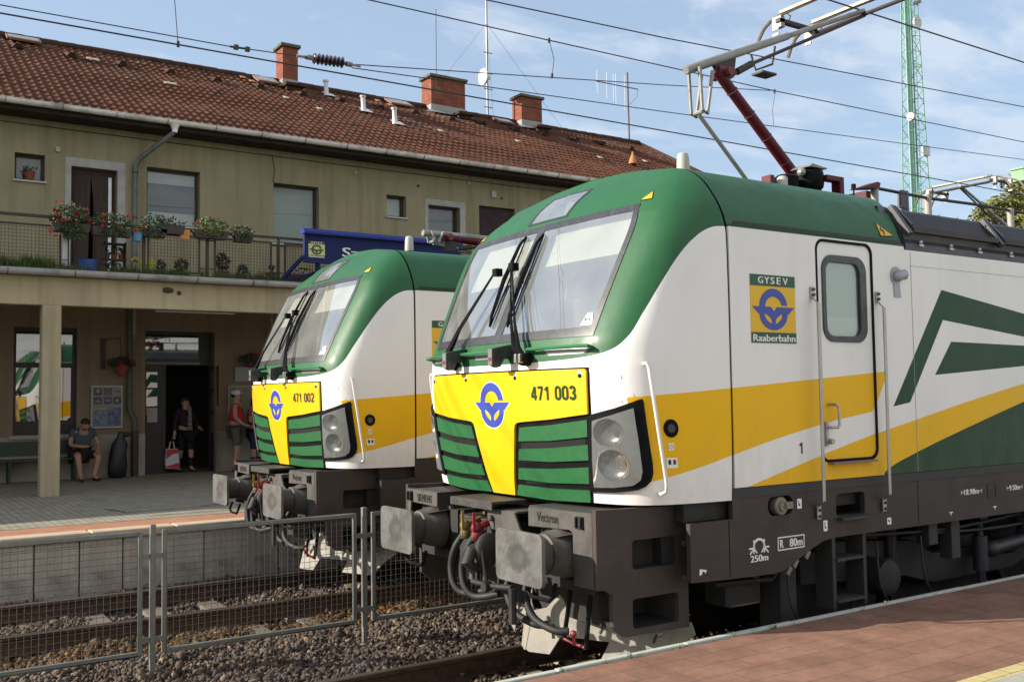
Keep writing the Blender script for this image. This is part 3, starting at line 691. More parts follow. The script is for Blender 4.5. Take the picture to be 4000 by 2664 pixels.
    # door
    G_ = MB().prism(rrect(2.272, 2.940, 1.581, 3.237, .083, 6), -1.493, -1.478, 'y', holes=[rrect(2.292, 2.920, 1.601, 3.217, .068, 6)[::-1]]).build('door_seal', M_blk, L)
    dr = MB().prism(rrect(2.290, 2.922, 1.599, 3.219, .068, 6), -1.482, -1.465, 'y', holes=[rrect(2.355, 2.845, 2.482, 3.11, .10, 6)[::-1]]).build('cab_door', M_liv, L)
    MB().prism(rrect(2.343, 2.857, 2.470, 3.124, .115, 8), -1.494, -1.470, 'y', holes=[rrect(2.383, 2.780, 2.515, 3.070, .075, 6)[::-1]]).build('window_seal', M_gasket, dr, bevel=.006)
    MB().prism(rrect(2.383, 2.780, 2.515, 3.070, .075, 6), -1.478, -1.474, 'y').build('door_pane', M_glass, dr)
    MB().box(2.30, 2.90, -1.45, -1.44, 2.30, 3.2).build('inner_blind', mat('pale_blind', (.62, .66, .52), .8), dr); MB().box(2.30, 2.90, -1.456, -1.451, 2.30, 2.66).build('lower_blind', mat('cream_blind', (.80, .76, .60), .8), dr)
    hd = MB().tube([(2.372, -1.49, 2.005), (2.378, -1.55, 2.005), (2.405, -1.552, 1.985), (2.412, -1.552, 1.86), (2.395, -1.55, 1.838), (2.345, -1.535, 1.838), (2.33, -1.49, 1.838)], .011, 8).prism(rrect(2.318, 2.345, 1.70, 1.88, .012), -1.505, -1.48, 'y').lathe([(.02, -.05), (.022, -.01)], (2.352, -1.49, 1.735), 'y', 10).build('door_handle', M_alu, dr, smooth=True)
    MB().box(2.345, 2.855, -1.545, -1.49, 1.568, 1.582).build('door_step', mat('step_strip', (.20, .13, .11), .6, .2), L)
    for x0 in (2.216, 2.976):
        rl = MB().bar((x0, -1.500, 2.87), (x0, -1.500, 2.785), .040, .010, up=(0, 1, 0)).bar((x0, -1.500, 2.79), (x0-.032, -1.580, 2.735), .030, .010, up=(0, 1, 0)).bar((x0-.032, -1.58, 2.74), (x0-.040, -1.58, 1.315), .030, .012, up=(0, 1, 0)).bar((x0-.04, -1.58, 1.32), (x0-.002, -1.50, 1.272), .030, .010, up=(0, 1, 0)).bar((x0, -1.5, 1.28), (x0, -1.5, 1.178), .042, .010, up=(0, 1, 0))
        rl = rl.build('door_handrail', M_alu, L, bevel=.003)
        b_ = MB()
        for zb in (2.85, 2.81, 1.245, 1.20): b_.lathe([(.010, -.02), (.012, 0)], (x0, -1.503, zb), 'y', 8)
        b_.build('bolts', M_steelb, rl)
    # side lamp
    lm = MB().prism(circle(3.225, 3.008, .066, 24, .072), -1.500, -1.489, 'y').prism([(3.19, 2.99), (3.262, 2.99), (3.282, 2.838), (3.200, 2.838)], -1.499, -1.489, 'y').sphere((3.235, -1.515, 3.005), .052, 8, sc=(1, .9, .85)).tube([(3.235, -1.520, 3.012), (3.290, -1.530, 3.016)], .035, 14, rads=[.040, .042]).build('side_lamp', mat('lamp_housing_grey', (.33, .34, .37), .45, .3), L, smooth=True, auto=35)
    # machine room
    MB().prism([(3.343, 1.455), (17.61, 1.455), (17.61, 3.262), (15.62, 3.262), (15.55, 3.225), (3.355, 3.225), (3.343, 3.262)], -1.489, -1.469, 'y').build('side_wall', M_liv, L)
    MB().prism([(3.345, 1.455), (17.61, 1.455), (17.61, 3.222), (3.345, 3.222)], 1.469, 1.489, 'y').build('side_wall', M_liv, L)
    MB().box(3.428, 3.434, -1.4905, -1.4885, 1.46, 3.215).build('panel_joint', mat('joint_grey', (.25, .25, .24), .6), L)
    MB().box(3.42, 15.5, -1.4905, -1.4885, 3.098, 3.101).build('panel_joint', MATS['joint_grey'], L)
    # roof radiators: slanted panels with ribs
    rb = MB(); PR = [(-1.47, 3.225), (-1.47, 3.285), (-1.42, 3.33), (-1.43, 3.39), (-1.30, 3.60), (-1.0, 3.66), (1.0, 3.66), (1.30, 3.60), (1.43, 3.39), (1.42, 3.33), (1.47, 3.285), (1.47, 3.225)]
    rb.prism([(a, b) for a, b in PR], 3.40, 15.5, 'x'); rb.build('roof_housing', M_roofdk, L)
    MB().add([(3.30, -1.465, 3.23), (3.42, -1.465, 3.23), (3.42, -1.43, 3.39), (3.42, -1.29, 3.61), (3.30, -1.29, 3.61), (3.26, -1.35, 3.50)], [(0, 1, 2, 3, 4, 5)]).add([(3.30, -1.29, 3.61), (3.42, -1.29, 3.61), (3.42, 1.29, 3.61), (3.30, 1.29, 3.61)], [(0, 1, 2, 3)]).build('roof_end_plate', M_roofdk, L)
    k = 0; x = 3.46
    mesh_m = mat('radiator_mesh', (.022, .022, .030), .6, .2, bump=.6, bscale=220)
    def onslope(f, d=0): 
        a = Vector((-1.437, 3.40)); b = Vector((-1.303, 3.60)); p = a+(b-a)*f; n = Vector((-(b-a).y, (b-a).x)).normalized(); return p+n*d
    while x < 15.3:
        p0, p1 = onslope(.18, .004), onslope(.90, .004)
        pm = MB().add([(x+.10, p0.x, p0.y), (x+1.22, p0.x, p0.y), (x+1.22, p1.x, p1.y), (x+.10, p1.x, p1.y)], [(0, 1, 2, 3)]).build('radiator_panel', mesh_m, L)
        rbv = MB(); a, b = onslope(-.25, .012), onslope(1.02, .012); rbv.bar((x-.015, a.x, a.y), (x-.015, b.x, b.y), .05, .05, up=(1, 0, 0)); a, b = onslope(.1, .03), onslope(1.0, .02); rbv.bar((x+.06, a.x, a.y), (x+.02, b.x, b.y), .035, .03, up=(1, 0, 0))
        rbv.build('radiator_rib', M_roofdk, pm)
        a = onslope(-.02, .018); MB().bar((x+.05, a.x, a.y), (x+1.28, a.x, a.y), .05, .045).build('radiator_rail', M_frame, pm)
        a = onslope(.985, .008); rv = MB()
        for q in range(5): rv.lathe([(.010, -.006), (.010, .002)], (x+.12+q*.27, a.x, a.y), 'y', 6)
        rv.build('rivets', M_alu, pm)
        for q in range(3): MB().sphere((x+.14+q*.42, -1.475, 3.305), .018, 5).box(x+.11+q*.42, x+.17+q*.42, -1.485, -1.46, 3.27, 3.288).build('lifting_bolt', M_alu, pm)
        x += 1.33
    # --- logo board and small writing
    logo_board('company_board', 1.570, 2.034, 2.449, 2.932, -1.493, L)
    nb1 = MB(); digits(nb1, '1', .080, lambda u, v, k: (2.028+u, -1.492-.0003*k, 1.659+v), .19); nb1.build('side_number', M_txtb, L, fix=False)
    # --- underframe
    FR = [(1.357, 1.452), (1.357, 1.245), (.96, 1.245), (.96, .862), (1.30, .848), (1.745, .838), (1.84, .846), (1.925, .874), (2.05, .93), (2.164, .975), (2.28, 1.015), (2.411, 1.029), (3.615, 1.027), (15.4, 1.027), (16.57, 1.029), (16.7, 1.015), (17.05, .874), (17.24, .838), (18.0, .848), (18.0, 1.245), (17.62, 1.245), (17.62, 1.452)]
    fr = MB().prism(FR, -1.478, -1.440, 'y', holes=[rrect(2.432, 2.768, 1.175, 1.345, .035)[::-1], rrect(1.705, 1.965, 1.235, 1.370, .06)[::-1]]).build('underframe', M_frame, L)
    MB().prism(FR, 1.44, 1.478, 'y').build('underframe', M_frame, L)
    MB().box(.98, 18.0, -1.40, 1.40, 1.245, 1.365).build('floor_plate', M_dark, fr)
    MB().box(2.43, 2.77, -1.44, -1.25, 1.17, 1.18).box(2.43, 2.44, -1.44, -1.25, 1.18, 1.34).box(2.76, 2.77, -1.44, -1.25, 1.18, 1.34).box(2.43, 2.77, -1.26, -1.25, 1.17, 1.34).build('step_recess', M_txtb, fr)
    MB().box(2.44, 2.78, -1.535, -1.44, 1.150, 1.172).build('step', M_grate, fr, bevel=.003)
    MB().box(1.70, 1.97, -1.42, -1.40, 1.22, 1.38).build('hook_recess', M_txtb, fr)
    MB().lathe([(.058, -.04), (.065, -.03), (.065, .02)], (1.832, -1.455, 1.30), 'y', 20).lathe([(.035, -.055), (.04, -.03)], (1.832, -1.455, 1.30), 'y', 12).box(1.83, 1.93, -1.51, -1.49, 1.280, 1.328).build('towing_eye', mat('worn_steel', (.22, .19, .15), .5, .5, var=.2), fr)
    MB().prism(rrect(1.36, 17.6, 1.385, 1.45, .005), -1.484, -1.476, 'y').build('top_ledge', mat('ledge_dark', (.028, .026, .026), .6), fr)
    MB().box(1.315, 1.32, -1.4805, -1.477, .86, 1.24).build('weld_line', M_blk, fr); MB().box(3.432, 3.436, -1.480, -1.476, 1.04, 1.38).build('weld_line', M_blk, fr)
    FY_ = -1.481
    text_obj('axle_curve_text', '250m', .046, lambda u, v: (1.516+u, FY_, .938+v), M_txtw, fr, width=.172, bold=.003)
    cs = MB(); arc = [(1.602+.052*math.cos(R(a)), 1.045+.045*math.sin(R(a))) for a in range(200, -21, -10)]
    for a, b in zip(arc, arc[1:]): cs.bar((a[0], FY_, a[1]), (b[0], FY_, b[1]), .016, .003, up=(0, 1, 0))
    for s in (-1, 1):
        c_ = 1.602+s*.052
        for d_ in ((0, .055), (s*.048, .0), (s*.040, -.04), (-s*.030, -.035)): cs.bar((c_, FY_, 1.032), (c_+d_[0], FY_, 1.032+d_[1]), .011, .003, up=(0, 1, 0))
        cs.bar((c_, FY_, 1.07), (c_, FY_, .995), .011, .003, up=(0, 1, 0))
    cs.build('curve_symbol', M_txtw, fr)
    MB().prism([(1.790, .990), (2.069, .992), (2.071, 1.084), (1.792, 1.085)], FY_-.001, FY_+.001, 'y', holes=[[(1.798, .998), (2.062, 1.0), (2.063, 1.076), (1.799, 1.077)][::-1]]).build('radius_frame', M_txtw, fr)
    text_obj('radius_text', 'R', .056, lambda u, v: (1.815+u, FY_, 1.009+v), M_txtw, fr, width=.032, bold=.0026)
    text_obj('radius_text', '80m', .056, lambda u, v: (1.915+u, FY_, 1.009+v), M_txtw, fr, width=.132, bold=.0026)
    text_obj('length_text', '18.98m', .046, lambda u, v: (4.062+u, FY_, 1.228+v), M_txtw, fr, width=.212, bold=.0022)
    text_obj('pivot_text', '9.50m', .046, lambda u, v: (4.738+u, FY_, 1.222+v), M_txtw, fr, width=.168, bold=.0022)
    ar = MB()
    for (xa, zc) in ((4.02, 1.25), (4.70, 1.245)): ar.box(xa, xa+.035, FY_, FY_+.002, zc-.003, zc+.003).box(xa, xa+.004, FY_, FY_+.002, zc-.018, zc+.018)
    for (xa, zc) in ((4.285, 1.25), (4.91, 1.245)): ar.box(xa, xa+.035, FY_, FY_+.002, zc-.003, zc+.003).box(xa+.033, xa+.037, FY_, FY_+.002, zc-.018, zc+.018)
    ar.build('dimension_marks', M_txtw, fr)
    for x0 in (3.867, 4.504):
        MB().prism([(x0-.028, 1.105), (x0+.028, 1.105), (x0+.018, 1.095), (x0+.004, 1.095), (x0+.004, 1.075), (x0-.004, 1.075), (x0-.004, 1.095), (x0-.018, 1.095)], FY_-.001, FY_+.001, 'y').build('jacking_mark', M_txtw, fr)
    MB().prism([(1.035, .945), (1.095, .935), (1.094, .925), (1.084, .912), (1.075, .926), (1.06, .928), (1.052, .908), (1.03, .903)], FY_-.001, FY_+.001, 'y').build('jacking_mark', M_txtw, fr)
    for (xa, xb, za, zb) in ((2.004, 2.051, 1.268, 1.338), (2.281, 2.326, 1.084, 1.162), (3.027, 3.077, 1.071, 1.123)):
        s_ = MB().prism(rrect(xa, xb, za, zb, .008), FY_-.001, FY_+.001, 'y').build('frame_sticker', M_txtw, fr)
        MB().box(xa+.014, xb-.016, FY_-.002, FY_-.001, za+.02, za+.034).box(xa+.012, xa+.018, FY_-.002, FY_-.001, za+.034, zb-.012).build('print', M_txtb, s_)
    for x0 in (4.405, 4.524): MB().prism(rrect(x0, x0+.075, 1.178, 1.30, .02), FY_-.0005, FY_+.002, 'y').build('cable_slot', M_txtb, fr)
    # --- headstock
    LB = MB().prism([(.315, .86), (.315, 1.366), (1.10, 1.346), (1.10, .80), (1.10, .530), (.535, .540), (.44, .615), (.44, .82), (.40, .845), (.36, .86)], -1.300, -1.262, 'y', holes=[rrect(.610, 1.012, .960, 1.150, .03)[::-1], rrect(.606, 1.010, .580, .774, .03)[::-1]]).build('step_side_plate', M_frame, L)
    MB().prism([(.315, .86), (.315, 1.366), (1.10, 1.346), (1.10, .80), (1.10, .530), (.535, .540), (.44, .615), (.44, .82)], 1.262, 1.300, 'y').build('step_side_plate', M_frame, L)
    for zb in (1.30, 1.09, .86): MB().lathe([(.016, -.012), (.020, -.006), (.020, 0)], (1.068, -1.300, zb), 'y', 10).build('plate_bolt', M_steelb, LB)
    MB().box(.62, 1.01, -1.29, -.95, .955, .963).box(.62, 1.01, -1.29, -.95, .573, .582).box(.60, .61, -1.262, -.95, .96, 1.15).box(1.012, 1.02, -1.262, -.95, .96, 1.15).box(1.012, 1.02, -1.262, -.95, .58, .78).box(.6, 1.02, -.96, -.95, .58, .78).build('side_step', M_dark, LB)
    MB().box(.90, 1.4, -1.262, 1.262, .86, 1.25).build('headstock_beam', M_dark, L)
    for s, y0, y1, txt in ((1, -1.262, -.545, 'Vectron'), (-1, .755, 1.262, 'SIEMENS')):
        if s == 1:
            P = [(y0, .86), (y0, 1.345), (y1, 1.325), (y1, 1.195), (-1.02, 1.215), (-1.055, 1.20), (-1.06, .86)]
        else: P = [(y1, 1.10), (y1, 1.330), (y0, 1.330), (y0, 1.215), (1.20, 1.225), (1.22, 1.10)]
        bx = MB().prism(P, .312, .325, 'x').build('step_box', M_steelb, L, bevel=.004)
        MB().box(.325, .95, y0, y1, 1.325 if s == 1 else 1.318, 1.338 if s == 1 else 1.33).build('step_grating', M_grate, bx)
        MB().box(.325, .95, y0, y0+.012, 1.17, 1.33).build('box_side', M_frame, bx); MB().box(.325, .95, y1-.012, y1, 1.20, 1.33).build('box_side', M_frame, bx)
        tb = MB()
        n_ = int((y1-y0)/.022)
        for k in range(n_): tb.add([(.313, y0+.011+k*.022-.006, 1.33), (.313, y0+.011+k*.022+.006, 1.33), (.322, y0+.011+k*.022, 1.345)], [(0, 1, 2)])
        for k in range(28): 
            if s == 1: tb.add([(.33+k*.022-.006, y0-.001, 1.335), (.33+k*.022+.006, y0-.001, 1.335), (.33+k*.022, y0+.008, 1.35)], [(0, 1, 2)])
        tb.build('grip_teeth', M_grate, bx, fix=False)
        hb = (y0+.12) if s == 1 else y1-.06
        MB().box(.300, .312, hb-.035, hb+.035, 1.235, 1.315).box(.285, .302, hb-.03, hb-.02, 1.24, 1.31).box(.285, .302, hb+.02, hb+.03, 1.24, 1.31).build('step_bracket', M_txtb, bx)
        if txt == 'Vectron': text_obj('lettering', txt, .064, lambda u, v: (.309, -.655-u, 1.243+v), M_txtb, bx, width=.245, bold=.0015)
        else: text_obj('lettering', txt, .062, lambda u, v: (.309, 1.085-u, 1.240+v), M_txtb, bx, width=.245, bold=.0015)
        # the beam and housing behind the buffer
        cy3 = -.875*s
        MB().box(.40, .93, cy3-.30, cy3+.30, .80, 1.20).build('buffer_beam_block', M_dark, bx)
        bf = MB().prism(rrect(cy3-.27, cy3+.27, .880, 1.220, .045, 5), .0, .028, 'x').build('buffer', M_buff, L, bevel=.006)
        MB().lathe([(.10, .028), (.115, .05), (.118, .16), (.118, .20), (.135, .205), (.138, .26), (.150, .28), (.168, .36), (.175, .44)], (0, cy3, 1.05), 'x', 28).prism(rrect(cy3-.19, cy3+.19, .87, 1.225, .03), .40, .43, 'x').build('buffer_housing', M_steelb, bf, smooth=True, auto=35)
        rb_ = MB().prism(rrect(cy3-.175, cy3+.175, 1.215, 1.228, .004), .21, .42, 'x')
        MB().add([(.43, cy3-.19, 1.20), (.43, cy3+.19, 1.20), (.24, cy3+.10, 1.17), (.24, cy3-.10, 1.17)], [(0, 1, 2, 3)]).build('housing_cover', M_steelb, bf)
        g_ = MB().tube([(.20, cy3-.14, .88), (.17, cy3-.15, .80), (.17, cy3-.10, .765), (.17, cy3+.10, .765), (.17, cy3+.15, .80), (.20, cy3+.14, .88)], .014, 8).build('shunter_handle', M_blk, bf, smooth=True)
    # centre step, coupling, hoses
    MB().box(.20, .50, -.26, .33, 1.325, 1.345).box(.19, .205, -.26, .33, 1.285, 1.345).build('middle_step', M_grate, L, bevel=.003)
    cp = MB().box(.28, .90, -.35, .35, .86, 1.20).build('coupler_block', M_dark, L, bevel=.01)
    MB().prism([(-.03, 1.29), (-.45, 1.28), (-.52, 1.17), (-.60, 1.13), (-.14, 1.14), (-.12, 1.20)], .255, .275, 'x').box(.275, .55, -.45, -.03, 1.27, 1.285).lathe([(.022, -.03), (.022, 0)], (.255, -.17, 1.22), 'x', 10).lathe([(.016, -.02), (.016, 0)], (.255, -.08, 1.25), 'x', 10).build('coupler_bracket', M_steelb, cp, bevel=.003)
    MB().tube([(.28, -.18, 1.0), (.16, -.20, 1.02), (.05, -.20, 1.0), (.02, -.20, .93), (.06, -.21, .88), (.13, -.21, .90)], .04, 10, rads=[.06, .055, .05, .05, .04, .02]).sphere((.16, -.24, 1.0), .10, 10, sc=(1, .5, 1.3)).build('draw_hook', M_dark, cp, smooth=True)
    sh = MB().tube([(.13, -.25, .98), (.12, -.27, .80)], .018, 8).tube([(.13, -.15, .98), (.12, -.17, .78)], .018, 8).tube([(.11, -.12, .775), (.11, -.36, .775)], .020, 8).lathe([(.035, -.03), (.035, .03)], (.10, -.33, .77), 'x', 12).tube([(.10, -.33, .78), (.08, -.30, 1.02)], .010, 6, rads=[.016, .006]).tube([(.12, -.45, .78), (.12, -.48, .96)], .014, 8).tube([(.12, -.62, .80), (.12, -.62, .56)], .028, 8).tube([(.12, -.36, .775), (.12, -.62, .80)], .02, 8).build('screw_coupling', M_dark, cp, smooth=True)
    for y_, m_, dy in ((-.10, M_red, -.05), (.06, M_ylwtap, .02)):
        tp = MB().sphere((.16, y_, 1.15), .042, 6).sphere((.17, y_, 1.10), .036, 6, sc=(1, .9, 1.4)).tube([(.30, y_, 1.19), (.16, y_, 1.15), (.15, y_+.02, 1.06)], .028, 8).build('brake_tap', m_, L, smooth=True)
        MB().bar((.13, y_-.02, 1.12), (.12, y_-.03, 1.265), .022, .008, up=(0, 1, 0)).build('tap_lever', mat('tap_lever_red', (.30, .015, .025), .5) if y_ < 0 else mat('tap_lever_yellow', (.28, .19, .025), .5), tp)
        MB().hose([(.15, y_+.02, 1.08), (.11, y_+.07, .98), (.10, y_+.11, .85), (.10, y_+.07, .72), (.14, y_-.02, .66), (.22, y_-.20, .70)], .026, 10).build('air_hose', M_hose, tp, smooth=True)
        y2 = y_-.52+dy
        MB().hose([(.30, y2+.06, .90), (.22, y2+.04, .76), (.20, y2-.08, .62), (.24, y2-.26, .56), (.30, y2-.34, .56)], .026, 10).build('air_hose', M_hose, L, smooth=True)
        MB().sphere((.31, y2-.38, .55), .022, 6, sc=(1, 1.2, 1)).bar((.31, y2-.38, .55), (.33, y2-.36, .47), .02, .015).build('hose_end_tap', m_, L, smooth=True)
    MB().tube([(.30, .40, .93), (.24, .42, .75), (.24, .36, .66)], .018, 8).box(.22, .26, .22, .37, .655, .675).build('jumper_bracket', M_blk, L)
    MB().tube([(.26, .35, .665), (.26, .20, .665)], .014, 8).build('red_grip', M_red, L)
    MB().prism([(.56, .93), (.42, .93), (.41, .80), (.36, .72), (.30, .67), (.56, .70)], .40, .41, 'x').build('mounting_plate', M_steelb, L)
    MB().tube([(.44, -.86, .84), (.42, -.86, .70), (.38, -.85, .47)], .016, 6).tube([(.44, -1.08, .84), (.42, -1.08, .70), (.38, -1.09, .45)], .016, 6).build('jumper_bracket', M_blk, L)
    MB().tube([(.38, -.85, .47), (.38, -1.09, .455)], .013, 8).build('red_grip', M_red, L)
    # --- plough: two swept plates meeting at the centre line
    for s in (1, -1):
        def pl(a, z): return (.64+.50*a+(z-.18)*.26, -s*a, z)
        out2 = [(.004, .47), (.004, .19), (.03, .175), (.185, .175), (.245, .31), (.60, .31), (.56, .18), (.95, .18), (1.02, .30), (1.16, .42), (1.12, .50), (.86, .52), (.50, .48), (.30, .50), (.18, .60), (.10, .50)]
        vs = [pl(a, z) for a, z in out2]; n_ = len(vs); tri = tessellate_polygon([[Vector((a, z, 0)) for a, z in out2]])
        vb = [(x_+.012, y_, z_) for x_, y_, z_ in vs]
        ps = MB().add(vs+vb, [tuple(t) for t in tri]+[tuple(i+n_ for i in t)[::-1] for t in tri]+[(i, (i+1) % n_, n_+(i+1) % n_, n_+i) for i in range(n_)]).build('plough_plate', M_plow, L)
        for a, z in ((.13, .41), (.55, .42), (.93, .40)):
            x_, y_, z_ = pl(a, z); x2, y2, z2 = pl(a-.03, z-.06)
            MB().tube([(x_-.016, y_, z_), (x_+.01, y_, z_)], .020, 8).build('plough_bolt', M_alu, ps)
            MB().bar((x2-.004, y2, z2), (x_-.003, y_, z_+.035), .016, .004, up=(1, 0, 0)).build('bolt_slot', M_txtb, ps)
    MB().box(.85, 1.1, -.9, .9, .45, .9).build('plough_carrier', M_dark, L)
    # --- bogies
    for cx_ in (4.74, 14.24):
        bg_ = MB()
        for s in (-1, 1):
            y_ = s*1.05
            bg_.prism([(cx_-2.3, .62), (cx_-2.3, .82), (cx_-1.9, .92), (cx_-.9, .84), (cx_-.6, .70), (cx_+.6, .70), (cx_+.9, .84), (cx_+1.9, .92), (cx_+2.3, .82), (cx_+2.3, .62), (cx_+1.0, .55), (cx_+.6, .45), (cx_-.6, .45), (cx_-1.0, .55)], y_-.07, y_+.07, 'y')
        bg_ = bg_.box(cx_-.3, cx_+.3, -1.05, 1.05, .5, .8).build('bogie_frame', M_dark, L, bevel=.01)
        for ax in (-1.5, 1.5):
            wl = MB()
            for s in (-1, 1): wl.lathe([(.10, -.07), (.50, -.065), (.56, -.05), (.625, -.05), (.625, .05), (.655, .07), (.655, .085), (.5, .07), (.1, .06)] if s < 0 else [(.10, .07), (.50, .065), (.56, .05), (.625, .05), (.625, -.05), (.655, -.07), (.655, -.085), (.5, -.07), (.1, -.06)], (cx_+ax, s*.75, .625), 'y', 48)
            wl.tube([(cx_+ax, -.75, .625), (cx_+ax, .75, .625)], .09, 12).build('wheelset', mat('wheel_steel', (.06, .055, .05), .5, .5, var=.2, vscale=12), bg_, smooth=True, auto=35)
            for s in (-1, 1):
                MB().lathe([(.12, -.06), (.14, -.05), (.15, .14)], (cx_+ax, s*1.22-.06, .62), 'y', 20).box(cx_+ax-.24, cx_+ax+.24, s*1.12-.08, s*1.12+.08, .52, .74).build('axle_box', M_dark, bg_, smooth=True, auto=35)
                MB().tube([(cx_+ax+.28, s*1.15, .66), (cx_+ax+.28, s*1.15, .98)], .05, 10).build('primary_spring', M_dark, bg_)
        for s in (-1, 1):
            MB().tube([(cx_-.10, s*1.25, .82), (cx_-.10, s*1.25, .52)], .062, 14).tube([(cx_-.10, s*1.25, .98), (cx_-.10, s*1.25, .80)], .030, 10).tube([(cx_-.10, s*1.25, .52), (cx_-.10, s*1.25, .38)], .035, 10).box(cx_-.16, cx_-.04, s*1.25-.05, s*1.25+.05, .93, 1.03).build('vertical_damper', mat('damper_grey', (.03, .031, .034), .5, .2), bg_, smooth=True, auto=35)
            MB().tube([(cx_+.02, s*1.28, .70), (cx_+.62, s*1.28, .74)], .060, 14).tube([(cx_+.62, s*1.28, .74), (cx_+1.1, s*1.28, .76)], .072, 14).sphere((cx_+.02, s*1.28, .70), .075, 6).build('yaw_damper', MATS['damper_grey'], bg_, smooth=True, auto=35)
            MB().lathe([(.24, 0), (.26, .02), (.26, .38), (.24, .40)], (cx_+.4, s*1.0, .62), 'z', 18).build('air_spring', M_blk, bg_)
            for q in (0, 1): MB().tube([(cx_-1.9+q*2.6, s*1.28, .95), (cx_-1.86+q*2.6, s*1.32, .7), (cx_-1.95+q*2.6, s*1.3, .45), (cx_-1.6+q*2.6, s*1.2, .30)], .012, 6).build('brake_pipe', M_hose, bg_)
            MB().prism([(cx_-.85, .25), (cx_-.95, .45), (cx_-.75, .82), (cx_+.1, .84), (cx_+.5, .60), (cx_+.45, .25)], s*.88-.02, s*.88+.02, 'y').build('traction_motor', M_dark, bg_)
    # ladder under the door
    M_lad = mat('ladder_steel', (.028, .027, .025), .6)
    ld = MB().box(2.414-.018, 2.414+.018, -1.46, -1.44, .50, 1.10).box(2.414-.018, 2.414-.010, -1.44, -1.30, .50, 1.03).build('ladder_stile', M_lad, L)
    MB().box(2.77-.018, 2.77+.018, -1.46, -1.44, .50, 1.10).box(2.77-.018, 2.77-.010, -1.44, -1.30, .50, 1.03).build('ladder_stile', M_lad, L)
    for z_ in (.862, .560): MB().box(2.43, 2.76, -1.48, -1.32, z_-.012, z_+.008).build('ladder_tread', M_grate, ld)
    MB().lathe([(.085, -.02), (.10, 0), (.10, .10)], (3.32, -1.30, .618), 'y', 20).build('axle_end_cover', M_dark, L)
    for (xx, zz_) in ((1.93, .84), (2.0, .885), (2.13, .935)): MB().bar((xx-.02, -1.45, zz_-.03), (xx+.02, -1.45, zz_+.02), .02, .035).build('cable_clip', MATS['worn_steel'], L)
    MB().box(1.50, 1.85, -1.25, -1.05, .60, .76).tube([(1.35, -1.3, .78), (1.9, -1.32, .76), (1.97, -1.33, .84)], .018, 8).box(1.95, 2.12, -1.35, -1.15, .30, .86).tube([(2.12, -1.3, .5), (2.2, -1.32, .35), (2.3, -1.3, .25)], .012, 6).build('sand_gear', M_dark, L)
    for k, (xa, xb, zp) in enumerate(((3.7, 6.0, .93), (2.9, 5.2, .98), (5.4, 9.0, .90), (7.2, 12.0, .95))):
        MB().hose([(xa, -1.30, .99), (xa+.06, -1.33, zp), ((xa+xb)/2, -1.34, zp-.04), (xb-.06, -1.33, zp), (xb, -1.30, .99)], .014, 6).build('pipe', M_hose, L, smooth=True)
    for xa in (2.02, 3.05, 3.62): MB().hose([(xa, -1.36, .92), (xa-.05, -1.42, .62), (xa+.08, -1.42, .40), (xa+.22, -1.36, .26)], .010, 6).build('cable', M_hose, L, smooth=True)
    for xa, z0_, z1_ in ((3.74, .84, 1.03), (4.05, .70, 1.02), (5.25, .86, 1.03)): MB().box(xa-.06, xa+.06, -1.40, -1.28, z0_, z1_).build('bracket', M_lad, L, bevel=.006)
    # --- roof equipment
    MB().lathe([(.050, 0), (.052, .03), (.048, .13), (.040, .165), (.02, .175)], (1.72, -.70, 3.80), 'z', 18).build('roof_antenna', mat('antenna_beige', (.42, .40, .35), .5), L, smooth=True, auto=50)
    MB().lathe([(.045, 0), (.045, .12), (.03, .135)], (3.03, -.55, 3.83), 'z', 16).build('roof_antenna', MATS['antenna_beige'], L, smooth=True, auto=50)
    MB().tube([(4.06, -.5, 3.8), (4.06, -.5, 3.97)], .008, 6).lathe([(.018, 0), (.022, .01), (.022, .05), (.015, .055)], (4.06, -.5, 3.965), 'z', 12).build('small_antenna', M_blk, L)
    MB().box(2.5, 15.8, -1.0, 1.0, 3.58, 3.668).build('roof_deck', M_roofdk, L)
    ins = None
    def insul(x_, y_, z0, z1, n=3):
        q = MB().lathe([(.035, z0), (.035, z1)], (x_, y_, 0), 'z', 12)
        for k in range(n): zk_ = z0+(z1-z0)*(.1+.25*k/max(1, n-1)); q.lathe([(.035, zk_), (.095, zk_-.012), (.035, zk_+.018)], (x_, y_, 0), 'z', 20)
        return q
    for x_, y_ in ((4.30, -.55), (5.13, -.55), (6.6, -.55)):
        q = insul(x_, y_, 3.66, 4.02, 5); q.build('roof_insulator', M_ins, L, smooth=True, auto=35)
    MB().tube([(4.30, -.55, 4.0), (5.13, -.55, 3.985), (5.9, -.55, 4.0), (8.5, -.55, 3.99)], .016, 8).build('roof_busbar', M_frame, L, smooth=True)
    MB().box(4.60, 4.72, -.62, -.60, 3.66, 4.0).box(4.715, 4.725, -.60, -.5, 3.66, 4.0).lathe([(.010, -.004), (.010, .002)], (4.635, -.622, 3.97), 'y', 8).lathe([(.010, -.004), (.010, .002)], (4.68, -.622, 3.97), 'y', 8).lathe([(.010, -.004), (.010, .002)], (4.635, -.622, 3.83), 'y', 8).lathe([(.010, -.004), (.010, .002)], (4.68, -.622, 3.83), 'y', 8).build('roof_bracket', M_roofdk, L)
    MB().box(3.56, 3.76, -.60, -.52, 3.985, 4.035).build('red_roof_frame', M_dred, L, bevel=.008)
    MB().box(3.74, 3.80, -.60, -.50, 3.82, 4.035).build('red_roof_bracket', M_dred, L, bevel=.008); MB().box(2.88, 2.93, -.55, -.45, 3.85, 3.965).build('red_roof_bracket', M_dred, L); MB().prism([(3.98, 3.95), (4.28, 3.985), (4.30, 4.03), (4.26, 4.04)], -.62, -.50, 'y').build('red_roof_bracket', M_dred, L)
    return L
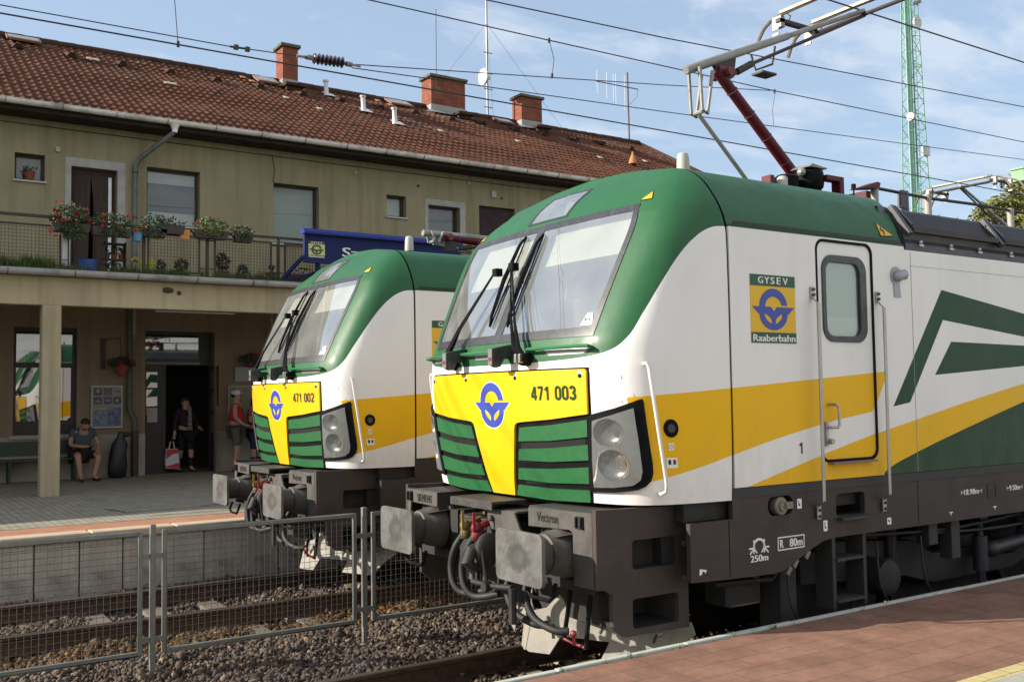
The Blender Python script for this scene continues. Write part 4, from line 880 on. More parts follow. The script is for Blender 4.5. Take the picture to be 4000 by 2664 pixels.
def make_panto(L, raised, xo=0., s=1, ztop=None):
    """pantograph of a locomotive; xo moves it along the roof, s = -1 turns it round"""
    X = lambda x: xo+s*x
    if raised:
        base = (3.93, 4.10); knee = (2.83, 5.02); tail = (2.45, 4.955); top = (4.98, 6.02)
    else:
        base = (3.93, 4.05); knee = (2.55, 4.14); tail = (2.28, 4.16); top = (4.55, 4.16)
    P = empty('pantograph'); P.parent = L
    q = MB()
    q.tube([(X(base[0]), 0, base[1]), (X(knee[0]), 0, knee[1])], .06, 14, rads=[.056, .048])
    q = q.build('lower_arm', M_dred, P, smooth=True)
    d = Vector((knee[0]-base[0], 0, knee[1]-base[1]))
    for f in (.2, .42, .62, .82):
        c = Vector((base[0], 0, base[1]))+d*f; e = c+d.normalized()*.012
        MB().tube([(X(c.x), 0, c.z), (X(e.x), 0, e.z)], .0565, 14).build('arm_band', mat('band_grey', (.13, .05, .055), .5), q)
    # knee with its forked bracket
    MB().tube([(X(knee[0]+.08), -.11, knee[1]-.02), (X(knee[0]+.08), .11, knee[1]-.02)], .04, 10).box(*sorted((X(knee[0]), X(knee[0]+.14))), -.04, .04, knee[1]-.05, knee[1]+.04).build('knee_joint', mat('knee_red', (.13, .012, .016), .5), P, smooth=True, auto=40)
    fk = MB(); dz = -.36 if raised else -.10
    for yy in (-.07, .07): fk.tube([(X(tail[0]+.10), yy, tail[1]+.03), (X(tail[0]+.12), yy, tail[1]+dz), (X(tail[0]+.18), yy, tail[1]+dz-.02), (X(tail[0]+.26), yy, tail[1]+.02)], .017, 8)
    fk.tube([(X(tail[0]+.14), -.07, tail[1]+dz), (X(tail[0]+.14), .07, tail[1]+dz)], .02, 8); fk.build('knee_fork', M_panto, P, smooth=True)
    MB().tube([(X(tail[0]+.15), 0, tail[1]+dz-.02), (X(3.30), 0, 3.95)], .019, 8).build('control_rod', M_panto, P, smooth=True)
    t = Vector((top[0]-tail[0], 0, top[1]-tail[1])); n_ = Vector((-t.z, 0, t.x)).normalized()
    A = lambda f, h=0, y=0: (X(tail[0]+t.x*f+n_.x*h), y, tail[1]+t.z*f+n_.z*h)
    MB().tube([A(0), A(.004), A(.12), A(.53), A(.545), A(1.0)], .05, 14, rads=[.034, .042, .042, .036, .027, .024]).build('upper_arm', M_panto, P, smooth=True)
    MB().add([A(.13, -.03, -.02), A(.24, -.03, -.02), A(.20, -.20, -.02), A(.14, -.20, -.02), A(.13, -.03, .02), A(.24, -.03, .02), A(.20, -.20, .02), A(.14, -.20, .02)], [(0, 1, 2, 3), (4, 7, 6, 5), (0, 4, 5, 1), (1, 5, 6, 2), (2, 6, 7, 3), (3, 7, 4, 0)]).build('arm_web', M_frame, P)
    MB().tube([A(.19, -.19), A(.23, -.16)], .016, 8).tube([A(.23, -.16), A(.31, -.135)], .034, 10).tube([A(.31, -.135), A(1.0, -.05)], .017, 8).build('head_guide_rod', M_frame, P, smooth=True)
    hx, hz = top[0]-.28, top[1]-.01
    H = empty('pantograph_head'); H.parent = P
    MB().box(*sorted((X(hx-.30), X(hx+.30))), .60, .66, hz-.02, hz+.02).box(*sorted((X(hx-.30), X(hx+.30))), -.66, -.60, hz-.02, hz+.02).tube([(X(top[0]), -.64, hz-.03), (X(top[0]), .64, hz-.03)], .022, 8).build('head_frame', M_frame, H)
    for dx in (-.255, .255):
        c = hx+dx; pts = [(X(c-.0), .98, hz-.20), (X(c), .93, hz-.10), (X(c), .86, hz-.01), (X(c), .76, hz+.045), (X(c), .6, hz+.07), (X(c), 0, hz+.08)]
        pts = pts+[(a, -b, z_) for a, b, z_ in reversed(pts[:-1])]
        MB().tube(pts, .020, 6).box(*sorted((X(c-.028), X(c+.028))), -.62, .62, hz+.07, hz+.10).build('contact_strip', M_strip, H, smooth=True, auto=40)
        for s2 in (1, -1):
            b_ = MB().box(*sorted((X(c-.03), X(c+.03))), min(s2*.60, s2*.72), max(s2*.60, s2*.72), hz-.07, hz+.05).tube([(X(c), s2*.66, hz+.04), (X(c+.03), s2*.60, hz+.10), (X(c+.10), s2*.58, hz+.06), (X(c+.1), s2*.62, hz-.02)], .007, 6)
            for zz_ in (-.10, -.16): b_.box(*sorted((X(c-.05), X(c-.035))), min(s2*.62, s2*.70), max(s2*.62, s2*.70), hz+zz_, hz+zz_+.03)
            b_.build('strip_mount', M_panto, H)
    if raised:
        MB().tube([A(.50, -.05, .10), A(.46, -.2, .10), A(.42, -.2, .22), A(.42, -.05, .22)], .012, 6).box(*sorted((X(3.55), X(3.75))), .10, .24, 5.16, 5.18).build('arm_bracket', M_frame, P)
    f = MB().box(*sorted((X(3.15), X(4.35))), -.42, -.34, 3.86, 3.92).box(*sorted((X(3.15), X(4.35))), .34, .42, 3.86, 3.92).box(*sorted((X(3.15), X(3.22))), -.42, .42, 3.86, 3.92).box(*sorted((X(4.25), X(4.35))), -.5, .5, 3.86, 3.98).build('base_frame', M_dred, P, bevel=.01)
    bl = MB().lathe([(.10, 0), (.125, .03), (.135, .10), (.125, .17), (.09, .195)], (X(3.50), -.45, 3.90), 'z', 20).lathe([(.08, 0), (.11, .03), (.11, .14), (.08, .16)], (X(3.23), -.42, 3.86), 'z', 18).build('air_bellows', M_blk, P, smooth=True, auto=40)
    MB().prism([(X(3.38), 4.095), (X(3.62), 4.095), (X(3.62), 4.105), (X(3.42), 4.125)], -.56, -.34, 'y').sphere((X(3.34), -.50, 4.05), .04, 5).build('bellows_cap', M_panto, bl)
    for x_, y_ in ((3.2, -.38), (4.3, -.38), (3.2, .38), (4.3, .38)):
        MB().lathe([(.04, 0), (.08, .02), (.04, .04), (.08, .06), (.04, .09)], (X(x_), y_, 3.79), 'z', 14).build('base_insulator', M_ins, P)
    return P

loco1 = make_loco(); D = 4.568
loco2 = copy_tree(loco1); loco2.location = (0, D, 0)
G_ = 'locomotives side by side'
tag(loco1, 'near green, white and yellow electric locomotive numbered 471 003 with its pantograph raised', 'locomotive', G_)
tag(loco2, 'farther green, white and yellow electric locomotive numbered 471 002, its front pantograph folded down', 'locomotive', G_)
for Lc, n_ in ((loco1, '003'), (loco2, '002')):
    pan = [c for c in Lc.children if c.name.startswith('front_panel')][0]
    nb_ = MB(); digits(nb_, '471 '+n_, .096, lambda u, v, k: S(.512+u*.955, 2.071+v, .0262+.0003*(k % 3)), .19, .76)
    nb_.build('number', M_txtg if n_ == '003' else mat('dark_numerals', (.03, .03, .025), .5), pan, fix=False)
make_panto(loco1, True)
make_panto(loco2, False); make_panto(loco2, True, 18.98, -1)
make_panto(loco1, False, 18.98, -1)

# ---------------------------------------------------------------- ground, tracks and platforms
M_bal = None
def ballast_mat():
    t = newmat('ballast_bed'); vo = t.n.new('ShaderNodeTexVoronoi'); vo.inputs['Scale'].default_value = 22; t.l.new(t.obj, vo.inputs[0])
    X, Y, Z = t.xyz()
    n = t.ramp(t.noise(1.2, 4), .35, .65)
    c = t.mix(t.math('MULTIPLY', vo.outputs['Distance'], 1.4), (.14, .105, .08), (.045, .038, .032)); c = t.mix(t.math('MULTIPLY', n, .6), c, (.12, .085, .055))
    t.base(c); t.bsdf.inputs['Roughness'].default_value = .95; t.bump(vo.outputs['Distance'], 1., .03); return t.m
M_bal = ballast_mat()
def stone_mat():
    t = newmat('ballast_stones'); a = t.n.new('ShaderNodeAttribute'); a.attribute_name = 'tone'; 
    r = t.n.new('ShaderNodeValToRGB'); e = r.color_ramp.elements; e[0].color = (.035, .027, .024, 1); e[1].color = (.34, .29, .22, 1)
    for p, c in ((.25, (.062, .050, .042)), (.5, (.115, .082, .060)), (.7, (.090, .088, .088)), (.88, (.18, .13, .088))):
        k = e.new(p); k.color = (*c, 1)
    t.l.new(a.outputs['Fac'], r.inputs[0]); 
    b = t.n.new('ShaderNodeAttribute'); b.attribute_name = 'rust'
    c = t.mix(b.outputs['Fac'], r.outputs[0], (1.0, .72, .40), 'MULTIPLY'); t.base(c); t.bsdf.inputs['Specular IOR Level'].default_value = .2; t.bsdf.inputs['Roughness'].default_value = .85; return t.m
def stones(name, areas, seed, label, cat='gravel'):
    """one object of many small broken stones; areas: (x0,x1,y0,y1,z,count,size,rust)"""
    rs = np.random.RandomState(seed)
    ico = bmesh.new(); bmesh.ops.create_icosphere(ico, subdivisions=1, radius=1); V0 = np.array([v.co[:] for v in ico.verts]); F0 = np.array([[v.index for v in f.verts] for f in ico.faces]); ico.free()
    VV = []; FF = []; TT_ = []; RR = []; off = 0
    for x0, x1, y0, y1, z, cnt, size, rust in areas:
        P = np.stack([rs.uniform(x0, x1, cnt), rs.uniform(y0, y1, cnt), z+rs.uniform(-.012, .020, cnt)], 1)
        P[:, 2] += .022*np.sin(P[:, 0]*2.1+P[:, 1]*1.3)+.018*np.sin(P[:, 0]*5.3-P[:, 1]*4.1)
        sc = size*rs.lognormal(0, .28, (cnt, 1, 1))*rs.uniform(.38, 1.25, (cnt, 1, 3))
        loc = V0[None]*(1+rs.uniform(-.42, .38, (cnt, len(V0), 1)))*sc
        a, b = rs.uniform(0, 6.28, cnt), rs.uniform(-.9, .9, cnt)
        ca, sa, cb, sb = np.cos(a), np.sin(a), np.cos(b), np.sin(b)
        x = loc[..., 0]*ca[:, None]-loc[..., 1]*sa[:, None]; y = loc[..., 0]*sa[:, None]+loc[..., 1]*ca[:, None]; zz_ = loc[..., 2]
        y2 = y*cb[:, None]-zz_*sb[:, None]; z2 = y*sb[:, None]+zz_*cb[:, None]
        VV.append((np.stack([x, y2, z2], 2)+P[:, None]).reshape(-1, 3)); FF.append((F0[None]+(np.arange(cnt)*len(V0))[:, None, None]+off).reshape(-1, 3)); off += cnt*len(V0)
        TT_.append(np.repeat(rs.beta(2, 2.2, cnt), len(V0))); RR.append(np.repeat(np.clip(rust+rs.uniform(-.25, .25, cnt), 0, 1), len(V0)))
    V = np.concatenate(VV); F = np.concatenate(FF); me = bpy.data.meshes.new(name)
    me.vertices.add(len(V)); me.vertices.foreach_set('co', V.ravel().astype(np.float32)); me.loops.add(F.size); me.loops.foreach_set('vertex_index', F.ravel().astype(np.int32))
    me.polygons.add(len(F)); me.polygons.foreach_set('loop_start', np.arange(0, F.size, 3, dtype=np.int32)); me.update(calc_edges=True)
    for nm, arr in (('tone', TT_), ('rust', RR)):
        at = me.attributes.new(nm, 'FLOAT', 'POINT'); at.data.foreach_set('value', np.concatenate(arr).astype(np.float32))
    me.materials.append(MATS.get('ballast_stones') or stone_mat()); o = bpy.data.objects.new(name, me); COL.objects.link(o)
    return tag(o, label, cat, kind='stuff')
BZ = -.16
MB().add([(-1500, -1500, -.6), (1500, -1500, -.6), (1500, 2500, -.6), (-1500, 2500, -.6)], [(0, 1, 2, 3)]).build('ground', mat('far_ground', (.10, .11, .06), .95, var=.3, vscale=.02))
tag(bpy.data.objects['ground'], kind='structure')
bedm = MB(); nx_, ny_ = 240, 40; x0_, x1_, y0_, y1_ = -14, 34, -1.70, 6.26
vv = []
for j in range(ny_+1):
    for i in range(nx_+1):
        x = x0_+(x1_-x0_)*i/nx_; y = y0_+(y1_-y0_)*j/ny_
        vv.append((x, y, BZ-(.03 if 1.0 < y < 2.9 else .065)+.022*math.sin(x*2.1+y*1.3)+.018*math.sin(x*5.3-y*4.1)+(.02 if 1.3 < y < 3.2 else 0)))
bedm.add(vv, [(j*(nx_+1)+i, j*(nx_+1)+i+1, (j+1)*(nx_+1)+i+1, (j+1)*(nx_+1)+i) for j in range(ny_) for i in range(nx_)])
tag(bedm.build('track_bed', M_bal, smooth=True), kind='structure')
A_ = []
A_ += [(-3.6, 3.4, 1.85, 2.95, BZ+.0, 9500, .023, .12), (-3.4, 2.4, 1.0, 1.9, BZ-.012, 6500, .024, .1), (-3.8, 3.4, 2.9, 3.72, -.186, 6800, .025, .95), (-3.8, 3.6, 3.88, 5.25, -.205, 7500, .023, .25), (-4.4, 4.4, 5.38, 6.24, -.165, 6500, .023, .6), (-.6, 4.0, -1.5, .9, -.215, 7500, .022, .35), (2.4, 9., 1.0, 6.0, -.2, 6000, .026, .4), (-9, -3.6, 1.0, 6.2, -.19, 6000, .026, .4), (-1.4, 0, -.6, 1.2, -.215, 3200, .022, .2)]
stones('track_ballast', A_, 3, 'brown and grey crushed stones lying between and around the rails', 'ballast')
# track: rails on clips on concrete sleepers
M_railside = mat('rust_brown_rail', (.070, .042, .028), .85, var=.3, vscale=12, dirt=(.11, .075, .05), dscale=20)
M_railtop = mat('worn_rail_head', (.16, .13, .105), .38, .75, var=.15)
M_slp = mat('concrete_sleeper', (.30, .25, .18), .9, var=.2, vscale=5, bump=.5, bscale=50, dirt=(.12, .085, .06), dscale=6)
M_slp2 = mat('grey_concrete_sleeper', (.15, .125, .10), .9, var=.2, vscale=5, bump=.5, bscale=50, dirt=(.10, .075, .06), dscale=4)
def track(yc, label, m_s, xph):
    T = empty('railway_track', (0, 0, 0), label, 'track', 'parallel railway tracks')
    prof = [(-.075, -.172), (.075, -.172), (.075, -.160), (.012, -.145), (.010, -.045), (.034, -.035), (.036, -.008), (-.036, -.008), (-.034, -.035), (-.010, -.045), (-.012, -.145), (-.075, -.160)]
    for s in (-1, 1):
        y_ = yc+s*.7535
        r_ = MB().prism([(y_+a, b) for a, b in prof], -30, 60, 'x').build('rail', M_railside, T)
        MB().prism([(y_-.036, -.0082), (y_+.036, -.0082), (y_+.031, 0), (y_-.031, 0)], -30, 60, 'x').build('rail_head', M_railtop, r_)
    xs = [xph+.6*k for k in range(-12, 40)]
    first = None
    for x in xs:
        if first is None:
            first = MB().prism([(-.14, -.34), (.14, -.34), (.115, -.176), (-.115, -.176)], yc-1.3, yc+1.3, 'y'); sl = first.build('sleeper', m_s, T, bevel=.012); first = sl
            cls = []
            for s in (-1, 1):
                for q in (-.11, .11): cls.append(MB().box(-.05, .05, yc+s*.7535+q-.03, yc+s*.7535+q+.03, -.176, -.135).lathe([(.02, -.135), (.02, -.10)], (0, yc+s*.7535+q, 0), 'z', 8).build('rail_clip', M_railside, sl))
            sl.location = (x, 0, 0)
        else:
            s_ = sl.copy(); COL.objects.link(s_); s_.parent = T; s_.location = (x, rnd.uniform(-.01, .01), 0)
            for cl in cls: k_ = cl.copy(); COL.objects.link(k_); k_.parent = s_
    return T
track(0, 'nearest railway track under the near locomotive', M_slp, 1.06-.6)
track(D, 'farther railway track behind the mesh fence, under the farther locomotive', M_slp2, .35)
# near platform: edge stones, red pavers, yellow line, grey pavers
def brickmat(name, c1, c2, mortar, bw, bh, mw, offset=.5, rough=.85, swap=False, rot=0, squash=1.0, var=.15, bumpk=.4, gloss=None):
    t = newmat(name); v = t.obj
    mp_ = t.n.new('ShaderNodeMapping'); mp_.inputs['Rotation'].default_value = (0, 0, rot); mp_.inputs['Location'].default_value = (0, .05 if name == 'red_pavers' else 0, 0); t.l.new(v, mp_.inputs[0]); v = mp_.outputs[0]
    b = t.n.new('ShaderNodeTexBrick'); b.inputs['Scale'].default_value = 1; b.inputs['Brick Width'].default_value = bw; b.inputs['Row Height'].default_value = bh; b.inputs['Mortar Size'].default_value = mw; b.inputs['Mortar Smooth'].default_value = .3; b.offset = offset; b.inputs['Bias'].default_value = 0
    b.inputs['Color1'].default_value = (*c1, 1); b.inputs['Color2'].default_value = (*c2, 1); b.inputs['Mortar'].default_value = (*mortar, 1); t.l.new(v, b.inputs[0])
    n = t.ramp(t.noise(3.5, 6, .65), .3, .7, 1-var, 1+var); n2_ = t.math('MULTIPLY', t.ramp(t.noise(160, 2), .3, .7, .90, 1.10), t.ramp(t.noise(22, 5, .7), .35, .7, .90, 1.08))
    c = t.mix(1.0, b.outputs[0], t.math('MULTIPLY', n, n2_), 'MULTIPLY'); t.base(c); t.bsdf.inputs['Roughness'].default_value = rough; t.bsdf.inputs['Specular IOR Level'].default_value = .15
    inv = t.math('SUBTRACT', 1.0, b.outputs['Fac']); h = t.math('ADD', inv, t.math('MULTIPLY', t.noise(160, 3), .25)); t.bump(h, bumpk, .004)
    return t.m
M_rpav = brickmat('red_pavers', (.225, .125, .088), (.200, .110, .078), (.12, .075, .055), .47, .186, .0036, var=.26)
M_ypav = brickmat('yellow_line_pavers', (.50, .42, .20), (.45, .38, .18), (.20, .15, .08), .20, .20, .004)
M_gpav = brickmat('grey_pavers', (.35, .34, .28), (.32, .31, .26), (.15, .14, .11), .40, .186, .004)
M_coping = mat('coping_concrete', (.42, .43, .38), .85, var=.14, vscale=8, bump=.3, bscale=80, dirt=(.25, .25, .18), dscale=9, dlo=.58)
PZ = .55
tag(MB().box(-40, 60, -14, -3.225, -.6, PZ-.004).build('near_platform', M_gpav), kind='structure')
o = MB().box(-40, 60, -3.112, -1.722, -.6, PZ-.006).build('near_platform_red_paving', M_rpav); tag(o, kind='structure'); o.location.y = 0
tag(MB().box(-40, 60, -3.224, -3.113, -.6, PZ-.006).build('near_platform_yellow_line', M_ypav), kind='structure')
tag(MB().box(-40, 60, -1.721, -1.69, -.6, PZ-.022).build('near_platform_joint', mat('mossy_joint', (.12, .115, .05), .95, var=.4, vscale=20, bump=1, bscale=90)), kind='structure')
x = -8.2
cop = None
first = True
while x < 22:
    if first:
        cop = MB().box(0, .985, -1.692, -1.645, -.6, PZ).build('edge_stone', M_coping, bevel=.008); cop.location.x = x; c_ = cop; first = False
    else: c_ = cop.copy(); COL.objects.link(c_); c_.location = (x, rnd.uniform(-.004, .004), rnd.uniform(-.003, .003))
    tag(c_, 'pale concrete edge stone along the red near platform', 'kerb stone', 'edge stones of the near platform')
    x += .99
# tufts of grass in the platform joint
def tuft(mb, x, y, z, n, h, spread, rs):
    for _ in range(n):
        a = rs.uniform(0, 6.28); r0 = rs.uniform(0, spread*.5); hh = h*rs.uniform(.5, 1.1); lean = rs.uniform(.1, .6)*hh; w_ = .0025+h*.01
        bx, by = x+math.cos(a)*r0, y+math.sin(a)*r0; dx, dy = math.cos(a)*lean, math.sin(a)*lean; px_, py_ = -math.sin(a)*w_, math.cos(a)*w_
        mb.add([(bx-px_, by-py_, z), (bx+px_, by+py_, z), (bx+dx*.4+px_*.7, by+dy*.4+py_*.7, z+hh*.65), (bx+dx*.4-px_*.7, by+dy*.4-py_*.7, z+hh*.65), (bx+dx, by+dy, z+hh)], [(0, 1, 2, 3), (3, 2, 4)])
M_grass = mat('grass_blades', (.10, .13, .035), .7, var=.4, vscale=30)
gm = MB()
for (x, n) in ((.245, 26), (1.475, 22), (.62, 12), (-.25, 10), (.05, 8), (1.1, 8), (2.4, 6)): tuft(gm, x, -1.704, PZ-.02, n, .045, .06, rnd)
for _ in range(46): tuft(gm, rnd.uniform(-1.2, 3.2), -1.708, PZ-.02, 4, .014, .04, rnd)
tag(gm.build('joint_grass', M_grass, fix=False), 'short green grass growing in the joint behind the edge stones', 'grass', kind='stuff')
# far platform
M_fpav = brickmat('station_grey_pavers', (.29, .26, .20), (.255, .23, .175), (.12, .105, .08), .20, .10, .006, rot=R(90), var=.2)
M_fyel = brickmat('pale_pavers', (.28, .255, .20), (.25, .23, .18), (.13, .115, .085), .20, .10, .005, rot=R(90))
M_fred = mat('reddish_paving_strip', (.34, .165, .10), .85, var=.15, vscale=6, bump=.2)
M_wallc = mat('platform_wall_concrete', (.44, .40, .35), .9, var=.12, vscale=3, bump=.4, bscale=40, dirt=(.12, .09, .065), dscale=1.2, dlo=.52, dhi=.72)
FZ = .58
tag(MB().box(-30, 60, 7.75, 40, -.6, FZ).build('far_platform', M_fpav), kind='structure')
tag(MB().box(-30, 60, 7.10, 7.75, -.6, FZ).build('far_platform_pale_strip', M_fyel), kind='structure')
tag(MB().box(-30, 60, 6.50, 7.10, -.6, FZ-.004).build('far_platform_red_strip', M_fred), kind='structure')
E1 = MB().box(0, .972, 6.22, 6.498, FZ-.10, FZ).build('edge_stone', mat('far_coping', (.46, .37, .27), .85, var=.1, bump=.3, bscale=80), bevel=.022)
x = -12.03; k = 0
while x < 14:
    c_ = E1 if k == 0 else E1.copy()
    if k: COL.objects.link(c_)
    c_.location = (x, rnd.uniform(-.003, .003), rnd.uniform(-.002, .002)); k += 1
    tag(c_, 'pale edge stone of the far platform on top of the grey platform wall', 'kerb stone', 'edge stones of the far platform'); x += .978
W1 = MB().box(0, .470, 6.27, 6.40, -.5, FZ-.10).build('wall_panel', M_wallc, bevel=.01); x = -12.03; k = 0
pw = empty('platform_retaining_wall', (0, 0, 0), 'grey concrete wall of upright panels below the far platform edge', 'wall')
while x < 30:
    c_ = W1 if k == 0 else W1.copy()
    if k: COL.objects.link(c_)
    c_.parent = pw; c_.location = (x, rnd.uniform(-.008, .008), 0); k += 1; x += .484
MB().box(-30, 60, 6.40, 6.45, -.5, FZ-.1).build('wall_backing', M_wallc, pw)
# utility covers outlined in the far platform paving
MB().bar((-.62, 8.75, FZ+.002), (-.48, 8.10, FZ+.002), .035, .004).bar((-.48, 8.10, FZ+.002), (.9, 8.12, FZ+.002), .012, .004).bar((.60, 8.25, FZ+.002), (1.12, 8.42, FZ+.002), .03, .004).build('paving_cover', mat('dark_joint', (.05, .045, .035), .9))
tag(bpy.data.objects['paving_cover'], 'dark outline of a cover let into the grey far platform paving', 'cover')

# ---------------------------------------------------------------- mesh fence between the tracks
M_galv = mat('galvanised_steel', (.185, .19, .175), .55, .35, var=.16, vscale=9, dirt=(.12, .115, .10), dscale=8, dlo=.55)
M_wire = mat('fence_wire', (.10, .092, .078), .6, .3, var=.2)
def fence_panel():
    p = empty('mesh_fence')
    x0, x1, z0, z1 = 0, 1.76, .02, 1.03
    MB().box(x0, x0+.035, 2.265, 2.30, z0, z1).box(x1-.035, x1, 2.265, 2.30, z0, z1).box(x0+.035, x1-.035, 2.265, 2.30, z1-.035, z1).box(x0+.035, x1-.035, 2.265, 2.30, z0, z0+.035).build('panel_frame', M_galv, p, bevel=.005)
    m = MB(); n = 32
    for i in range(1, n): xx = x0+.04+(x1-x0-.08)*i/n; m.tube([(xx, 2.275, z0+.04), (xx, 2.275, z1-.04)], .0022, 4, caps=False)
    n = 18
    for i in range(1, n): zz_ = z0+.04+(z1-z0-.08)*i/n; m.tube([(x0+.04, 2.279, zz_), (x1-.04, 2.279, zz_)], .0022, 4, caps=False)
    m.tube([(x0+.04, 2.279, z1-.075), (x1-.04, 2.279, z1-.075)], .0022, 4, caps=False)
    m.build('wire_mesh', M_wire, p, fix=False)
    for xx, s in ((x0, -1), (x1, 1)):
        for zz_ in (.82, .14): MB().box(min(xx, xx+s*.06), max(xx, xx+s*.06), 2.27, 2.29, zz_-.02, zz_+.02).build('hinge_lug', M_galv, p)
    return p
fp0 = fence_panel(); fpost = MB().box(-.022, .022, 2.255, 2.30, -.35, 1.08).build('steel_post', M_galv, bevel=.004)
post_x = [-7.29, -5.37, -3.455, -1.537, .380, 2.30, 4.22, 6.14, 8.06, 9.98]
desc = {-3.455: 'grey steel fence post left of the photo', -1.537: 'grey steel fence post in the left half, between two wire mesh panels', .380: 'grey steel fence post right beside the far buffer of the near locomotive'}
for i, x in enumerate(post_x):
    c_ = fpost if i == 0 else fpost.copy()
    if i: COL.objects.link(c_)
    c_.location = (x, 0, 0)
    tag(c_, {3: 'grey steel fence post in the left half between two wide mesh panels', 4: 'grey steel fence post directly left of the near locomotive\'s far buffer'}.get(i, 'grey steel fence post hidden along the mesh fence'), 'fence post', 'posts of the mesh fence')
for i, x in enumerate(post_x[:-1]):
    c_ = fp0 if i == 0 else copy_tree(fp0); c_.location = (x+.078, 0, 0)
    tag(c_, {2: 'wire mesh fence panel at the left edge of the photo', 3: 'wire mesh fence panel in front of the farther locomotive, between two posts', 4: 'wire mesh fence panel behind the near locomotive\'s buffers'}.get(i, 'wire mesh fence panel along the track'), 'fence panel', 'panels of the mesh fence')
# ---------------------------------------------------------------- station building
def plaster(name, c, dirt, top=None):
    t = newmat(name); X, Y, Z = t.xyz()
    n = t.ramp(t.noise(1.1, 6, .65), .35, .75); s = t.ramp(t.noise(2.2, 5, .6, stretch=(2.2, 2.2, .12)), .48, .78)
    col = t.mix(n, c, tuple(q*.76 for q in c)); col = t.mix(t.math('MULTIPLY', s, .72), col, dirt)
    col = t.mix(t.ramp(t.noise(45, 3), .3, .7, 0, .22), col, tuple(q*.7 for q in c))
    t.base(col); t.bsdf.inputs['Specular IOR Level'].default_value = .1; t.bsdf.inputs['Roughness'].default_value = .92; t.bump(t.noise(70, 4, .7), .5, .006); return t.m
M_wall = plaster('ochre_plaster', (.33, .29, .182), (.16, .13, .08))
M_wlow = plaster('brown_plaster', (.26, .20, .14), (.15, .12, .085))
M_beam = plaster('cream_concrete', (.47, .41, .27), (.22, .18, .12))
M_plinth = mat('stone_plinth', (.30, .275, .23), .85, var=.15, vscale=3, bump=.4, bscale=60)
M_patch = mat('grey_render_patch', (.36, .36, .34), .9, var=.15, vscale=5, bump=.4, bscale=50)
M_wfr = mat('brown_window_frame', (.045, .026, .02), .6, var=.2)
M_zinc = mat('zinc_gutter', (.80, .79, .74), .42, .1, var=.12, vscale=2, dirt=(.24, .235, .22), dscale=2.5, dlo=.5)
M_zinc2 = mat('weathered_zinc', (.40, .41, .42), .45, .15, var=.15, vscale=2, dirt=(.14, .14, .14), dscale=2.5)
M_pipe = mat('grey_downpipe', (.15, .16, .155), .5, .3, var=.15, dirt=(.09, .085, .08), dscale=5)
M_pipeg = mat('green_downpipe', (.07, .085, .06), .6, var=.2)
M_rail = mat('brown_railing', (.040, .024, .020), .6, var=.2)
M_eave = mat('dark_eave_boards', (.035, .026, .02), .8, var=.3, vscale=4)
B = empty('station_building', (0, 0, 0), 'two-storey ochre station building with a red tiled roof and a balcony over the platform', 'building')
WY = 15.1
def R4(x0, x1, z0, z1): return [(x0, z0), (x0, z1), (x1, z1), (x1, z0)]
# upper wall with its openings
UP = [(-1.077, -.529, 6.50, 7.035), (-.044, .846, 4.32, 6.885), (1.433, 2.545, 5.83, 7.045), (4.195, 5.285, 5.63, 7.005), (7.03, 7.56, 6.49, 7.02), (8.178, 9.09, 5.80, 6.885), (9.66, 10.775, 5.80, 7.01), (13.2, 14.3, 5.8, 7.0), (16.0, 17.1, 5.8, 7.0), (-4.2, -3.1, 5.8, 7.0)]
MB().prism(R4(-14, 19.3, 4.2, 8.05), WY, WY+.30, 'y', holes=[R4(a, b, c, d)[::-1] for a, b, c, d in UP]).build('upper_wall', M_wall, B)
LO = [(-1.045, .105, 1.478, 3.592), (1.425, 2.875, .50, 3.575), (5.6, 6.8, .5, 3.5), (8.6, 9.8, 1.48, 3.5), (-4.5, -3.3, 1.48, 3.5)]
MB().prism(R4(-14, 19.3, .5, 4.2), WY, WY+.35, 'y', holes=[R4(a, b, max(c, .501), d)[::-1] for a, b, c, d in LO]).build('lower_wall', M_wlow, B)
for a, b in ((-14, 1.425), (2.875, 5.6), (6.8, 19.3)): MB().box(a, b, WY-.03, WY-.001, .5, 1.44).build('plinth', M_plinth, B)
MB().box(19.0, 19.3, WY+.35, 25, .5, 8.0).build('gable_wall', M_wall, B)
MB().add([(19.29, 14.5, 8.0), (19.29, 25.5, 8.0), (19.29, 20, 10.9)], [(0, 1, 2)]).build('gable', M_wall, B)
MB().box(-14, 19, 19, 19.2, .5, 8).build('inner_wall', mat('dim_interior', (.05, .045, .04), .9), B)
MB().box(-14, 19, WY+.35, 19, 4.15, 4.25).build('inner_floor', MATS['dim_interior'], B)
MB().prism(R4(-.155, 1.004, 4.32, 7.06), WY-.008, WY-.001, 'y', holes=[[(-.044, 4.321), (-.044, 6.885), (.846, 6.885), (.846, 4.321)][::-1]]).build('render_patch', M_patch, B)
MB().prism(R4(8.077, 9.244, 5.70, 7.03), WY-.008, WY-.001, 'y', holes=[R4(8.178, 9.09, 5.80, 6.885)[::-1]]).build('render_patch', M_patch, B)
M_curt = mat('lace_curtain', (.80, .81, .86), .9, var=.12, vscale=20, stretch=(6, 1, .3))
M_gcur = mat('green_curtain', (.36, .43, .38), .9, var=.1, vscale=14, stretch=(6, 1, .3))
M_shut = mat('dark_roller_blind', (.05, .035, .04), .8, var=.2)
M_bluebl = mat('blue_grey_blind', (.15, .155, .19), .85, var=.1)
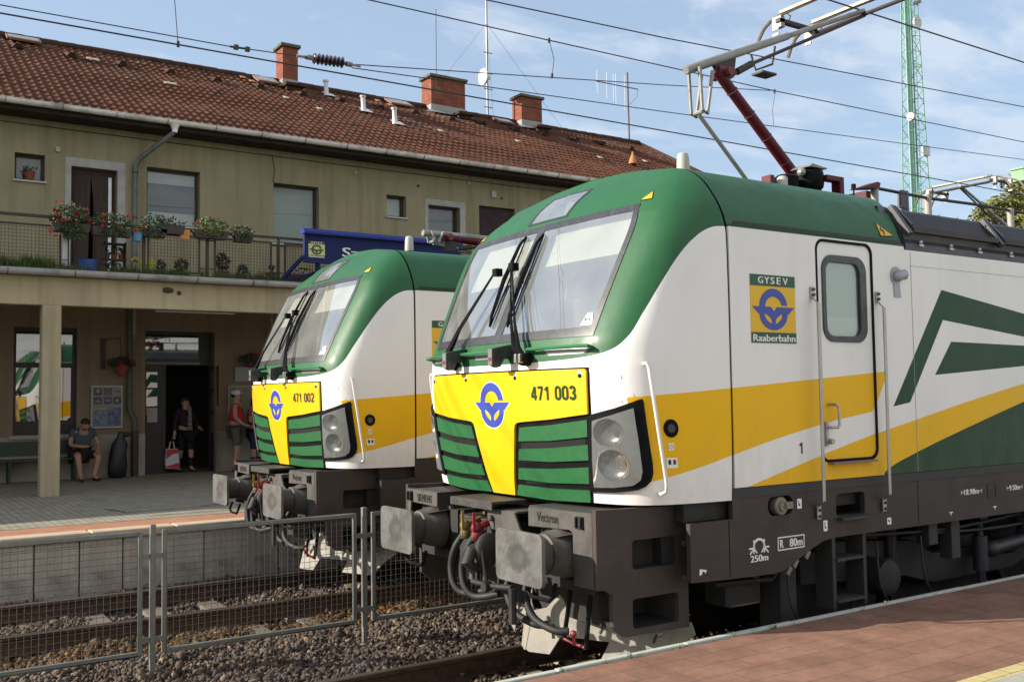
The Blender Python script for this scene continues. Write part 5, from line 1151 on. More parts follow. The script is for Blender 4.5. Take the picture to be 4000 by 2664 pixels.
def window(x0, x1, z0, z1, back, kind=0, yy=WY, dep=.17):
    W_ = MB(); t_ = .055
    W_.prism(R4(x0, x1, z0, z1), yy+dep, yy+dep+.05, 'y', holes=[R4(x0+t_, x1-t_, z0+t_, z1-t_)[::-1]])
    wnd = W_.build('window', M_wfr, B)
    MB().box(x0+t_, x1-t_, yy+dep+.02, yy+dep+.026, z0+t_, z1-t_).build('pane', M_glass, wnd)
    MB().box(x0+.02, x1-.02, yy+dep+.10, yy+dep+.11, z0+.02, z1-.02).build('blind', back, wnd)
    MB().box(x0-.03, x1+.03, yy-.05, yy+dep, z0-.035, z0-.002).build('sill', mat('pale_sill', (.42, .42, .40), .6), wnd)
    return wnd
wn = window(*UP[0], M_bluebl); wn = window(*UP[2], M_bluebl)
MB().box(1.50, 2.48, WY+.235, WY+.24, 6.75, 6.98).box(1.50, 2.48, WY+.235, WY+.24, 5.88, 6.14).build('lace', M_curt, wn)
window(*UP[3], M_gcur); window(*UP[4], M_curt); window(*UP[5], M_bluebl); window(*UP[6], M_shut)
for q in UP[7:]: window(*q, M_bluebl)
sh = MB(); 
for k in range(24): sh.box(9.70, 10.735, WY+.10, WY+.13, 5.83+k*.049, 5.83+k*.049+.044)
sh.build('roller_shutter', M_shut, B)
# balcony door, half covered with a dark curtain
bd = MB().prism(R4(-.044, .846, 4.32, 6.885), WY+.2, WY+.26, 'y', holes=[R4(.03, .42, 4.5, 6.80)[::-1], R4(.47, .78, 4.5, 6.80)[::-1]]).build('balcony_door', M_wfr, B)
MB().add([(.03, WY+.17, 4.4), (.30, WY+.15, 4.4), (.36, WY+.16, 6.8), (.03, WY+.17, 6.8)], [(0, 1, 2, 3)]).add([(.36, WY+.16, 6.8), (.80, WY+.17, 6.8), (.80, WY+.17, 4.4), (.48, WY+.15, 4.4), (.44, WY+.14, 5.9)], [(0, 1, 2, 3, 4)]).build('door_curtain', mat('dark_curtain', (.055, .04, .035), .9, var=.35, vscale=8, stretch=(6, 1, .3)), bd)
MB().box(.70, .76, WY+.14, WY+.17, 4.4, 6.75).build('pale_curtain_edge', M_curt, bd)
# lower window and doorway
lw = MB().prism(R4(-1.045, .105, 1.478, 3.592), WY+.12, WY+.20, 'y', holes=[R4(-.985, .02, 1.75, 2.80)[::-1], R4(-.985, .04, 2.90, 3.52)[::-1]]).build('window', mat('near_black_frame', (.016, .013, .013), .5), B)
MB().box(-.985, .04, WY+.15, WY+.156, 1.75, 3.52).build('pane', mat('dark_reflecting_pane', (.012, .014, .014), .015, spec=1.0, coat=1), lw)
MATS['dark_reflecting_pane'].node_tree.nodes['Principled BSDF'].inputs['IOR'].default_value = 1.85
MB().box(-1.12, .18, WY-.10, WY-.001, 1.40, 1.475).build('sill', M_plinth, lw)
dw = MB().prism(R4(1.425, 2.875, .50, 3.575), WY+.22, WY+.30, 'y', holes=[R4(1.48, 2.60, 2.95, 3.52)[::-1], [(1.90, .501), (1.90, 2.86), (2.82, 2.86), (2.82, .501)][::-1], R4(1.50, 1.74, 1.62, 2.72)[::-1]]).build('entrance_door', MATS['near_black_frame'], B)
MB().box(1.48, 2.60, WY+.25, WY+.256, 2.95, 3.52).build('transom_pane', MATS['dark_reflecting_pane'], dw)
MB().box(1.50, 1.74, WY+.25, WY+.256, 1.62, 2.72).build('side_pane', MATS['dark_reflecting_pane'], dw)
for z_ in (1.98, 2.37): MB().box(1.49, 1.75, WY+.235, WY+.27, z_-.02, z_+.02).build('glazing_bar', MATS['near_black_frame'], dw)
MB().box(1.52, 1.73, WY+.22, WY+.228, 1.66, 1.95).build('paper_notice', mat('dim_paper', (.33, .34, .36), .8), dw)
MB().box(1.44, 2.62, WY+.19, WY+.22, 2.885, 2.93).build('door_lintel_strip', mat('grey_wood', (.20, .18, .17), .7), dw)
lf = MB()
for a, b in ((0, .30),):
    lf.prism(R4(0, .5, .60, 2.84), 0, .045, 'y', holes=[R4(.08, .42, 1.4+q*.48, 1.4+q*.48+.42)[::-1] for q in range(3)])
leaf = lf.build('open_door_leaf', mat('dark_wood_leaf', (.04, .022, .016), .5, var=.2), dw); leaf.location = (2.86, WY+.2, 0); leaf.rotation_euler = (0, 0, R(-100))
MB().box(2.885, 2.90, WY-.30, WY+.2, 2.0, 2.84).build('leaf_edge', mat('light_wood', (.33, .17, .07), .6), dw)
MB().bar((2.84, WY-.1, 1.66), (2.84, WY-.1, 1.82), .02, .015).bar((2.84, WY-.1, 1.76), (2.78, WY-.12, 1.75), .015, .015).build('door_handle', M_alu, dw)
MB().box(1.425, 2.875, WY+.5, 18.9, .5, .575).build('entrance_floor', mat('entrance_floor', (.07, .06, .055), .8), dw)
# eaves, soffit, roof of interlocking tiles
EY, EZ, RY_, RZ = 14.42, 7.90, 20.0, 10.95
MB().box(-14, 19.4, 14.54, WY-.002, 7.74, 7.82).build('eave_soffit', M_eave, B)
def tile_roof():
    X0, X1 = -13.0, 19.42; px_ = .172; rows = 20
    nx = int((X1-X0)/px_*7); L_ = math.hypot(RY_-EY, RZ-EZ); ry = L_/rows; sub = [0, .03, .5, .93, .999]
    xs = np.linspace(X0, X1, nx+1); ph = (xs/px_) % 1.0
    prof = .024*np.where(ph < .42, np.sin(np.pi*ph/.42), -.28*np.sin(np.pi*(ph-.42)/.58))
    rs = np.random.RandomState(5); V = []; tone = []
    uy, uz = (RY_-EY)/L_, (RZ-EZ)/L_
    for r in range(rows):
        jit = rs.uniform(-.005, .005, 400); tn = rs.beta(2, 2, 400)
        idx = np.floor((xs-X0)/px_).astype(int) % 400
        for s in sub:
            h = prof+.026*(1-s)+jit[idx]+.02*math.sin(r*.7)*np.sin(xs*.5)
            d = (r+s)*ry
            V.append(np.stack([xs, EY+uy*d-uz*h, EZ+uz*d+uy*h], 1)); tone.append(tn[idx])
    V = np.concatenate(V); n1_ = nx+1; m_ = len(V)//n1_
    i = np.arange(nx)[None]; j = np.arange(m_-1)[:, None]; a = j*n1_+i
    F = np.stack([a, a+1, a+n1_+1, a+n1_], 2).reshape(-1, 4)
    me = bpy.data.meshes.new('tiled_roof'); me.vertices.add(len(V)); me.vertices.foreach_set('co', V.ravel().astype(np.float32)); me.loops.add(F.size); me.loops.foreach_set('vertex_index', F.ravel().astype(np.int32)); me.polygons.add(len(F)); me.polygons.foreach_set('loop_start', np.arange(0, F.size, 4, dtype=np.int32)); me.update(calc_edges=True)
    at = me.attributes.new('tone', 'FLOAT', 'POINT'); at.data.foreach_set('value', np.concatenate(tone).astype(np.float32))
    t = newmat('roof_tiles'); a_ = t.n.new('ShaderNodeAttribute'); a_.attribute_name = 'tone'
    c = t.mix(a_.outputs['Fac'], (.092, .040, .026), (.128, .057, .036)); n = t.ramp(t.noise(.55, 6, .7), .48, .66)
    X, Y, Z = t.xyz(); 
    lich = t.ramp(t.noise(1.3, 8, .75, stretch=(.6, 1, 1)), .56, .68)
    hi = t.ramp(Z, 9.2, 10.6); c = t.mix(t.math('MULTIPLY', n, .5), c, (.045, .028, .022)); c = t.mix(t.math('MULTIPLY', t.math('MULTIPLY', lich, hi), .8), c, (.30, .255, .19))
    c = t.mix(t.ramp(t.noise(25, 4, .7), .60, .72, 0, .5), c, (.06, .035, .025))
    t.base(c); t.bsdf.inputs['Roughness'].default_value = .9; t.bsdf.inputs['Specular IOR Level'].default_value = .08; t.bump(t.noise(60, 3), .35, .006)
    me.materials.append(t.m); o = bpy.data.objects.new('tiled_roof', me); COL.objects.link(o); o.parent = B
    return o
roof = tile_roof()
MB().add([(-13, RY_, RZ), (19.4, RY_, RZ), (19.4, 25.6, 7.9), (-13, 25.6, 7.9)], [(0, 1, 2, 3)]).build('rear_roof', MATS['roof_tiles'], B)
M_rt = mat('ridge_tile', (.06, .03, .02), .85, var=.35, vscale=2, dirt=(.05, .035, .028), dscale=3, dlo=.45)
rt = MB()
for k in range(82):
    x = -13+k*.395+rnd.uniform(-.01, .01); rt.tube([(x, RY_, RZ+.0+rnd.uniform(-.008, .008)), (x+.41, RY_, RZ+.03)], .1, 10, rads=[.125, .105])
rt.build('ridge_tiles', M_rt, roof, smooth=True, auto=50)
# verge along the gable
MB().bar((19.4, EY, EZ+.04), (19.4, RY_, RZ+.04), .10, .12).build('verge_tiles', M_rt, roof)
# pale replacement patches, skylights and vent tiles in the roof
def onroof(x, f, h=.05):
    L_ = math.hypot(RY_-EY, RZ-EZ); uy, uz = (RY_-EY)/L_, (RZ-EZ)/L_; d = f*L_
    return Vector((x, EY+uy*d-uz*h, EZ+uz*d+uy*h))
def roofbox(x0, x1, f0, f1, h0, h1, name, m, parent):
    P = [onroof(x, f, h) for h in (h0, h1) for x, f in ((x0, f0), (x1, f0), (x1, f1), (x0, f1))]
    return MB().add(P, [(0, 3, 2, 1), (4, 5, 6, 7), (0, 1, 5, 4), (1, 2, 6, 5), (2, 3, 7, 6), (3, 0, 4, 7)]).build(name, m, parent)
M_sky = mat('skylight_pane', (.30, .29, .25), .3, var=.2)
M_oran = mat('new_orange_tile', (.48, .20, .09), .8, var=.2, vscale=20)
for x, f, w_, hh in ((-.75, .915, .75, .07), (5.35, .90, .62, .10), (9.35, .90, .75, .09), (13.1, .895, .6, .07)):
    s_ = roofbox(x, x+w_, f, f+hh, .07, .12, 'roof_skylight', mat('skylight_frame', (.22, .10, .06), .7), roof); roofbox(x+.05, x+w_-.05, f+.01, f+hh-.01, .12, .125, 'pane', M_sky, s_)
for x, f in ((4.95, .935), (5.1, .88), (8.95, .92), (9.2, .865), (2.4, .55), (2.55, .549), (6.2, .52), (5.55, .64), (9.6, .46), (12.3, .5), (15.0, .42), (17.2, .5), (.9, .78), (1.05, .778)):
    roofbox(x, x+.13, f, f+.028, .060, .078, 'replaced_tile', M_oran if f > .86 else mat('pale_tile', (.42, .38, .30), .8), roof)
for k in range(17):
    x = -.6+k*1.16; f = .80+.01*math.sin(k*3)
    p = onroof(x, f, .07); MB().add([onroof(x-.12, f-.02, .05), onroof(x+.12, f-.02, .05), onroof(x+.13, f+.05, .05), onroof(x-.13, f+.05, .05), onroof(x-.06, f-.02, .15), onroof(x+.06, f-.02, .15)], [(0, 1, 5, 4), (1, 2, 5), (2, 3, 4, 5), (3, 0, 4)]).build('vent_tile', M_rt, roof)
M_brick = brickmat('chimney_brick', (.27, .090, .055), (.20, .064, .038), (.17, .085, .06), .24, .075, .010, var=.2)
def wallproj(m):
    """brick rows must run level on upright faces: feed (x + y, z) to the texture"""
    t = m.node_tree; mp_ = [n for n in t.nodes if n.type == 'MAPPING'][0]; tc_ = [n for n in t.nodes if n.type == 'TEX_COORD'][0]
    sp = t.nodes.new('ShaderNodeSeparateXYZ'); t.links.new(tc_.outputs['Object'], sp.inputs[0]); ad = t.nodes.new('ShaderNodeMath'); t.links.new(sp.outputs[0], ad.inputs[0]); t.links.new(sp.outputs[1], ad.inputs[1])
    cb = t.nodes.new('ShaderNodeCombineXYZ'); t.links.new(ad.outputs[0], cb.inputs[0]); t.links.new(sp.outputs[2], cb.inputs[1]); t.links.new(cb.outputs[0], mp_.inputs[0])
wallproj(M_brick)
M_cap = mat('chimney_cap_concrete', (.12, .115, .09), .9, var=.3, vscale=4, bump=.4)
M_flash = mat('lead_flashing', (.27, .275, .275), .5, .3, var=.15)
for x0, x1, z1, y0, y1 in ((6.12, 6.56, 11.90, 19.62, 20.15), (10.80, 12.0, 11.83, 19.6, 20.2), (14.12, 14.92, 11.74, 19.6, 20.15)):
    ch = MB().box(x0, x1, y0, y1, 10.2, z1).build('chimney', M_brick, roof)
    MB().box(x0-.07, x1+.07, y0-.07, y1+.07, z1, z1+.09).build('cap', M_cap, ch, bevel=.015)
    MB().box(x0-.012, x1+.012, y0-.012, y1+.012, 10.5, 10.99).build('flashing', M_flash, ch)
    MB().add([(x0-.25, y0-.1, 10.72), (x0+.02, y0-.30, 10.66), (x1+.1, y0-.30, 10.66), (x1+.1, y0-.02, 10.83), (x0, y0-.02, 10.83)], [(0, 1, 2, 3, 4)]).build('apron', M_flash, ch)
    MB().box(x1-.55, x1+.02, y0-.55, y0-.14, 10.66, 10.74).box(x1-.5, x1-.05, y0-.45, y0-.2, 10.55, 10.68).build('roof_hatch', M_rt, ch)
M_wpipe = mat('white_vent_pipe', (.62, .63, .62), .5, var=.08)
for x, f, m_ in ((7.30, .885, M_wpipe), (7.85, .66, M_wpipe), (8.35, .50, M_wpipe)):
    p = onroof(x, f, .0)
    MB().tube([p, p+Vector((0, 0, .10)), p+Vector((-.02, 0, .42))], .06, 12, rads=[.09, .065, .06]).lathe([(.075, 0), (.085, .02), (.085, .05), (.02, .07)], tuple(p+Vector((-.02, 0, .40))), 'z', 14).add([onroof(x-.1, f-.03, .07), onroof(x+.22, f-.03, .07), onroof(x+.2, f+.02, .07), onroof(x-.1, f+.03, .08)], [(0, 1, 2, 3)]).build('vent_pipe', m_, roof, smooth=True, auto=40)
p = onroof(16.25, .41, .05)
MB().lathe([(.13, 0), (.12, .10), (.08, .20), (.04, .30), (.03, .38)], tuple(p), 'z', 12).build('clay_vent', M_oran, roof, smooth=True)
# gutters
def gutter(x0, x1, y, z, r, name, m, parent, nb=1.0, start=0):
    vs = []; n = 12
    for x in (x0, x1):
        for k in range(n+1): a = math.pi*k/n; vs.append((x, y-r*math.cos(a), z-r*math.sin(a)))
    mb = MB().add(vs, [(k, k+1, n+2+k, n+1+k) for k in range(n)]); mb.tube([(x0, y-r, z), (x1, y-r, z)], .008, 6)
    g = mb.build(name, m, parent, smooth=True, auto=40)
    x = start
    while x < x1:
        if x > x0 and -4 < x < 19.3:
            st = MB()
            pts = [(x, y-(r+.006)*math.cos(math.pi*k/8), z-(r+.006)*math.sin(math.pi*k/8)) for k in range(9)]
            for a, b in zip(pts, pts[1:]): st.bar(a, b, .03, .006, up=(1, 0, 0))
            st.build('gutter_strap', mat('rusty_strap', (.10, .05, .035), .8), g)
        x += nb
    return g
gutter(-13, 19.4, 14.42, 7.905, .085, 'roof_gutter', M_zinc, B, 1.0, -12.33)
# downpipe from the roof gutter, bending back to the wall
dp = MB().tube([(1.83, 14.44, 7.90), (1.83, 14.44, 7.74), (1.80, 14.47, 7.66), (1.24, 14.95, 7.14), (1.18, 15.02, 7.02), (1.18, 15.02, 4.3)], .05, 12, rads=[.085, .05, .05, .05, .05, .05]).build('downpipe', M_pipe, B, smooth=True, auto=50)
MB().lathe([(.055, -.16), (.06, -.10), (.10, 0)], (1.83, 14.44, 7.83), 'z', 14).build('gutter_outlet', M_zinc, dp)
for z_ in (6.85, 5.9, 5.0): MB().lathe([(.058, 0), (.058, .03)], (1.18, 15.02, z_), 'z', 12).build('pipe_clip', M_rail, dp)
dp = MB().tube([(1.10, 15.03, 4.1), (1.10, 15.03, 1.95), (1.13, 15.0, 1.84), (1.19, 14.98, 1.76), (1.20, 14.99, .58)], .055, 12).build('downpipe', M_pipeg, B, smooth=True, auto=50)
MB().tube([(1.20, 14.985, 1.5), (1.20, 14.985, .58)], .075, 12).build('pipe_shoe', M_wfr, dp)
# fine cable along the wall and small wall boxes
MB().tube([(-1.7, 15.085, 7.62), (6, 15.085, 7.60), (13, 15.085, 7.62)], .008, 4).tube([(4.15, 15.08, 7.62), (4.22, 15.08, 7.3), (4.18, 15.08, 7.0)], .007, 4).build('wall_cable', M_rail, B)
for x, z, s_, m_ in ((10.1, 7.33, .07, 'pale_box'), (9.35, 7.55, .03, 'pale_box'), (6.2, 7.45, .03, 'pale_box'), (7.9, 7.32, .025, 'dark_hole'), (10.35, 7.25, .022, 'dark_hole'), (1.05, 5.72, .055, 'pale_box'), (-.3, 7.18, .04, 'pale_box')):
    MB().box(x-s_, x+s_, WY-.05 if m_ == 'pale_box' else WY-.01, WY-.001, z-s_*1.2, z+s_*1.2).build('wall_box', mat(m_, (.42, .40, .34) if m_ == 'pale_box' else (.02, .015, .01), .8), B)
# canopy over the platform, which is the floor of the balcony
MB().box(-14, 19.3, 11.42, 11.62, 3.705, 4.18).build('canopy_beam', M_beam, B, bevel=.012)
MB().box(-14, 19.3, 11.32, WY, 4.18, 4.30).build('canopy_slab', mat('balcony_concrete', (.20, .19, .16), .9, var=.2), B)
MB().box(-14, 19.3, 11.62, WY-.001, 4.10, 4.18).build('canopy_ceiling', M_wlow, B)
gutter(-13, 19.3, 11.24, 4.262, .085, 'canopy_gutter', M_zinc2, B, 1.0, -12.62)
pl_ = MB().prism([(-1.06, 11.40), (-.805, 11.40), (-.785, 11.42), (-.785, 11.66), (-1.08, 11.66), (-1.08, 11.42)], FZ-.03, 3.706, 'z').build('platform_pillar', M_beam, B, bevel=.008)
for x in (-6.2, 4.1, 9.2, 14.3): MB().box(x, x+.28, 11.42, 11.68, FZ-.03, 3.706).build('platform_pillar', M_beam, B)
nest = MB().sphere((.93, 11.40, 4.04), .09, 6, sc=(1.1, .6, .55)).sphere((1.12, 11.41, 4.0), .04, 5).build('bird_nest', mat('nest_mud', (.07, .055, .04), .95, bump=1, bscale=40), B)
tube = MB().box(1.09, 2.65, 12.95, 13.05, 3.83, 3.88).build('lamp_body', mat('dirty_white_tray', (.42, .38, .29), .7, var=.2, vscale=6))
tl = MB().tube([(1.12, 12.98, 3.81), (2.62, 12.98, 3.81)], .017, 8).tube([(1.12, 13.03, 3.81), (2.62, 13.03, 3.81)], .017, 8).build('lamp_tube', M_wpipe, tube, smooth=True)
MB().tube([(1.3, 13, 3.88), (1.3, 13, 4.11)], .01, 6).tube([(2.4, 13, 3.88), (2.4, 13, 4.11)], .01, 6).build('lamp_hanger', M_rail, tube)
tube.name = 'platform_strip_light'; tag(tube, 'long unlit fluorescent strip light under the canopy above the doorway', 'lamp')
# balcony railing: frames with mesh
RL = empty('balcony_railing', (0, 0, 0), 'dark brown balcony railing with square mesh panels above the canopy', 'railing')
RY2 = 11.72
MB().box(-9, -.74, RY2-.02, RY2+.02, 5.195, 5.245).build('handrail', M_rail, RL); MB().box(-.95, 9.5, RY2-.02, RY2+.02, 5.150, 5.195).build('handrail', M_rail, RL)
def rpanel(x0, x1, z0, z1):
    f = MB().box(x0, x0+.03, RY2-.015, RY2+.015, z0, z1).box(x1-.03, x1, RY2-.015, RY2+.015, z0, z1).box(x0, x1, RY2-.014, RY2+.014, z1-.03, z1).box(x0, x1, RY2-.014, RY2+.014, z0, z0+.03).build('mesh_panel', M_rail, RL)
    m = MB(); n = int((x1-x0)/.056)
    for k in range(1, n): xx = x0+(x1-x0)*k/n; m.box(xx-.003, xx+.003, RY2-.003, RY2+.003, z0, z1)
    n = int((z1-z0)/.056)
    for k in range(1, n): z_ = z0+(z1-z0)*k/n; m.box(x0, x1, RY2-.005, RY2-.003, z_-.003, z_+.003)
    m.build('mesh', M_rail, f, fix=False)
for a, b in ((-3.2, -.755), (-5.9, -3.4), (.65, 1.575), (1.83, 2.925), (3.17, 4.25), (4.5, 5.6), (5.85, 6.95), (7.2, 8.3)): rpanel(a, b, 4.39, 5.085)
for x in (-.66, .59, 1.705, 3.05, 4.37, 5.72, 7.07, -3.3): MB().box(x-.025, x+.025, RY2-.025, RY2+.025, 4.28, 5.17).build('rail_post', M_rail, RL)
for x in (1.64, 1.77, 2.98, 3.11, 4.31, 4.43, .62):
    for z_ in (5.02, 4.50): MB().box(x-.07, x+.07, RY2-.01, RY2+.01, z_-.01, z_+.01).build('rail_link', M_rail, RL)
bb = MB().box(-.745, -.665, 11.66, 11.68, 4.36, 5.075).build('white_board', mat('white_board', (.44, .44, .45), .7, var=.08)); tag(bb, 'narrow white upright board on the balcony railing beside the red geraniums', 'board')
MB().box(-.745, -.665, 11.655, 11.66, 4.98, 4.995).box(-.745, -.665, 11.655, 11.66, 4.49, 4.505).build('board_strap', M_rail, bb)
# ---------------------------------------------------------------- plants on the balcony
M_leaf = mat('leaf_green', (.045, .085, .028), .7, var=.4, vscale=20); M_leafd = mat('leaf_dark_green', (.022, .045, .020), .7, var=.4, vscale=20); M_leafl = mat('leaf_light_green', (.10, .14, .04), .7, var=.3, vscale=20)
M_flr = mat('red_petals', (.42, .015, .015), .6, var=.3, vscale=40); M_flo = mat('orange_petals', (.50, .13, .01), .6); M_flp = mat('pink_petals', (.45, .06, .16), .6)
M_terra = mat('terracotta', (.20, .06, .035), .8, var=.15); M_trough = mat('dark_trough', (.035, .025, .025), .6)
def leaves(mb, c, rx, ry, rz, n, size, rs=rnd, droop=0):
    for _ in range(n):
        u = Vector((rs.gauss(0, 1), rs.gauss(0, 1), rs.gauss(0, 1))); u.normalize(); r = rs.uniform(.3, 1)**.5
        p = Vector((c[0]+u.x*rx*r, c[1]+u.y*ry*r, c[2]+u.z*rz*r-droop*abs(u.x)*r)); s = size*rs.uniform(.6, 1.3)
        a = Vector((rs.gauss(0, 1), rs.gauss(0, 1), rs.gauss(0, .7))).normalized()*s; b = a.cross(Vector((rs.gauss(0, 1), rs.gauss(0, 1), rs.gauss(0, 1)))).normalized()*s*.6
        mb.add([p-a, p+b*.9-a*.2, p+a, p-b*.9-a*.2], [(0, 1, 2, 3)])
    return mb
def flowers(mb, pts, size, rs=rnd):
    for p in pts:
        for _ in range(9): leaves(mb, p, size, size, size*.8, 2, size*.6, rs)
def geranium(name, x0, x1, z, zt, hang, nf, label, trough=True, cat='potted plant', y=11.64, lf=M_leaf, fl=M_flr, nl=420, group=None):
    w_ = x1-x0
    if trough: T = MB().prism([(x0, z), (x1, z), (x1-.03, z-.15), (x0+.03, z-.15)], y-.09, y+.08, 'y').build(name, M_trough)
    else: T = MB().lathe([(.075, 0), (.10, .15), (.108, .16)], ((x0+x1)/2, y, z-.16), 'z', 16).build(name, M_terra)
    tag(T, label, cat, group)
    m = MB(); leaves(m, ((x0+x1)/2, y-.03, z+.02+(zt-z)*.35), w_/2+.04, .14, (zt-z)*.6, nl, .032)
    if hang: leaves(m, ((x0+x1)/2, y-.10, z-hang*.45), w_/2*.75, .06, hang*.5, int(nl*.5), .03)
    m.build('foliage', lf, T, fix=False)
    if nf:
        f = MB(); P = []
        for _ in range(nf): P.append((rnd.uniform(x0-.05, x1+.05), y-.08-rnd.uniform(0, .1), z+rnd.uniform(-hang if rnd.random() < .45 else 0, (zt-z))))
        flowers(f, P, .027); tag(f.build('blossoms', fl, T, fix=False), kind='stuff')
    return T
geranium('geranium_trough', -.92, -.32, 5.12, 5.46, .34, 26, 'red geraniums spilling from a trough on the railing, left of the balcony door', nl=560)
geranium('geranium_trough', -.30, .36, 5.10, 5.36, .20, 13, 'red geraniums in the trough in front of the balcony door\'s right half', nl=420)
geranium('herb_trough', .52, .95, 5.14, 5.42, .22, 0, 'light green feathery herbs in a trough right of the geraniums', lf=M_leaf, nl=240)
geranium('flower_trough', .80, 1.26, 5.22, 5.36, .0, 3, 'dark trough with a small red flower in front of the lace curtain window', lf=M_leafd, nl=90)
geranium('strawberry_trough', 1.42, 2.05, 5.19, 5.42, .12, 7, 'light green plant with a few red flowers in the middle trough of the railing', lf=M_leafl, nl=330)
geranium('leafy_trough', 2.15, 2.52, 5.17, 5.33, .16, 0, 'green leafy plant in the rightmost trough, trailing down over the mesh', lf=M_leaf, nl=170)
t_ = geranium('marigold_pot', .36, .56, 5.06, 5.16, 0, 7, 'orange marigolds in a blue pot hanging on the railing', trough=False, fl=M_flo, nl=50)
t_.data.materials.clear(); t_.data.materials.append(mat('light_blue_pot', (.10, .26, .42), .5))
geranium('window_pot', -.90, -.70, 6.68, 6.78, 0, 0, 'small terracotta pot in the little top left window', trough=False, y=15.15, nl=40)
geranium('hanging_basket', 11.05, 11.9, 5.10, 5.34, .1, 6, 'red flowers on the balcony seen above the sign between the locomotives', lf=M_leafl, nl=240)
def potplant(x, y, z, pr_, ph, kind, h, label, n=180, m=M_leafd):
    P = MB().lathe([(pr_*.75, 0), (pr_, ph*.85), (pr_*1.1, ph*.86), (pr_*1.1, ph)], (x, y, z), 'z', 18).build('potted_plant', M_terra, smooth=True, auto=40); tag(P, label, 'potted plant')
    f = MB()
    if kind == 'bush': leaves(f, (x, y, z+ph+h*.5), pr_*1.15, pr_, h*.55, n, .035); f.tube([(x, y, z+ph*.8), (x, y, z+ph+h*.6)], .006, 5)
    elif kind == 'spiky':
        for k in range(n):
            a = rnd.uniform(0, 6.28); l = h*rnd.uniform(.6, 1.1); e = rnd.uniform(.3, 1.1); p0 = Vector((x, y, z+ph)); p1 = p0+Vector((math.cos(a)*l*.5*e, math.sin(a)*l*.5*e, l*.6)); p2 = p0+Vector((math.cos(a)*l*e, math.sin(a)*l*e, l*.55)); s = Vector((-math.sin(a), math.cos(a), 0))*.012
            f.add([p0-s, p0+s, p1+s, p1-s, p2], [(0, 1, 2, 3), (3, 2, 4)])
    f.build('foliage', m, P, fix=False); return P
potplant(2.10, 12.1, 4.30, .12, .22, 'bush', .34, 'tall dark bushy plant in a terracotta pot in the middle of the balcony', 260)
potplant(2.48, 12.1, 4.30, .10, .14, 'bush', .22, 'low dark bushy plant right of the tall balcony pot plant', 140)
potplant(3.02, 12.0, 4.30, .11, .24, 'spiky', .22, 'spiky plant in a terracotta pot behind the railing post left of the blue sign', 26)
potplant(.95, 12.0, 4.30, .08, .12, 'bush', .22, 'leftmost small dark pot plant behind the mesh with the yellow can', 90)
potplant(1.32, 12.0, 4.30, .11, .14, 'bush', .26, 'dark bushy pot plant in the middle of the mesh panel right of the yellow can', 150)
pt = MB().prism([(3.42, 4.30), (3.96, 4.30), (4.02, 4.52), (3.36, 4.52)], 11.9, 12.1, 'y').build('long_flower_box', M_terra, bevel=.01); tag(pt, 'long terracotta flower box below the left end of the blue sign', 'flower box')
pt2 = MB(); leaves(pt2, (3.7, 12, 4.6), .3, .08, .08, 60, .03); pt2.build('foliage', M_leafd, pt, fix=False)
cn = MB().lathe([(.10, 0), (.14, .05), (.15, .25), (.10, .36), (.06, .38)], (.72, 12.0, 4.30), 'z', 18).tube([(.66, 12.0, 4.55), (.50, 12.0, 4.66), (.44, 12.0, 4.60)], .025, 8).build('watering_can', mat('yellow_plastic', (.42, .40, .03), .5)); tag(cn, 'yellow plastic watering can on the balcony floor behind the railing', 'watering can')
bu = MB().lathe([(.11, 0), (.16, .26), (.165, .27)], (-.28, 12.0, 4.30), 'z', 18).build('bucket', mat('blue_plastic', (.03, .09, .30), .5)); bu.rotation_euler = (0, 0, 0); tag(bu, 'blue plastic bucket lying on the balcony by the door', 'bucket')
cr_ = MB().box(1.18, 1.36, 11.60, 11.64, 5.06, 5.17).box(1.19, 1.35, 11.60, 11.64, 5.0, 5.06).build('seed_packet_box', mat('orange_box', (.55, .22, .04), .6)); tag(cr_, 'small orange box on the balcony railing below the lace curtain window', 'box')
ms = empty('plant_stand', (0, 0, 0), 'dark plant stand with stacked flower pots in front of the balcony door', 'plant stand')
MB().box(-.02, .36, 12.0, 12.2, 4.60, 4.62).box(-.02, .36, 12.0, 12.2, 4.88, 4.90).box(-.02, 0, 12.0, 12.2, 4.3, 4.92).box(.34, .36, 12, 12.2, 4.3, 4.92).build('shelf', M_rail, ms)
for q in range(5):
    xx, z_ = (.05+q % 3*.12, 4.62 if q < 3 else 4.30); MB().lathe([(.04, 0), (.055, .09)], (xx, 12.1, z_), 'z', 12).build('flower_pot', M_terra, ms)
f = MB(); leaves(f, (.17, 12.1, 4.78), .2, .1, .10, 120, .03); leaves(f, (.17, 12.08, 4.48), .22, .1, .10, 120, .03); f.build('foliage', M_leafd, ms, fix=False)
# grass and weeds along the balcony edge
gm = MB()
for _ in range(1500):
    x = rnd.uniform(-2.6, 3.6); dn = .5+.5*math.sin(x*3.1)+.4*math.sin(x*7.3)
    if rnd.random() < .25+.45*dn or x < -.9: tuft(gm, x, rnd.uniform(11.35, 11.62), 4.30, 7, rnd.uniform(.06, .17) if x > -.9 else rnd.uniform(.12, .26), .06, rnd)
for x in (1.20, 1.55, 2.35, 2.55, 2.62, -1.3, -1.1): tuft(gm, x, 11.45, 4.30, 26, .24, .12, rnd)
tag(gm.build('balcony_weeds', mat('weed_green', (.07, .10, .03), .8, var=.4, vscale=6), fix=False), 'green grass and weeds growing along the canopy edge below the railing', 'weeds', kind='stuff')
gm = MB().box(-3, 3.5, 11.33, 11.66, 4.295, 4.315).build('moss_strip', mat('moss', (.05, .055, .03), .95, bump=1, bscale=60, var=.4)); tag(gm, 'mossy soil strip along the canopy edge', 'moss', kind='stuff')
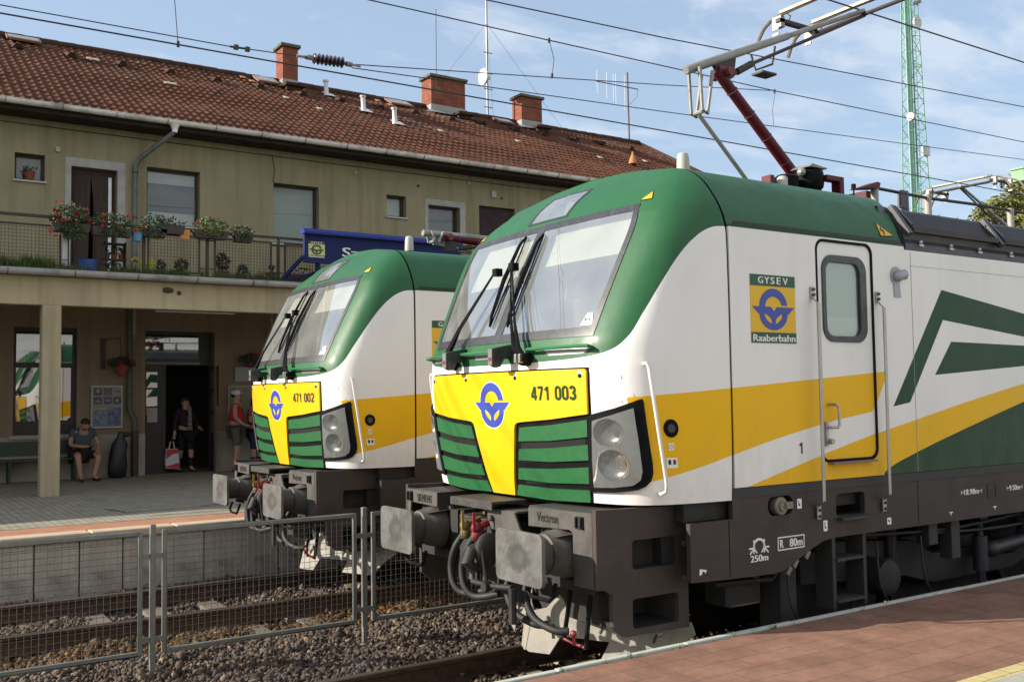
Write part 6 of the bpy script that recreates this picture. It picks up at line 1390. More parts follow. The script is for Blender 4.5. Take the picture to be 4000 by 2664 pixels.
# ---------------------------------------------------------------- station name sign
M_sb = mat('sign_blue', (.010, .019, .095), .6, var=.06, spec=.2); M_sb2 = mat('sign_blue_light', (.022, .035, .20), .6, spec=.2)
SG = MB().box(3.30, 6.64, 11.02, 11.10, 4.64, 5.20).build('station_name_sign', M_sb); tag(SG, 'long blue station name board with white lettering on the canopy edge', 'sign')
MB().prism([(11.14, 5.20), (10.93, 5.17), (10.93, 5.21), (11.0, 5.275), (11.14, 5.29)], 3.26, 6.68, 'x').build('sign_cap', M_sb2, SG)
lb = logo_board('logo', 3.375, 3.70, 4.735, 5.045, 11.015, SG, mat('pale_logo_yellow', (.55, .53, .22), .5), small=True)
text_obj('lettering', 'Szentgotthárd', .235, lambda u, v: (4.06+u, 11.016, 4.735+v), M_txtw, SG, width=2.35, bold=.008)
MB().bar((3.32, 11.08, 4.78), (3.0, 11.5, 4.30), .06, .06).build('sign_strut', M_sb, SG); MB().bar((3.1, 11.45, 4.33), (4.0, 11.08, 4.60), .05, .05).build('sign_strut', M_sb, SG); MB().box(3.56, 3.64, 11.10, 11.14, 4.30, 4.68).build('sign_leg', M_sb, SG); MB().box(6.2, 6.28, 11.10, 11.14, 4.30, 4.68).build('sign_leg', M_sb, SG)
# ---------------------------------------------------------------- lower level furniture
M_bench = mat('dark_green_bench', (.014, .035, .022), .5)
bn = empty('platform_bench', (0, 0, 0), 'long dark green bench against the station wall behind the pillar', 'bench')
MB().box(-3.6, .15, 14.55, 14.98, 1.00, 1.03).build('seat', M_bench, bn); MB().box(-3.6, .15, 14.98, 15.02, 1.10, 1.36).build('backrest', M_bench, bn)
for x in (-3.4, -1.95, -1.15, .0): MB().box(x-.02, x+.02, 14.58, 14.96, .58, 1.0).build('leg', M_bench, bn)
ps_ = MB().box(.364, .966, 15.03, 15.06, 1.574, 2.433).build('notice_board', mat('board_frame', (.42, .43, .44), .6)); tag(ps_, 'white framed notice board with grey pictograms and blue leaflets beside the seated man', 'notice board')
MB().box(.385, .945, 15.025, 15.03, 1.60, 2.41).build('board_face', mat('board_paper', (.23, .225, .22), .7), ps_)
M_pic = mat('pictogram_grey', (.085, .088, .10), .7)
for k, (a, b) in enumerate(((.41, 2.24), (.60, 2.24), (.41, 2.06), (.60, 2.06), (.78, 2.06))):
    q = MB().prism(rrect(a, a+.155, b, b+.145, .02), 15.018, 15.025, 'y').build('pictogram', M_pic, ps_)
    g = MB()
    if k == 0: g.box(a+.05, a+.11, 15.015, 15.018, b+.05, b+.12)
    elif k == 1: g.prism(circle(a+.078, b+.072, .055, 20), 15.015, 15.018, 'y', holes=[circle(a+.078, b+.072, .045, 20)[::-1]]); g.box(a+.073, a+.083, 15.014, 15.018, b+.04, b+.085)
    elif k == 2: g.box(a+.03, a+.13, 15.015, 15.018, b+.04, b+.065).sphere((a+.08, 15.02, b+.07), .02, 4)
    elif k == 3: 
        for u in range(3): g.box(a+.025+u*.04, a+.05+u*.04, 15.015, 15.018, b+.05, b+.09)
    else: g.box(a+.05, a+.105, 15.015, 15.018, b+.04, b+.1)
    g.build('pictogram_mark', mat('board_white_mark', (.26, .265, .28), .7), q)
MB().bar((.80, 15.02, 2.312), (.88, 15.02, 2.312), .004, .014).add([(.875, 15.018, 2.335), (.92, 15.018, 2.312), (.875, 15.018, 2.289)], [(0, 1, 2)]).build('arrow', M_pic, ps_)
MB().box(.40, .66, 15.02, 15.025, 1.62, 1.98).build('leaflet', mat('leaflet_blue', (.14, .17, .23), .7, var=.5, vscale=14), ps_); MB().box(.675, .93, 15.02, 15.025, 1.62, 1.98).build('leaflet', mat('leaflet_blue2', (.11, .13, .21), .7, var=.6, vscale=11), ps_)
MB().box(.40, .66, 15.018, 15.02, 1.95, 1.985).build('leaflet_heading', mat('leaflet_yellow', (.30, .28, .12), .7), ps_)
def hbasket(x, z, label, wall_y, petals, board=False):
    H = MB().lathe([(.05, 0), (.13, .10), (.155, .22), (.165, .23)], (x, wall_y-.32, z), 'z', 18).build('hanging_flower_pot', M_terra if not board else mat('pale_planter', (.33, .33, .33), .7), smooth=True, auto=40); tag(H, label, 'flower pot')
    f = MB(); leaves(f, (x, wall_y-.34, z+.27), .30, .18, .13, 260, .035); f.build('foliage', M_leafd, H, fix=False)
    g = MB(); flowers(g, [(x+rnd.uniform(-.22, .22), wall_y-.40-rnd.uniform(0, .1), z+.27+rnd.uniform(-.08, .14)) for _ in range(7)], .03); tag(g.build('blossoms', petals, H, fix=False), kind='stuff')
    MB().tube([(x-.25, wall_y-.02, z+.75), (x-.02, wall_y-.32, z+.78), (x, wall_y-.32, z+.25)], .010, 6).box(x-.33, x-.25, wall_y-.05, wall_y-.01, z+.15, z+.78).build('wall_bracket', M_wfr, H)
    return H
hbasket(.88, 2.62, 'orange-brown pot of trailing plants hanging from a bracket beside the doorway', 15.1, M_flr)
wb = MB().box(3.30, 3.86, 15.03, 15.07, 2.50, 2.82).build('flower_shelf', mat('pale_planter2', (.30, .30, .30), .7)); tag(wb, 'pale wall box with pink and red flowers behind the farther locomotive\'s windscreen', 'flower box')
f = MB(); leaves(f, (3.62, 14.95, 2.98), .28, .12, .16, 260, .035); f.build('foliage', M_leafd, wb, fix=False); g = MB(); flowers(g, [(3.38+rnd.uniform(0, .25), 14.85, 2.86+rnd.uniform(0, .05)) for _ in range(5)], .035); tag(g.build('pink_blossoms', M_flp, wb, fix=False), kind='stuff'); g = MB(); flowers(g, [(3.55+rnd.uniform(0, .3), 14.85, 3.05+rnd.uniform(0, .12)) for _ in range(6)], .03); tag(g.build('red_blossoms', M_flr, wb, fix=False), kind='stuff')
nb = MB().box(3.15, 4.1, 15.04, 15.08, 1.55, 2.42).build('timetable_frame', mat('pale_frame', (.30, .30, .28), .7)); tag(nb, 'framed timetable on the wall behind the man in the white cap', 'notice board')
MB().box(3.18, 4.07, 15.035, 15.04, 1.58, 2.39).build('timetable_sheet', mat('timetable_paper', (.20, .19, .13), .7), nb)
for xx, zt in ((.93, 3.95), (3.72, 3.95)):
    c_ = MB().box(xx-.02, xx+.02, 13.9, 13.93, zt-.55, zt).build('hanging_strip', mat('pale_strip', (.26, .26, .25), .7)); tag(c_, 'thin pale strip hanging from the canopy ceiling left of the strip light' if xx < 2 else 'thin pale strip hanging from the canopy ceiling beside the farther windscreen', 'strip')
# black bag against the wall
bagm = MB().lathe([(.12, 0), (.20, .05), (.24, .25), (.22, .55), (.17, .78), (.09, .95), (.07, 1.02), (.03, 1.05)], (0, 0, 0), 'z', 18)
bagm.v = [(x+.16*max(0, z-.45)+.02*math.sin(z*17+x*9), y*.75+.015*math.sin(z*23+y*7), z) for x, y, z in bagm.v]
bag = bagm.sphere((.20, 0, .98), .10, 6, sc=(1.2, .7, .6)).build('black_bag', mat('black_nylon', (.012, .012, .016), .5, bump=.6, bscale=12), smooth=True, auto=60); bag.location = (.80, 14.7, FZ); bag.scale = (.82, .82, .88); tag(bag, 'tall black bag leaning against the wall right of the seated man', 'bag')
# ---------------------------------------------------------------- people
M_skin = mat('skin', (.36, .19, .125), .6, var=.08, vscale=12); M_hair = mat('dark_hair', (.015, .011, .009), .7)
def skel(name, nodes, edges, root, m, parent=None, sub=2):
    me = bpy.data.meshes.new(name); keys = list(nodes); me.from_pydata([nodes[k][0] for k in keys], [(keys.index(a), keys.index(b)) for a, b in edges], [])
    o = bpy.data.objects.new(name, me); COL.objects.link(o)
    o.modifiers.new('skin', 'SKIN'); sv = me.skin_vertices[0].data if me.skin_vertices else None
    if sv is None:
        bm = bmesh.new(); bm.from_mesh(me); bm.verts.layers.skin.verify(); bm.to_mesh(me); bm.free(); sv = me.skin_vertices[0].data
    for i, k in enumerate(keys):
        r = nodes[k][1]; sv[i].radius = (r, r) if not isinstance(r, tuple) else r; sv[i].use_root = (k == root)
    s = o.modifiers.new('sub', 'SUBSURF'); s.levels = sub; s.render_levels = sub
    bpy.context.view_layer.update(); dg = bpy.context.evaluated_depsgraph_get(); me2 = bpy.data.meshes.new_from_object(o.evaluated_get(dg))
    bpy.data.objects.remove(o); me2.materials.clear(); me2.materials.append(m); me2.polygons.foreach_set('use_smooth', [True]*len(me2.polygons)); me2.name = name
    o = bpy.data.objects.new(name, me2); COL.objects.link(o)
    if parent: o.parent = parent
    return o
def person(loc, rot, J, label, shirt, trousers, shoes, sleeves, short, hair=M_hair, cap=None, group=None, hold=None, hair_long=False):
    """J: joints in the person's own space, facing -y; returns the body mesh, clothes are its children"""
    n = {k: (v, r) for k, (v, r) in J.items()}; edges = [('pel', 'wai'), ('wai', 'che'), ('che', 'nec'), ('nec', 'jaw'), ('jaw', 'hed'), ('hed', 'top'), ('jaw', 'nose')]
    for s in 'LR': edges += [('che', 'sh'+s), ('sh'+s, 'el'+s), ('el'+s, 'wr'+s), ('wr'+s, 'ha'+s), ('pel', 'hi'+s), ('hi'+s, 'kn'+s), ('kn'+s, 'an'+s), ('an'+s, 'to'+s)]
    hd = Vector(J['hed'][0]); fwd = (Vector(J['nose'][0])-hd); fwd.z = 0; fwd.normalize(); side = Vector((-fwd.y, fwd.x, 0))
    for s, sg in (('L', 1), ('R', -1)):
        w_ = Vector(J['wr'+s][0]); h = Vector(J['ha'+s][0]); d = (h-w_).normalized(); lat = d.cross(Vector((0, 0, 1))); lat = lat.normalized() if lat.length > .1 else Vector((1, 0, 0))
        for i in range(4):
            L0 = (.030, .036, .034, .026)[i]; off = (i-1.5)*.018
            n['f%s%da' % (s, i)] = (tuple(h+d*.035+lat*off), .008); n['f%s%db' % (s, i)] = (tuple(h+d*(.035+L0)+lat*off+Vector((0, -.006, -.008))), .0065)
            edges += [('ha'+s, 'f%s%da' % (s, i)), ('f%s%da' % (s, i), 'f%s%db' % (s, i))]
        n['t%s' % s] = (tuple(w_+d*.03+lat*sg*.035), .009); n['u%s' % s] = (tuple(w_+d*.055+lat*sg*.048), .0075); edges += [('wr'+s, 't%s' % s), ('t%s' % s, 'u%s' % s)]
    b = skel('person', n, edges, 'pel', M_skin); b.location = loc; b.rotation_euler = (0, 0, rot); tag(b, label, 'person', group)
    g = lambda k, m_, a=.012: (J[k][0], (J[k][1] if not isinstance(J[k][1], tuple) else J[k][1][0])*m_+a)
    mixp = lambda a, c, f: tuple(Vector(J[a][0]).lerp(Vector(J[c][0]), f))
    e = {'pel': (tuple(Vector(J['pel'][0])+Vector((0, 0, .06))), g('pel', 1.0, .022)[1]), 'wai': g('wai', 1.0, .022), 'che': g('che', 1.0, .020), 'nec': (mixp('che', 'nec', .62), .062)}; ed = [('pel', 'wai'), ('wai', 'che'), ('che', 'nec')]
    for s in 'LR':
        e['sh'+s] = g('sh'+s, 1.0, .016); ed.append(('che', 'sh'+s))
        if sleeves:
            f = .62 if sleeves == 1 else 1.0; e['se'+s] = (mixp('sh'+s, 'el'+s, f), .050 if sleeves == 1 else .048); ed.append(('sh'+s, 'se'+s))
            if sleeves == 2: e['sw'+s] = (mixp('el'+s, 'wr'+s, .92), .036); ed.append(('se'+s, 'sw'+s))
    skel('shirt', e, ed, 'pel', shirt, b)
    e = {'pel': g('pel', 1.0, .020)}; ed = []
    for s in 'LR':
        e['hi'+s] = g('hi'+s, 1.0, .018); e['kn'+s] = (mixp('hi'+s, 'kn'+s, .93 if short else 1.0), .068 if short else .06); ed += [('pel', 'hi'+s), ('hi'+s, 'kn'+s)]
        if not short: e['an'+s] = (mixp('kn'+s, 'an'+s, .96), .046); ed.append(('kn'+s, 'an'+s))
    skel('shorts' if short else 'trousers', e, ed, 'pel', trousers, b)
    for s in 'LR':
        a = Vector(J['an'+s][0]); t = Vector(J['to'+s][0]); dd = (t-a); dd.z = 0; dd.normalize()
        skel('shoe', {'h': (tuple(a-dd*.05+Vector((0, 0, -.045))), .036), 'm': (tuple(a+dd*.05+Vector((0, 0, -.045))), .042), 't': (tuple(t+dd*.03+Vector((0, 0, -.005))), .034)}, [('h', 'm'), ('m', 't')], 'm', shoes, b)
    top = Vector(J['top'][0]); up = (top-hd).normalized()
    hm = MB().sphere(tuple(hd+up*.030-fwd*.026), .098, 8, sc=(.90, 1.0, .92))
    if hair_long: hm.sphere(tuple(hd-fwd*.06-up*.03), .075, 6)
    hm.v = [v for v in hm.v]
    h_ = hm.build('hair', hair, b, smooth=True)
    fc = MB()
    for sg in (-1, 1): fc.sphere(tuple(hd+fwd*.083+side*sg*.032-up*.002), .009, 4)
    fc.build('eyes', MATS.get('eye_dark') or mat('eye_dark', (.02, .015, .012), .4), b)
    MB().bar(tuple(hd+fwd*.088-up*.052-side*.022), tuple(hd+fwd*.088-up*.052+side*.022), .008, .006).build('mouth', MATS.get('lips') or mat('lips', (.25, .08, .06), .6), b)
    er = MB()
    for sg in (-1, 1): er.sphere(tuple(hd+side*sg*.088-up*.01), .024, 5, sc=(.5, .8, 1.2))
    er.build('ears', M_skin, b, smooth=True)
    if cap:
        c = MB().sphere(tuple(hd+up*.055), .112, 8, sc=(.92, 1.0, .72)).prism([(0, 0)], 0, 0) if False else MB().sphere(tuple(hd+up*.058-fwd*.01), .112, 8, sc=(.92, 1.0, .70))
        q = hd+fwd*.13+up*.045; c.add([tuple(hd+side*.075+fwd*.06+up*.05), tuple(q+side*.055+up*-.005), tuple(q+fwd*.045-up*.015), tuple(q-side*.055-up*.005), tuple(hd-side*.075+fwd*.06+up*.05), tuple(hd+fwd*.05+up*.075)], [(0, 1, 2, 3, 4, 5)])
        c.build('cap', cap, b, smooth=True)
    return b
def stand(h=1.72, lean=0, arms=None, stride=0.):
    k = h/1.72; P = lambda x, y, z, r: ((x*k, y*k, z*k), r)
    J = {'pel': P(0, 0, .95, (.15, .115)), 'wai': P(0, 0, 1.10, (.145, .105)), 'che': P(0, 0, 1.30, (.16, .115)), 'nec': P(0, 0, 1.475, .055), 'jaw': P(0, -.012, 1.54, .062), 'hed': P(0, -.005, 1.60, .088), 'top': P(0, 0, 1.665, .072), 'nose': P(0, -.105, 1.585, .014)}
    for s, g_ in (('L', 1), ('R', -1)):
        st = stride*g_
        J['sh'+s] = P(g_*.185, 0, 1.40, .055); J['el'+s] = P(g_*.225, .03, 1.12, .042); J['wr'+s] = P(g_*.235, -.03, .88, .030); J['ha'+s] = P(g_*.235, -.05, .80, .030)
        J['hi'+s] = P(g_*.095, 0, .88, .095); J['kn'+s] = P(g_*.10, -.02-st*.5, .48, .062); J['an'+s] = P(g_*.10, .02-st, .085, .042); J['to'+s] = P(g_*.11, -.13-st, .035, .034)
    for k_, v in (arms or {}).items(): J[k_] = P(*v)
    return J
M_shoe = mat('dark_shoes', (.015, .014, .014), .7); M_shoew = mat('white_sole', (.4, .4, .4), .7)
# seated man: on the bench, bent over a phone
J = {'pel': ((0, .05, .52), (.15, .12)), 'wai': ((0, .03, .68), (.15, .115)), 'che': ((0, -.06, .88), (.165, .12)), 'nec': ((0, -.13, 1.02), .058), 'jaw': ((0, -.19, 1.04), .06), 'hed': ((0, -.235, 1.095), .088), 'top': ((0, -.255, 1.16), .072), 'nose': ((0, -.315, 1.02), .014)}
for s, g_ in (('L', 1), ('R', -1)):
    J['sh'+s] = ((g_*.19, -.06, .96), .058); J['hi'+s] = ((g_*.10, 0, .50), .10); J['kn'+s] = ((g_*.20, -.42, .50), .066); J['an'+s] = ((g_*.15 if g_ < 0 else .10, -.44, .085), .045); J['to'+s] = ((g_*.17 if g_ < 0 else .14, -.60, .035), .036)
J['elR'] = ((-.26, -.16, .70), .044); J['wrR'] = ((-.08, -.38, .66), .031); J['haR'] = ((-.01, -.42, .67), .030)
J['elL'] = ((.28, -.14, .70), .044); J['wrL'] = ((.20, -.34, .56), .031); J['haL'] = ((.19, -.42, .54), .030)
M_tee = mat('grey_blue_tee', (.065, .082, .105), .85, var=.15, vscale=8, bump=.4, bscale=9); M_sh = mat('dark_olive_shorts', (.028, .026, .022), .9, var=.3, vscale=9)
sm = person((.13, 14.72, FZ), R(8), J, 'seated man in grey-blue T-shirt and dark shorts on the bench, head bent', M_tee, M_sh, M_shoe, 1, True)
MB().box(-.03, .01, -.50, -.40, .68, .69).build('phone', M_blk).parent = None
ph = bpy.data.objects['phone']; ph.location = (.16, 14.72, FZ); ph.rotation_euler = (0, 0, R(8)); tag(ph, 'small dark phone in the hands of the seated man', 'phone')
# woman in the doorway with a shopping bag
J = stand(1.60, arms={'elR': (-.25, .04, 1.13, .044), 'wrR': (-.30, -.02, .92, .03), 'haR': (-.315, -.03, .84, .03), 'elL': (.25, -.02, 1.15, .044), 'wrL': (.27, -.18, 1.0, .03), 'haL': (.25, -.25, .98, .03)}, stride=.12)
M_jk = mat('dark_plum_jacket', (.030, .016, .026), .85, var=.2); M_tr = mat('dark_navy_trousers', (.012, .012, .018), .85)
pw_ = person((2.32, 15.35, FZ), R(20), J, 'woman in a dark plum jacket stepping out of the doorway with a shopping bag', M_jk, M_tr, M_shoe, 2, False, hair_long=True)
MB().prism([(-.05, .93), (.05, .93), (.035, 1.38), (.0, 1.42), (-.035, 1.38)], -.165, -.155, 'y').build('patterned_blouse', mat('patterned_blouse', (.20, .17, .19), .8, var=.8, vscale=30), pw_)
bg = MB().prism([(-.13, .05), (.14, .03), (.15, .12), (.12, .45), (-.12, .46), (-.14, .2)], -.05, .05, 'y').build('shopping_bag', mat('bag_white', (.50, .50, .52), .5)); bg.location = (2.01, 15.24, FZ+.06); tag(bg, 'white and red plastic shopping bag carried by the woman in the doorway', 'bag')
MB().prism([(-.125, .33), (.12, .36), (.118, .445), (-.118, .45)], -.054, .054, 'y').prism([(-.13, .06), (.14, .04), (.14, .16), (-.13, .09)], -.054, .054, 'y').prism([(-.12, .36), (.02, .36), (-.12, .24)], -.053, .053, 'y').build('red_print', mat('bag_red', (.40, .02, .03), .5), bg)
MB().tube([(-.06, 0, .45), (-.03, 0, .60), (.03, 0, .60), (.06, 0, .45)], .012, 6).build('handles', MATS['bag_white'], bg)
# man with a white cap and red vest, woman partly behind the locomotive
J = stand(1.74, arms={'elR': (-.25, -.02, 1.14, .050), 'wrR': (-.20, -.20, .98, .034), 'haR': (-.16, -.27, .97, .03), 'elL': (.26, .0, 1.13, .050), 'wrL': (.24, -.08, .90, .034), 'haL': (.23, -.11, .82, .03)})
J['wai'] = (J['wai'][0], (.17, .15)); J['pel'] = (J['pel'][0], (.165, .14))
person((3.17, 14.55, FZ), R(62), J, 'man in a white cap, red sleeveless shirt and olive shorts standing by the wall', mat('red_vest', (.38, .018, .022), .85, var=.15, vscale=8, bump=.4, bscale=9), mat('olive_shorts', (.085, .078, .06), .9, var=.2), M_shoe, 0, True, cap=mat('white_cap', (.55, .54, .55), .8))
J = stand(1.58, arms={'elR': (-.23, -.04, 1.14, .042), 'wrR': (-.16, -.24, 1.20, .03), 'haR': (-.14, -.29, 1.26, .03)})
person((3.62, 14.62, FZ), R(30), J, 'woman in red patterned top and dark jeans beside the white-capped man', mat('red_pattern_top', (.28, .06, .07), .85, var=.7, vscale=45), mat('dark_jeans', (.02, .026, .06), .85), M_shoe, 1, False, hair_long=True)

# ---------------------------------------------------------------- overhead line
M_wirec = mat('overhead_wire', (.05, .045, .05), .6, .3)
LWr = empty('overhead_line', (0, 0, 0), 'dark overhead contact and carrying wires running across the sky above the tracks', 'overhead line')
def wire(pts, r, name='wire', sag=0):
    P = []
    for a, b in zip(pts, pts[1:]):
        a = Vector(a); b = Vector(b)
        for k in range(12): f = k/12; P.append(a.lerp(b, f)-Vector((0, 0, sag*4*f*(1-f))))
    P.append(Vector(pts[-1])); return MB().tube(P, r, 6, caps=False).build(name, M_wirec, LWr)
wire([(-30, .02, 6.02), (60, 0, 6.03)], .008, 'contact_wire')
wire([(-30, 4.568, 5.99), (-2.48, 4.568, 5.99), (14.3, 4.568, 6.06), (60, 4.568, 6.1)], .009, 'contact_wire')
wire([(-30, 4.568, 7.0), (1.55, 4.568, 6.99), (8.86, 4.568, 7.03), (16.35, 4.568, 7.17), (30, 4.568, 7.6)], .008, 'carrying_wire')
wire([(-30, 4.45, 6.03), (-2.48, 4.45, 6.03), (-.2, 4.45, 6.04)], .006, 'tensioned_wire')
wire([(.02, 4.45, 6.05), (.68, 4.45, 6.08)], .006, 'tensioned_wire')
wire([(-.2, 4.45, 6.04), (.02, 4.45, 6.05)], .012, 'clamped_wire')
wire([(1.21, 4.568, 6.13), (6.44, 4.568, 6.73), (8.75, 4.568, 7.02)], .0065, 'stitch_wire')
wire([(1.33, 4.568, 6.10), (6.43, 4.568, 6.32), (16.32, 4.568, 6.80), (30, 4.568, 7.4)], .0065, 'tensioned_wire')
wire([(-20, 6.0, 7.9), (4.16, 6, 8.05), (7.8, 6, 8.16), (19.04, 6, 8.68), (40, 6, 9.5)], .010, 'feeder_wire')
wire([(-.74, 4.568, 6.0), (-.78, 4.568, 6.5), (-.70, 4.568, 7.0)], .0045, 'dropper')
wire([(4.29, 4.568, 7.02), (4.37, 4.568, 6.75), (4.33, 4.568, 6.5)], .005, 'dropper')
wire([(8.86, 4.568, 7.03), (8.78, 4.568, 6.7), (8.80, 4.568, 6.44)], .004, 'dropper')
for x, z in ((-.74, 6.0), (4.29, 7.0), (4.33, 6.51), (8.84, 7.02)): MB().box(x-.014, x+.014, 4.555, 4.58, z-.03, z+.035).build('clamp', M_wirec, LWr)
for x in (-.13, .0): MB().box(x-.03, x+.02, 4.43, 4.47, 6.02, 6.07).build('clamp', M_wirec, LWr)
il = MB(); il.tube([(.68, 4.45, 6.08), (1.25, 4.50, 6.115)], .022, 8)
il.v = [v for v in il.v]
insl = il.build('rod_insulator', mat('brown_glaze', (.035, .022, .022), .25, coat=.4, spec=.7)); tag(insl, 'dark ribbed insulator hanging in the overhead line above the roof ridge', 'insulator')
dsk = MB()
for k in range(8):
    x = .80+k*.052; y_ = 4.46+k*.005; z = 6.088+k*.004
    dsk.lathe([(.022, -.016), (.056, -.008), (.064+.004*(k % 2), .004), (.03, .012)], (x, y_, z), 'x', 20)
dsk.build('shed', MATS['brown_glaze'], insl, smooth=True, auto=50)
MB().tube([(.58, 4.45, 6.076), (.74, 4.45, 6.085)], .016, 8).tube([(.70, 4.45, 6.085), (.78, 4.45, 6.087)], .03, 10).tube([(1.22, 4.5, 6.112), (1.30, 4.51, 6.115)], .03, 10).tube([(1.28, 4.5, 6.115), (1.42, 4.53, 6.12)], .014, 8).build('end_fitting', M_panto, insl)

# ---------------------------------------------------------------- lattice tower, roof aerials, tree, green beam
M_tow = mat('mint_green_paint', (.13, .33, .215), .6, var=.12, vscale=2)
TW = empty('lattice_tower', (0, 0, 0), 'tall mint green lattice mast with a caged ladder rising behind the locomotives', 'tower')
tx, ty = 66.4, 40.6
def tw(z): return .42+.018*(34-z)
leg = MB()
for sx in (-1, 1):
    for sy in (-1, 1): leg.tube([(tx+sx*tw(0), ty+sy*tw(0), -.6), (tx+sx*tw(36), ty+sy*tw(36), 36)], .055, 6)
leg.build('mast_legs', M_tow, TW)
br = MB(); z = 0; k = 0
while z < 35:
    a, b = tw(z), tw(z+1.0)
    for (p, q) in (((-1, -1), (1, -1)), ((1, -1), (1, 1)), ((1, 1), (-1, 1)), ((-1, 1), (-1, -1))):
        if k % 2: p, q = q, p
        br.tube([(tx+p[0]*a, ty+p[1]*a, z), (tx+q[0]*b, ty+q[1]*b, z+1.0)], .030, 4)
        br.tube([(tx+p[0]*a, ty+p[1]*a, z), (tx+q[0]*a, ty+q[1]*a, z)], .022, 4) if k % 4 == 0 else None
    z += 1.0; k += 1
br.build('mast_bracing', M_tow, TW, fix=False)
lad = MB(); lx, ly = tx-1.05, ty-.5
for s in (-.22, .22): lad.tube([(lx+s+1.0-.25, ly, 0), (lx+s+1.0-.25, ly, 36)], .035, 5)
z = .3
while z < 36: lad.tube([(lx+.53, ly, z), (lx+.97, ly, z)], .014, 4); z += .3
lad.build('ladder', M_tow, TW, fix=False)
cg = MB(); z = 1.2
while z < 36:
    P = [(lx+.53+.4*(1-math.cos(R(a)))*-1.35+.0, ly-.55*math.sin(R(a)), z) for a in range(0, 181, 30)]; P = [(lx+.60-.95*math.sin(R(a)), ly-.30+.45*math.cos(R(a)), z) for a in range(0, 181, 30)]
    cg.tube(P, .022, 4); z += 1.25
for a in (40, 90, 140): cg.tube([(lx+.60-.95*math.sin(R(a)), ly-.30+.45*math.cos(R(a)), 1), (lx+.60-.95*math.sin(R(a)), ly-.30+.45*math.cos(R(a)), 36)], .016, 4)
cg.build('ladder_cage', M_tow, TW, fix=False)
MB().box(tx-1.28, tx-.62, ty-.45, ty-.4, 0, 36).build('cable_tray', mat('pale_green_tray', (.28, .50, .39), .7), TW)
M_whp = mat('white_plastic', (.6, .6, .58), .5)
MB().lathe([(.50, 0), (.45, .15), (.2, .22)], (tx-.4, ty-1.0, 31.2), 'y', 20).build('dish', M_whp, TW, smooth=True, auto=40)
MB().lathe([(.32, 0), (.30, .35), (.2, .4)], (tx-1.9, ty-1.0, 23.4), 'x', 18).build('dish', M_whp, TW, smooth=True, auto=40)
MB().box(tx+.05, tx+.55, ty-1.0, ty-.6, 20.6, 21.4).build('equipment_box', M_whp, TW)
# radio mast with dish and guys on the roof
M_mast = mat('mast_galvanised', (.17, .175, .18), .4, .5, var=.1)
RM = MB().tube([(13.33, 20.4, 10.6), (13.33, 20.4, 20)], .035, 8).build('radio_mast', M_mast); tag(RM, 'thin grey radio mast with a round white dish standing on the roof ridge', 'mast')
for z in (13.25, 12.57, 12.05, 11.45): MB().bar((13.16, 20.35, z), (13.50, 20.35, z), .03, .02).build('mast_rung', M_mast, RM)
MB().lathe([(.27, 0), (.26, .06), (.22, .12), (.05, .14)], (13.03, 20.2, 12.37), 'x', 24).box(13.17, 13.33, 20.2, 20.3, 12.33, 12.41).build('dish', M_whp, RM, smooth=True, auto=40)
dd_ = [o for o in RM.children if o.name.startswith('dish')][0]; 
gy = MB()
for p in ((11.45, 20.2, 11.9), (14.1, 21.2, 11.0), (16.4, 20.2, 10.9)): gy.tube([(13.33, 20.4, 14.25), p], .006, 4)
gy.build('guy_wires', MATS['pale_strip'], RM)
w1 = MB().tube([(10.98, 19.6, 11.3), (10.99, 19.6, 13.95)], .014, 6).build('whip_aerial', M_mast); tag(w1, 'thin upright whip aerial beside the largest chimney', 'aerial')
ya = MB().tube([(19.15, 20.2, 10.6), (19.12, 20.2, 13.55)], .03, 8).build('tv_aerial', mat('rusty_mast', (.12, .085, .08), .7)); tag(ya, 'rusty mast with a television aerial at the right end of the roof', 'aerial')
MB().tube([(17.70, 20.2, 13.0), (19.6, 20.2, 13.02)], .018, 6).tube([(19.6, 20.2, 13.02), (19.55, 20.2, 12.75), (19.2, 20.2, 12.4)], .008, 5).build('aerial_boom', MATS['rusty_mast'], ya)
ym = MB()
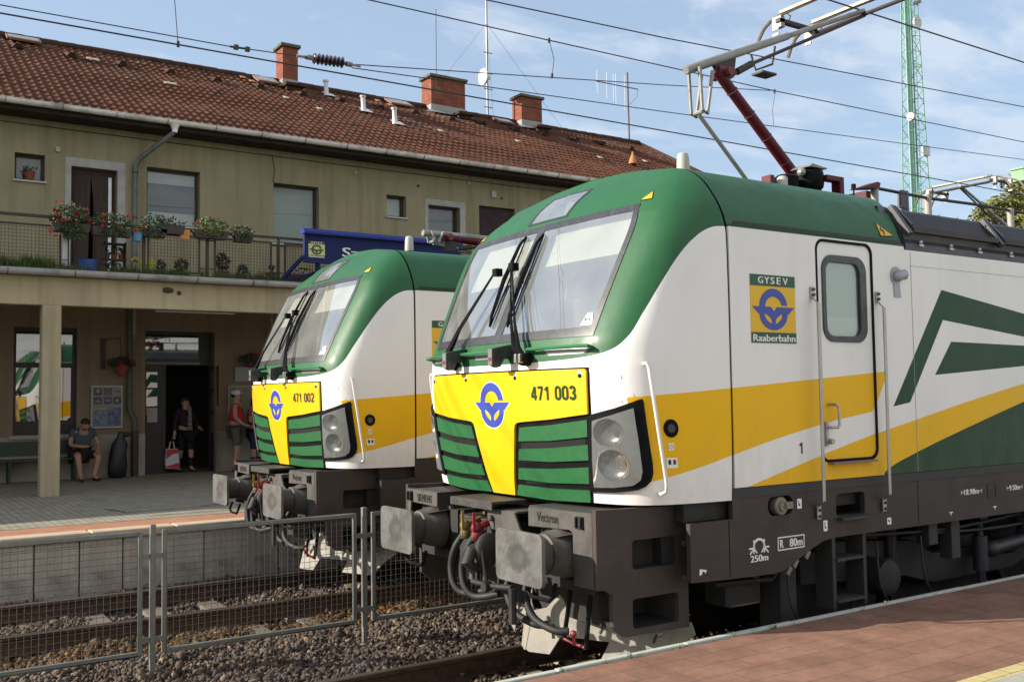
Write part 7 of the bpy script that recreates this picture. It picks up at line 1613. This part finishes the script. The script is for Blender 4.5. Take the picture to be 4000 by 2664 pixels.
for x, a, b in ((17.74, 12.55, 13.4), (18.17, 12.45, 13.4), (18.47, 12.4, 13.38), (18.58, 12.33, 13.43), (18.98, 12.15, 13.42)): ym.tube([(x, 20.2, a), (x, 20.2, b)], .010, 5)
ym.build('aerial_elements', M_mast, ya)
# tree beyond the tracks on the right
M_bark = mat('bark', (.10, .07, .05), .9, var=.3, bump=.8, bscale=20)
def tree(x, y, z0, cz, r, n, seed, label, leaf, size):
    rs = random.Random(seed); T = empty('broadleaf_tree', (x, y, z0), label, 'tree')
    tr = MB().tube([(0, 0, 0), (.05, 0, (cz-z0)*.4), (.1, .1, (cz-z0)*.9)], .2, 8, rads=[.28, .20, .09])
    cl = []
    for k in range(34):
        u = Vector((rs.gauss(0, 1), rs.gauss(0, 1), rs.gauss(0, .85))); u.normalize(); q = u*r*rs.uniform(.45, 1.0)
        c = Vector((q.x, q.y, cz-z0+q.z)); cl.append((c, rs.uniform(.20, .36)*r)); tr.tube([(.06, 0, (cz-z0)*.6+rs.uniform(-.5, .5)), tuple(c*.5+Vector((0, 0, (cz-z0)*.35))), tuple(c)], .04, 5, rads=[.08, .05, .015])
    tr.build('trunk', M_bark, T, smooth=True)
    m = MB()
    for c, rr in cl: leaves(m, tuple(c), rr, rr, rr*.8, n//34, size, rs)
    m.build('crown', leaf, T, fix=False); return T
M_tl = mat('tree_leaves', (.13, .135, .032), .7, var=.5, vscale=1.2)
tree(29.3, 10.4, -.5, 6.8, 2.6, 26000, 4, 'green leafy tree at the right edge behind the radiators of the near locomotive', M_tl, .085)
tree(28.9, 9.6, -.5, 4.6, 2.4, 7000, 9, 'low green tree beyond the taller one, mostly hidden by the near locomotive', M_tl, .085)
gb = MB().box(19.55, 25, 6.35, 6.65, 7.08, 7.36).box(19.52, 25, 6.33, 6.67, 7.36, 7.40).build('steel_beam', mat('light_green_paint', (.15, .36, .15), .5, var=.1)); tag(gb, 'light green steel beam end at the right edge in front of the tree', 'beam')
MB().box(22.8, 23.1, 6.35, 6.65, -.3, 7.08).build('beam_post', MATS['light_green_paint'], gb)
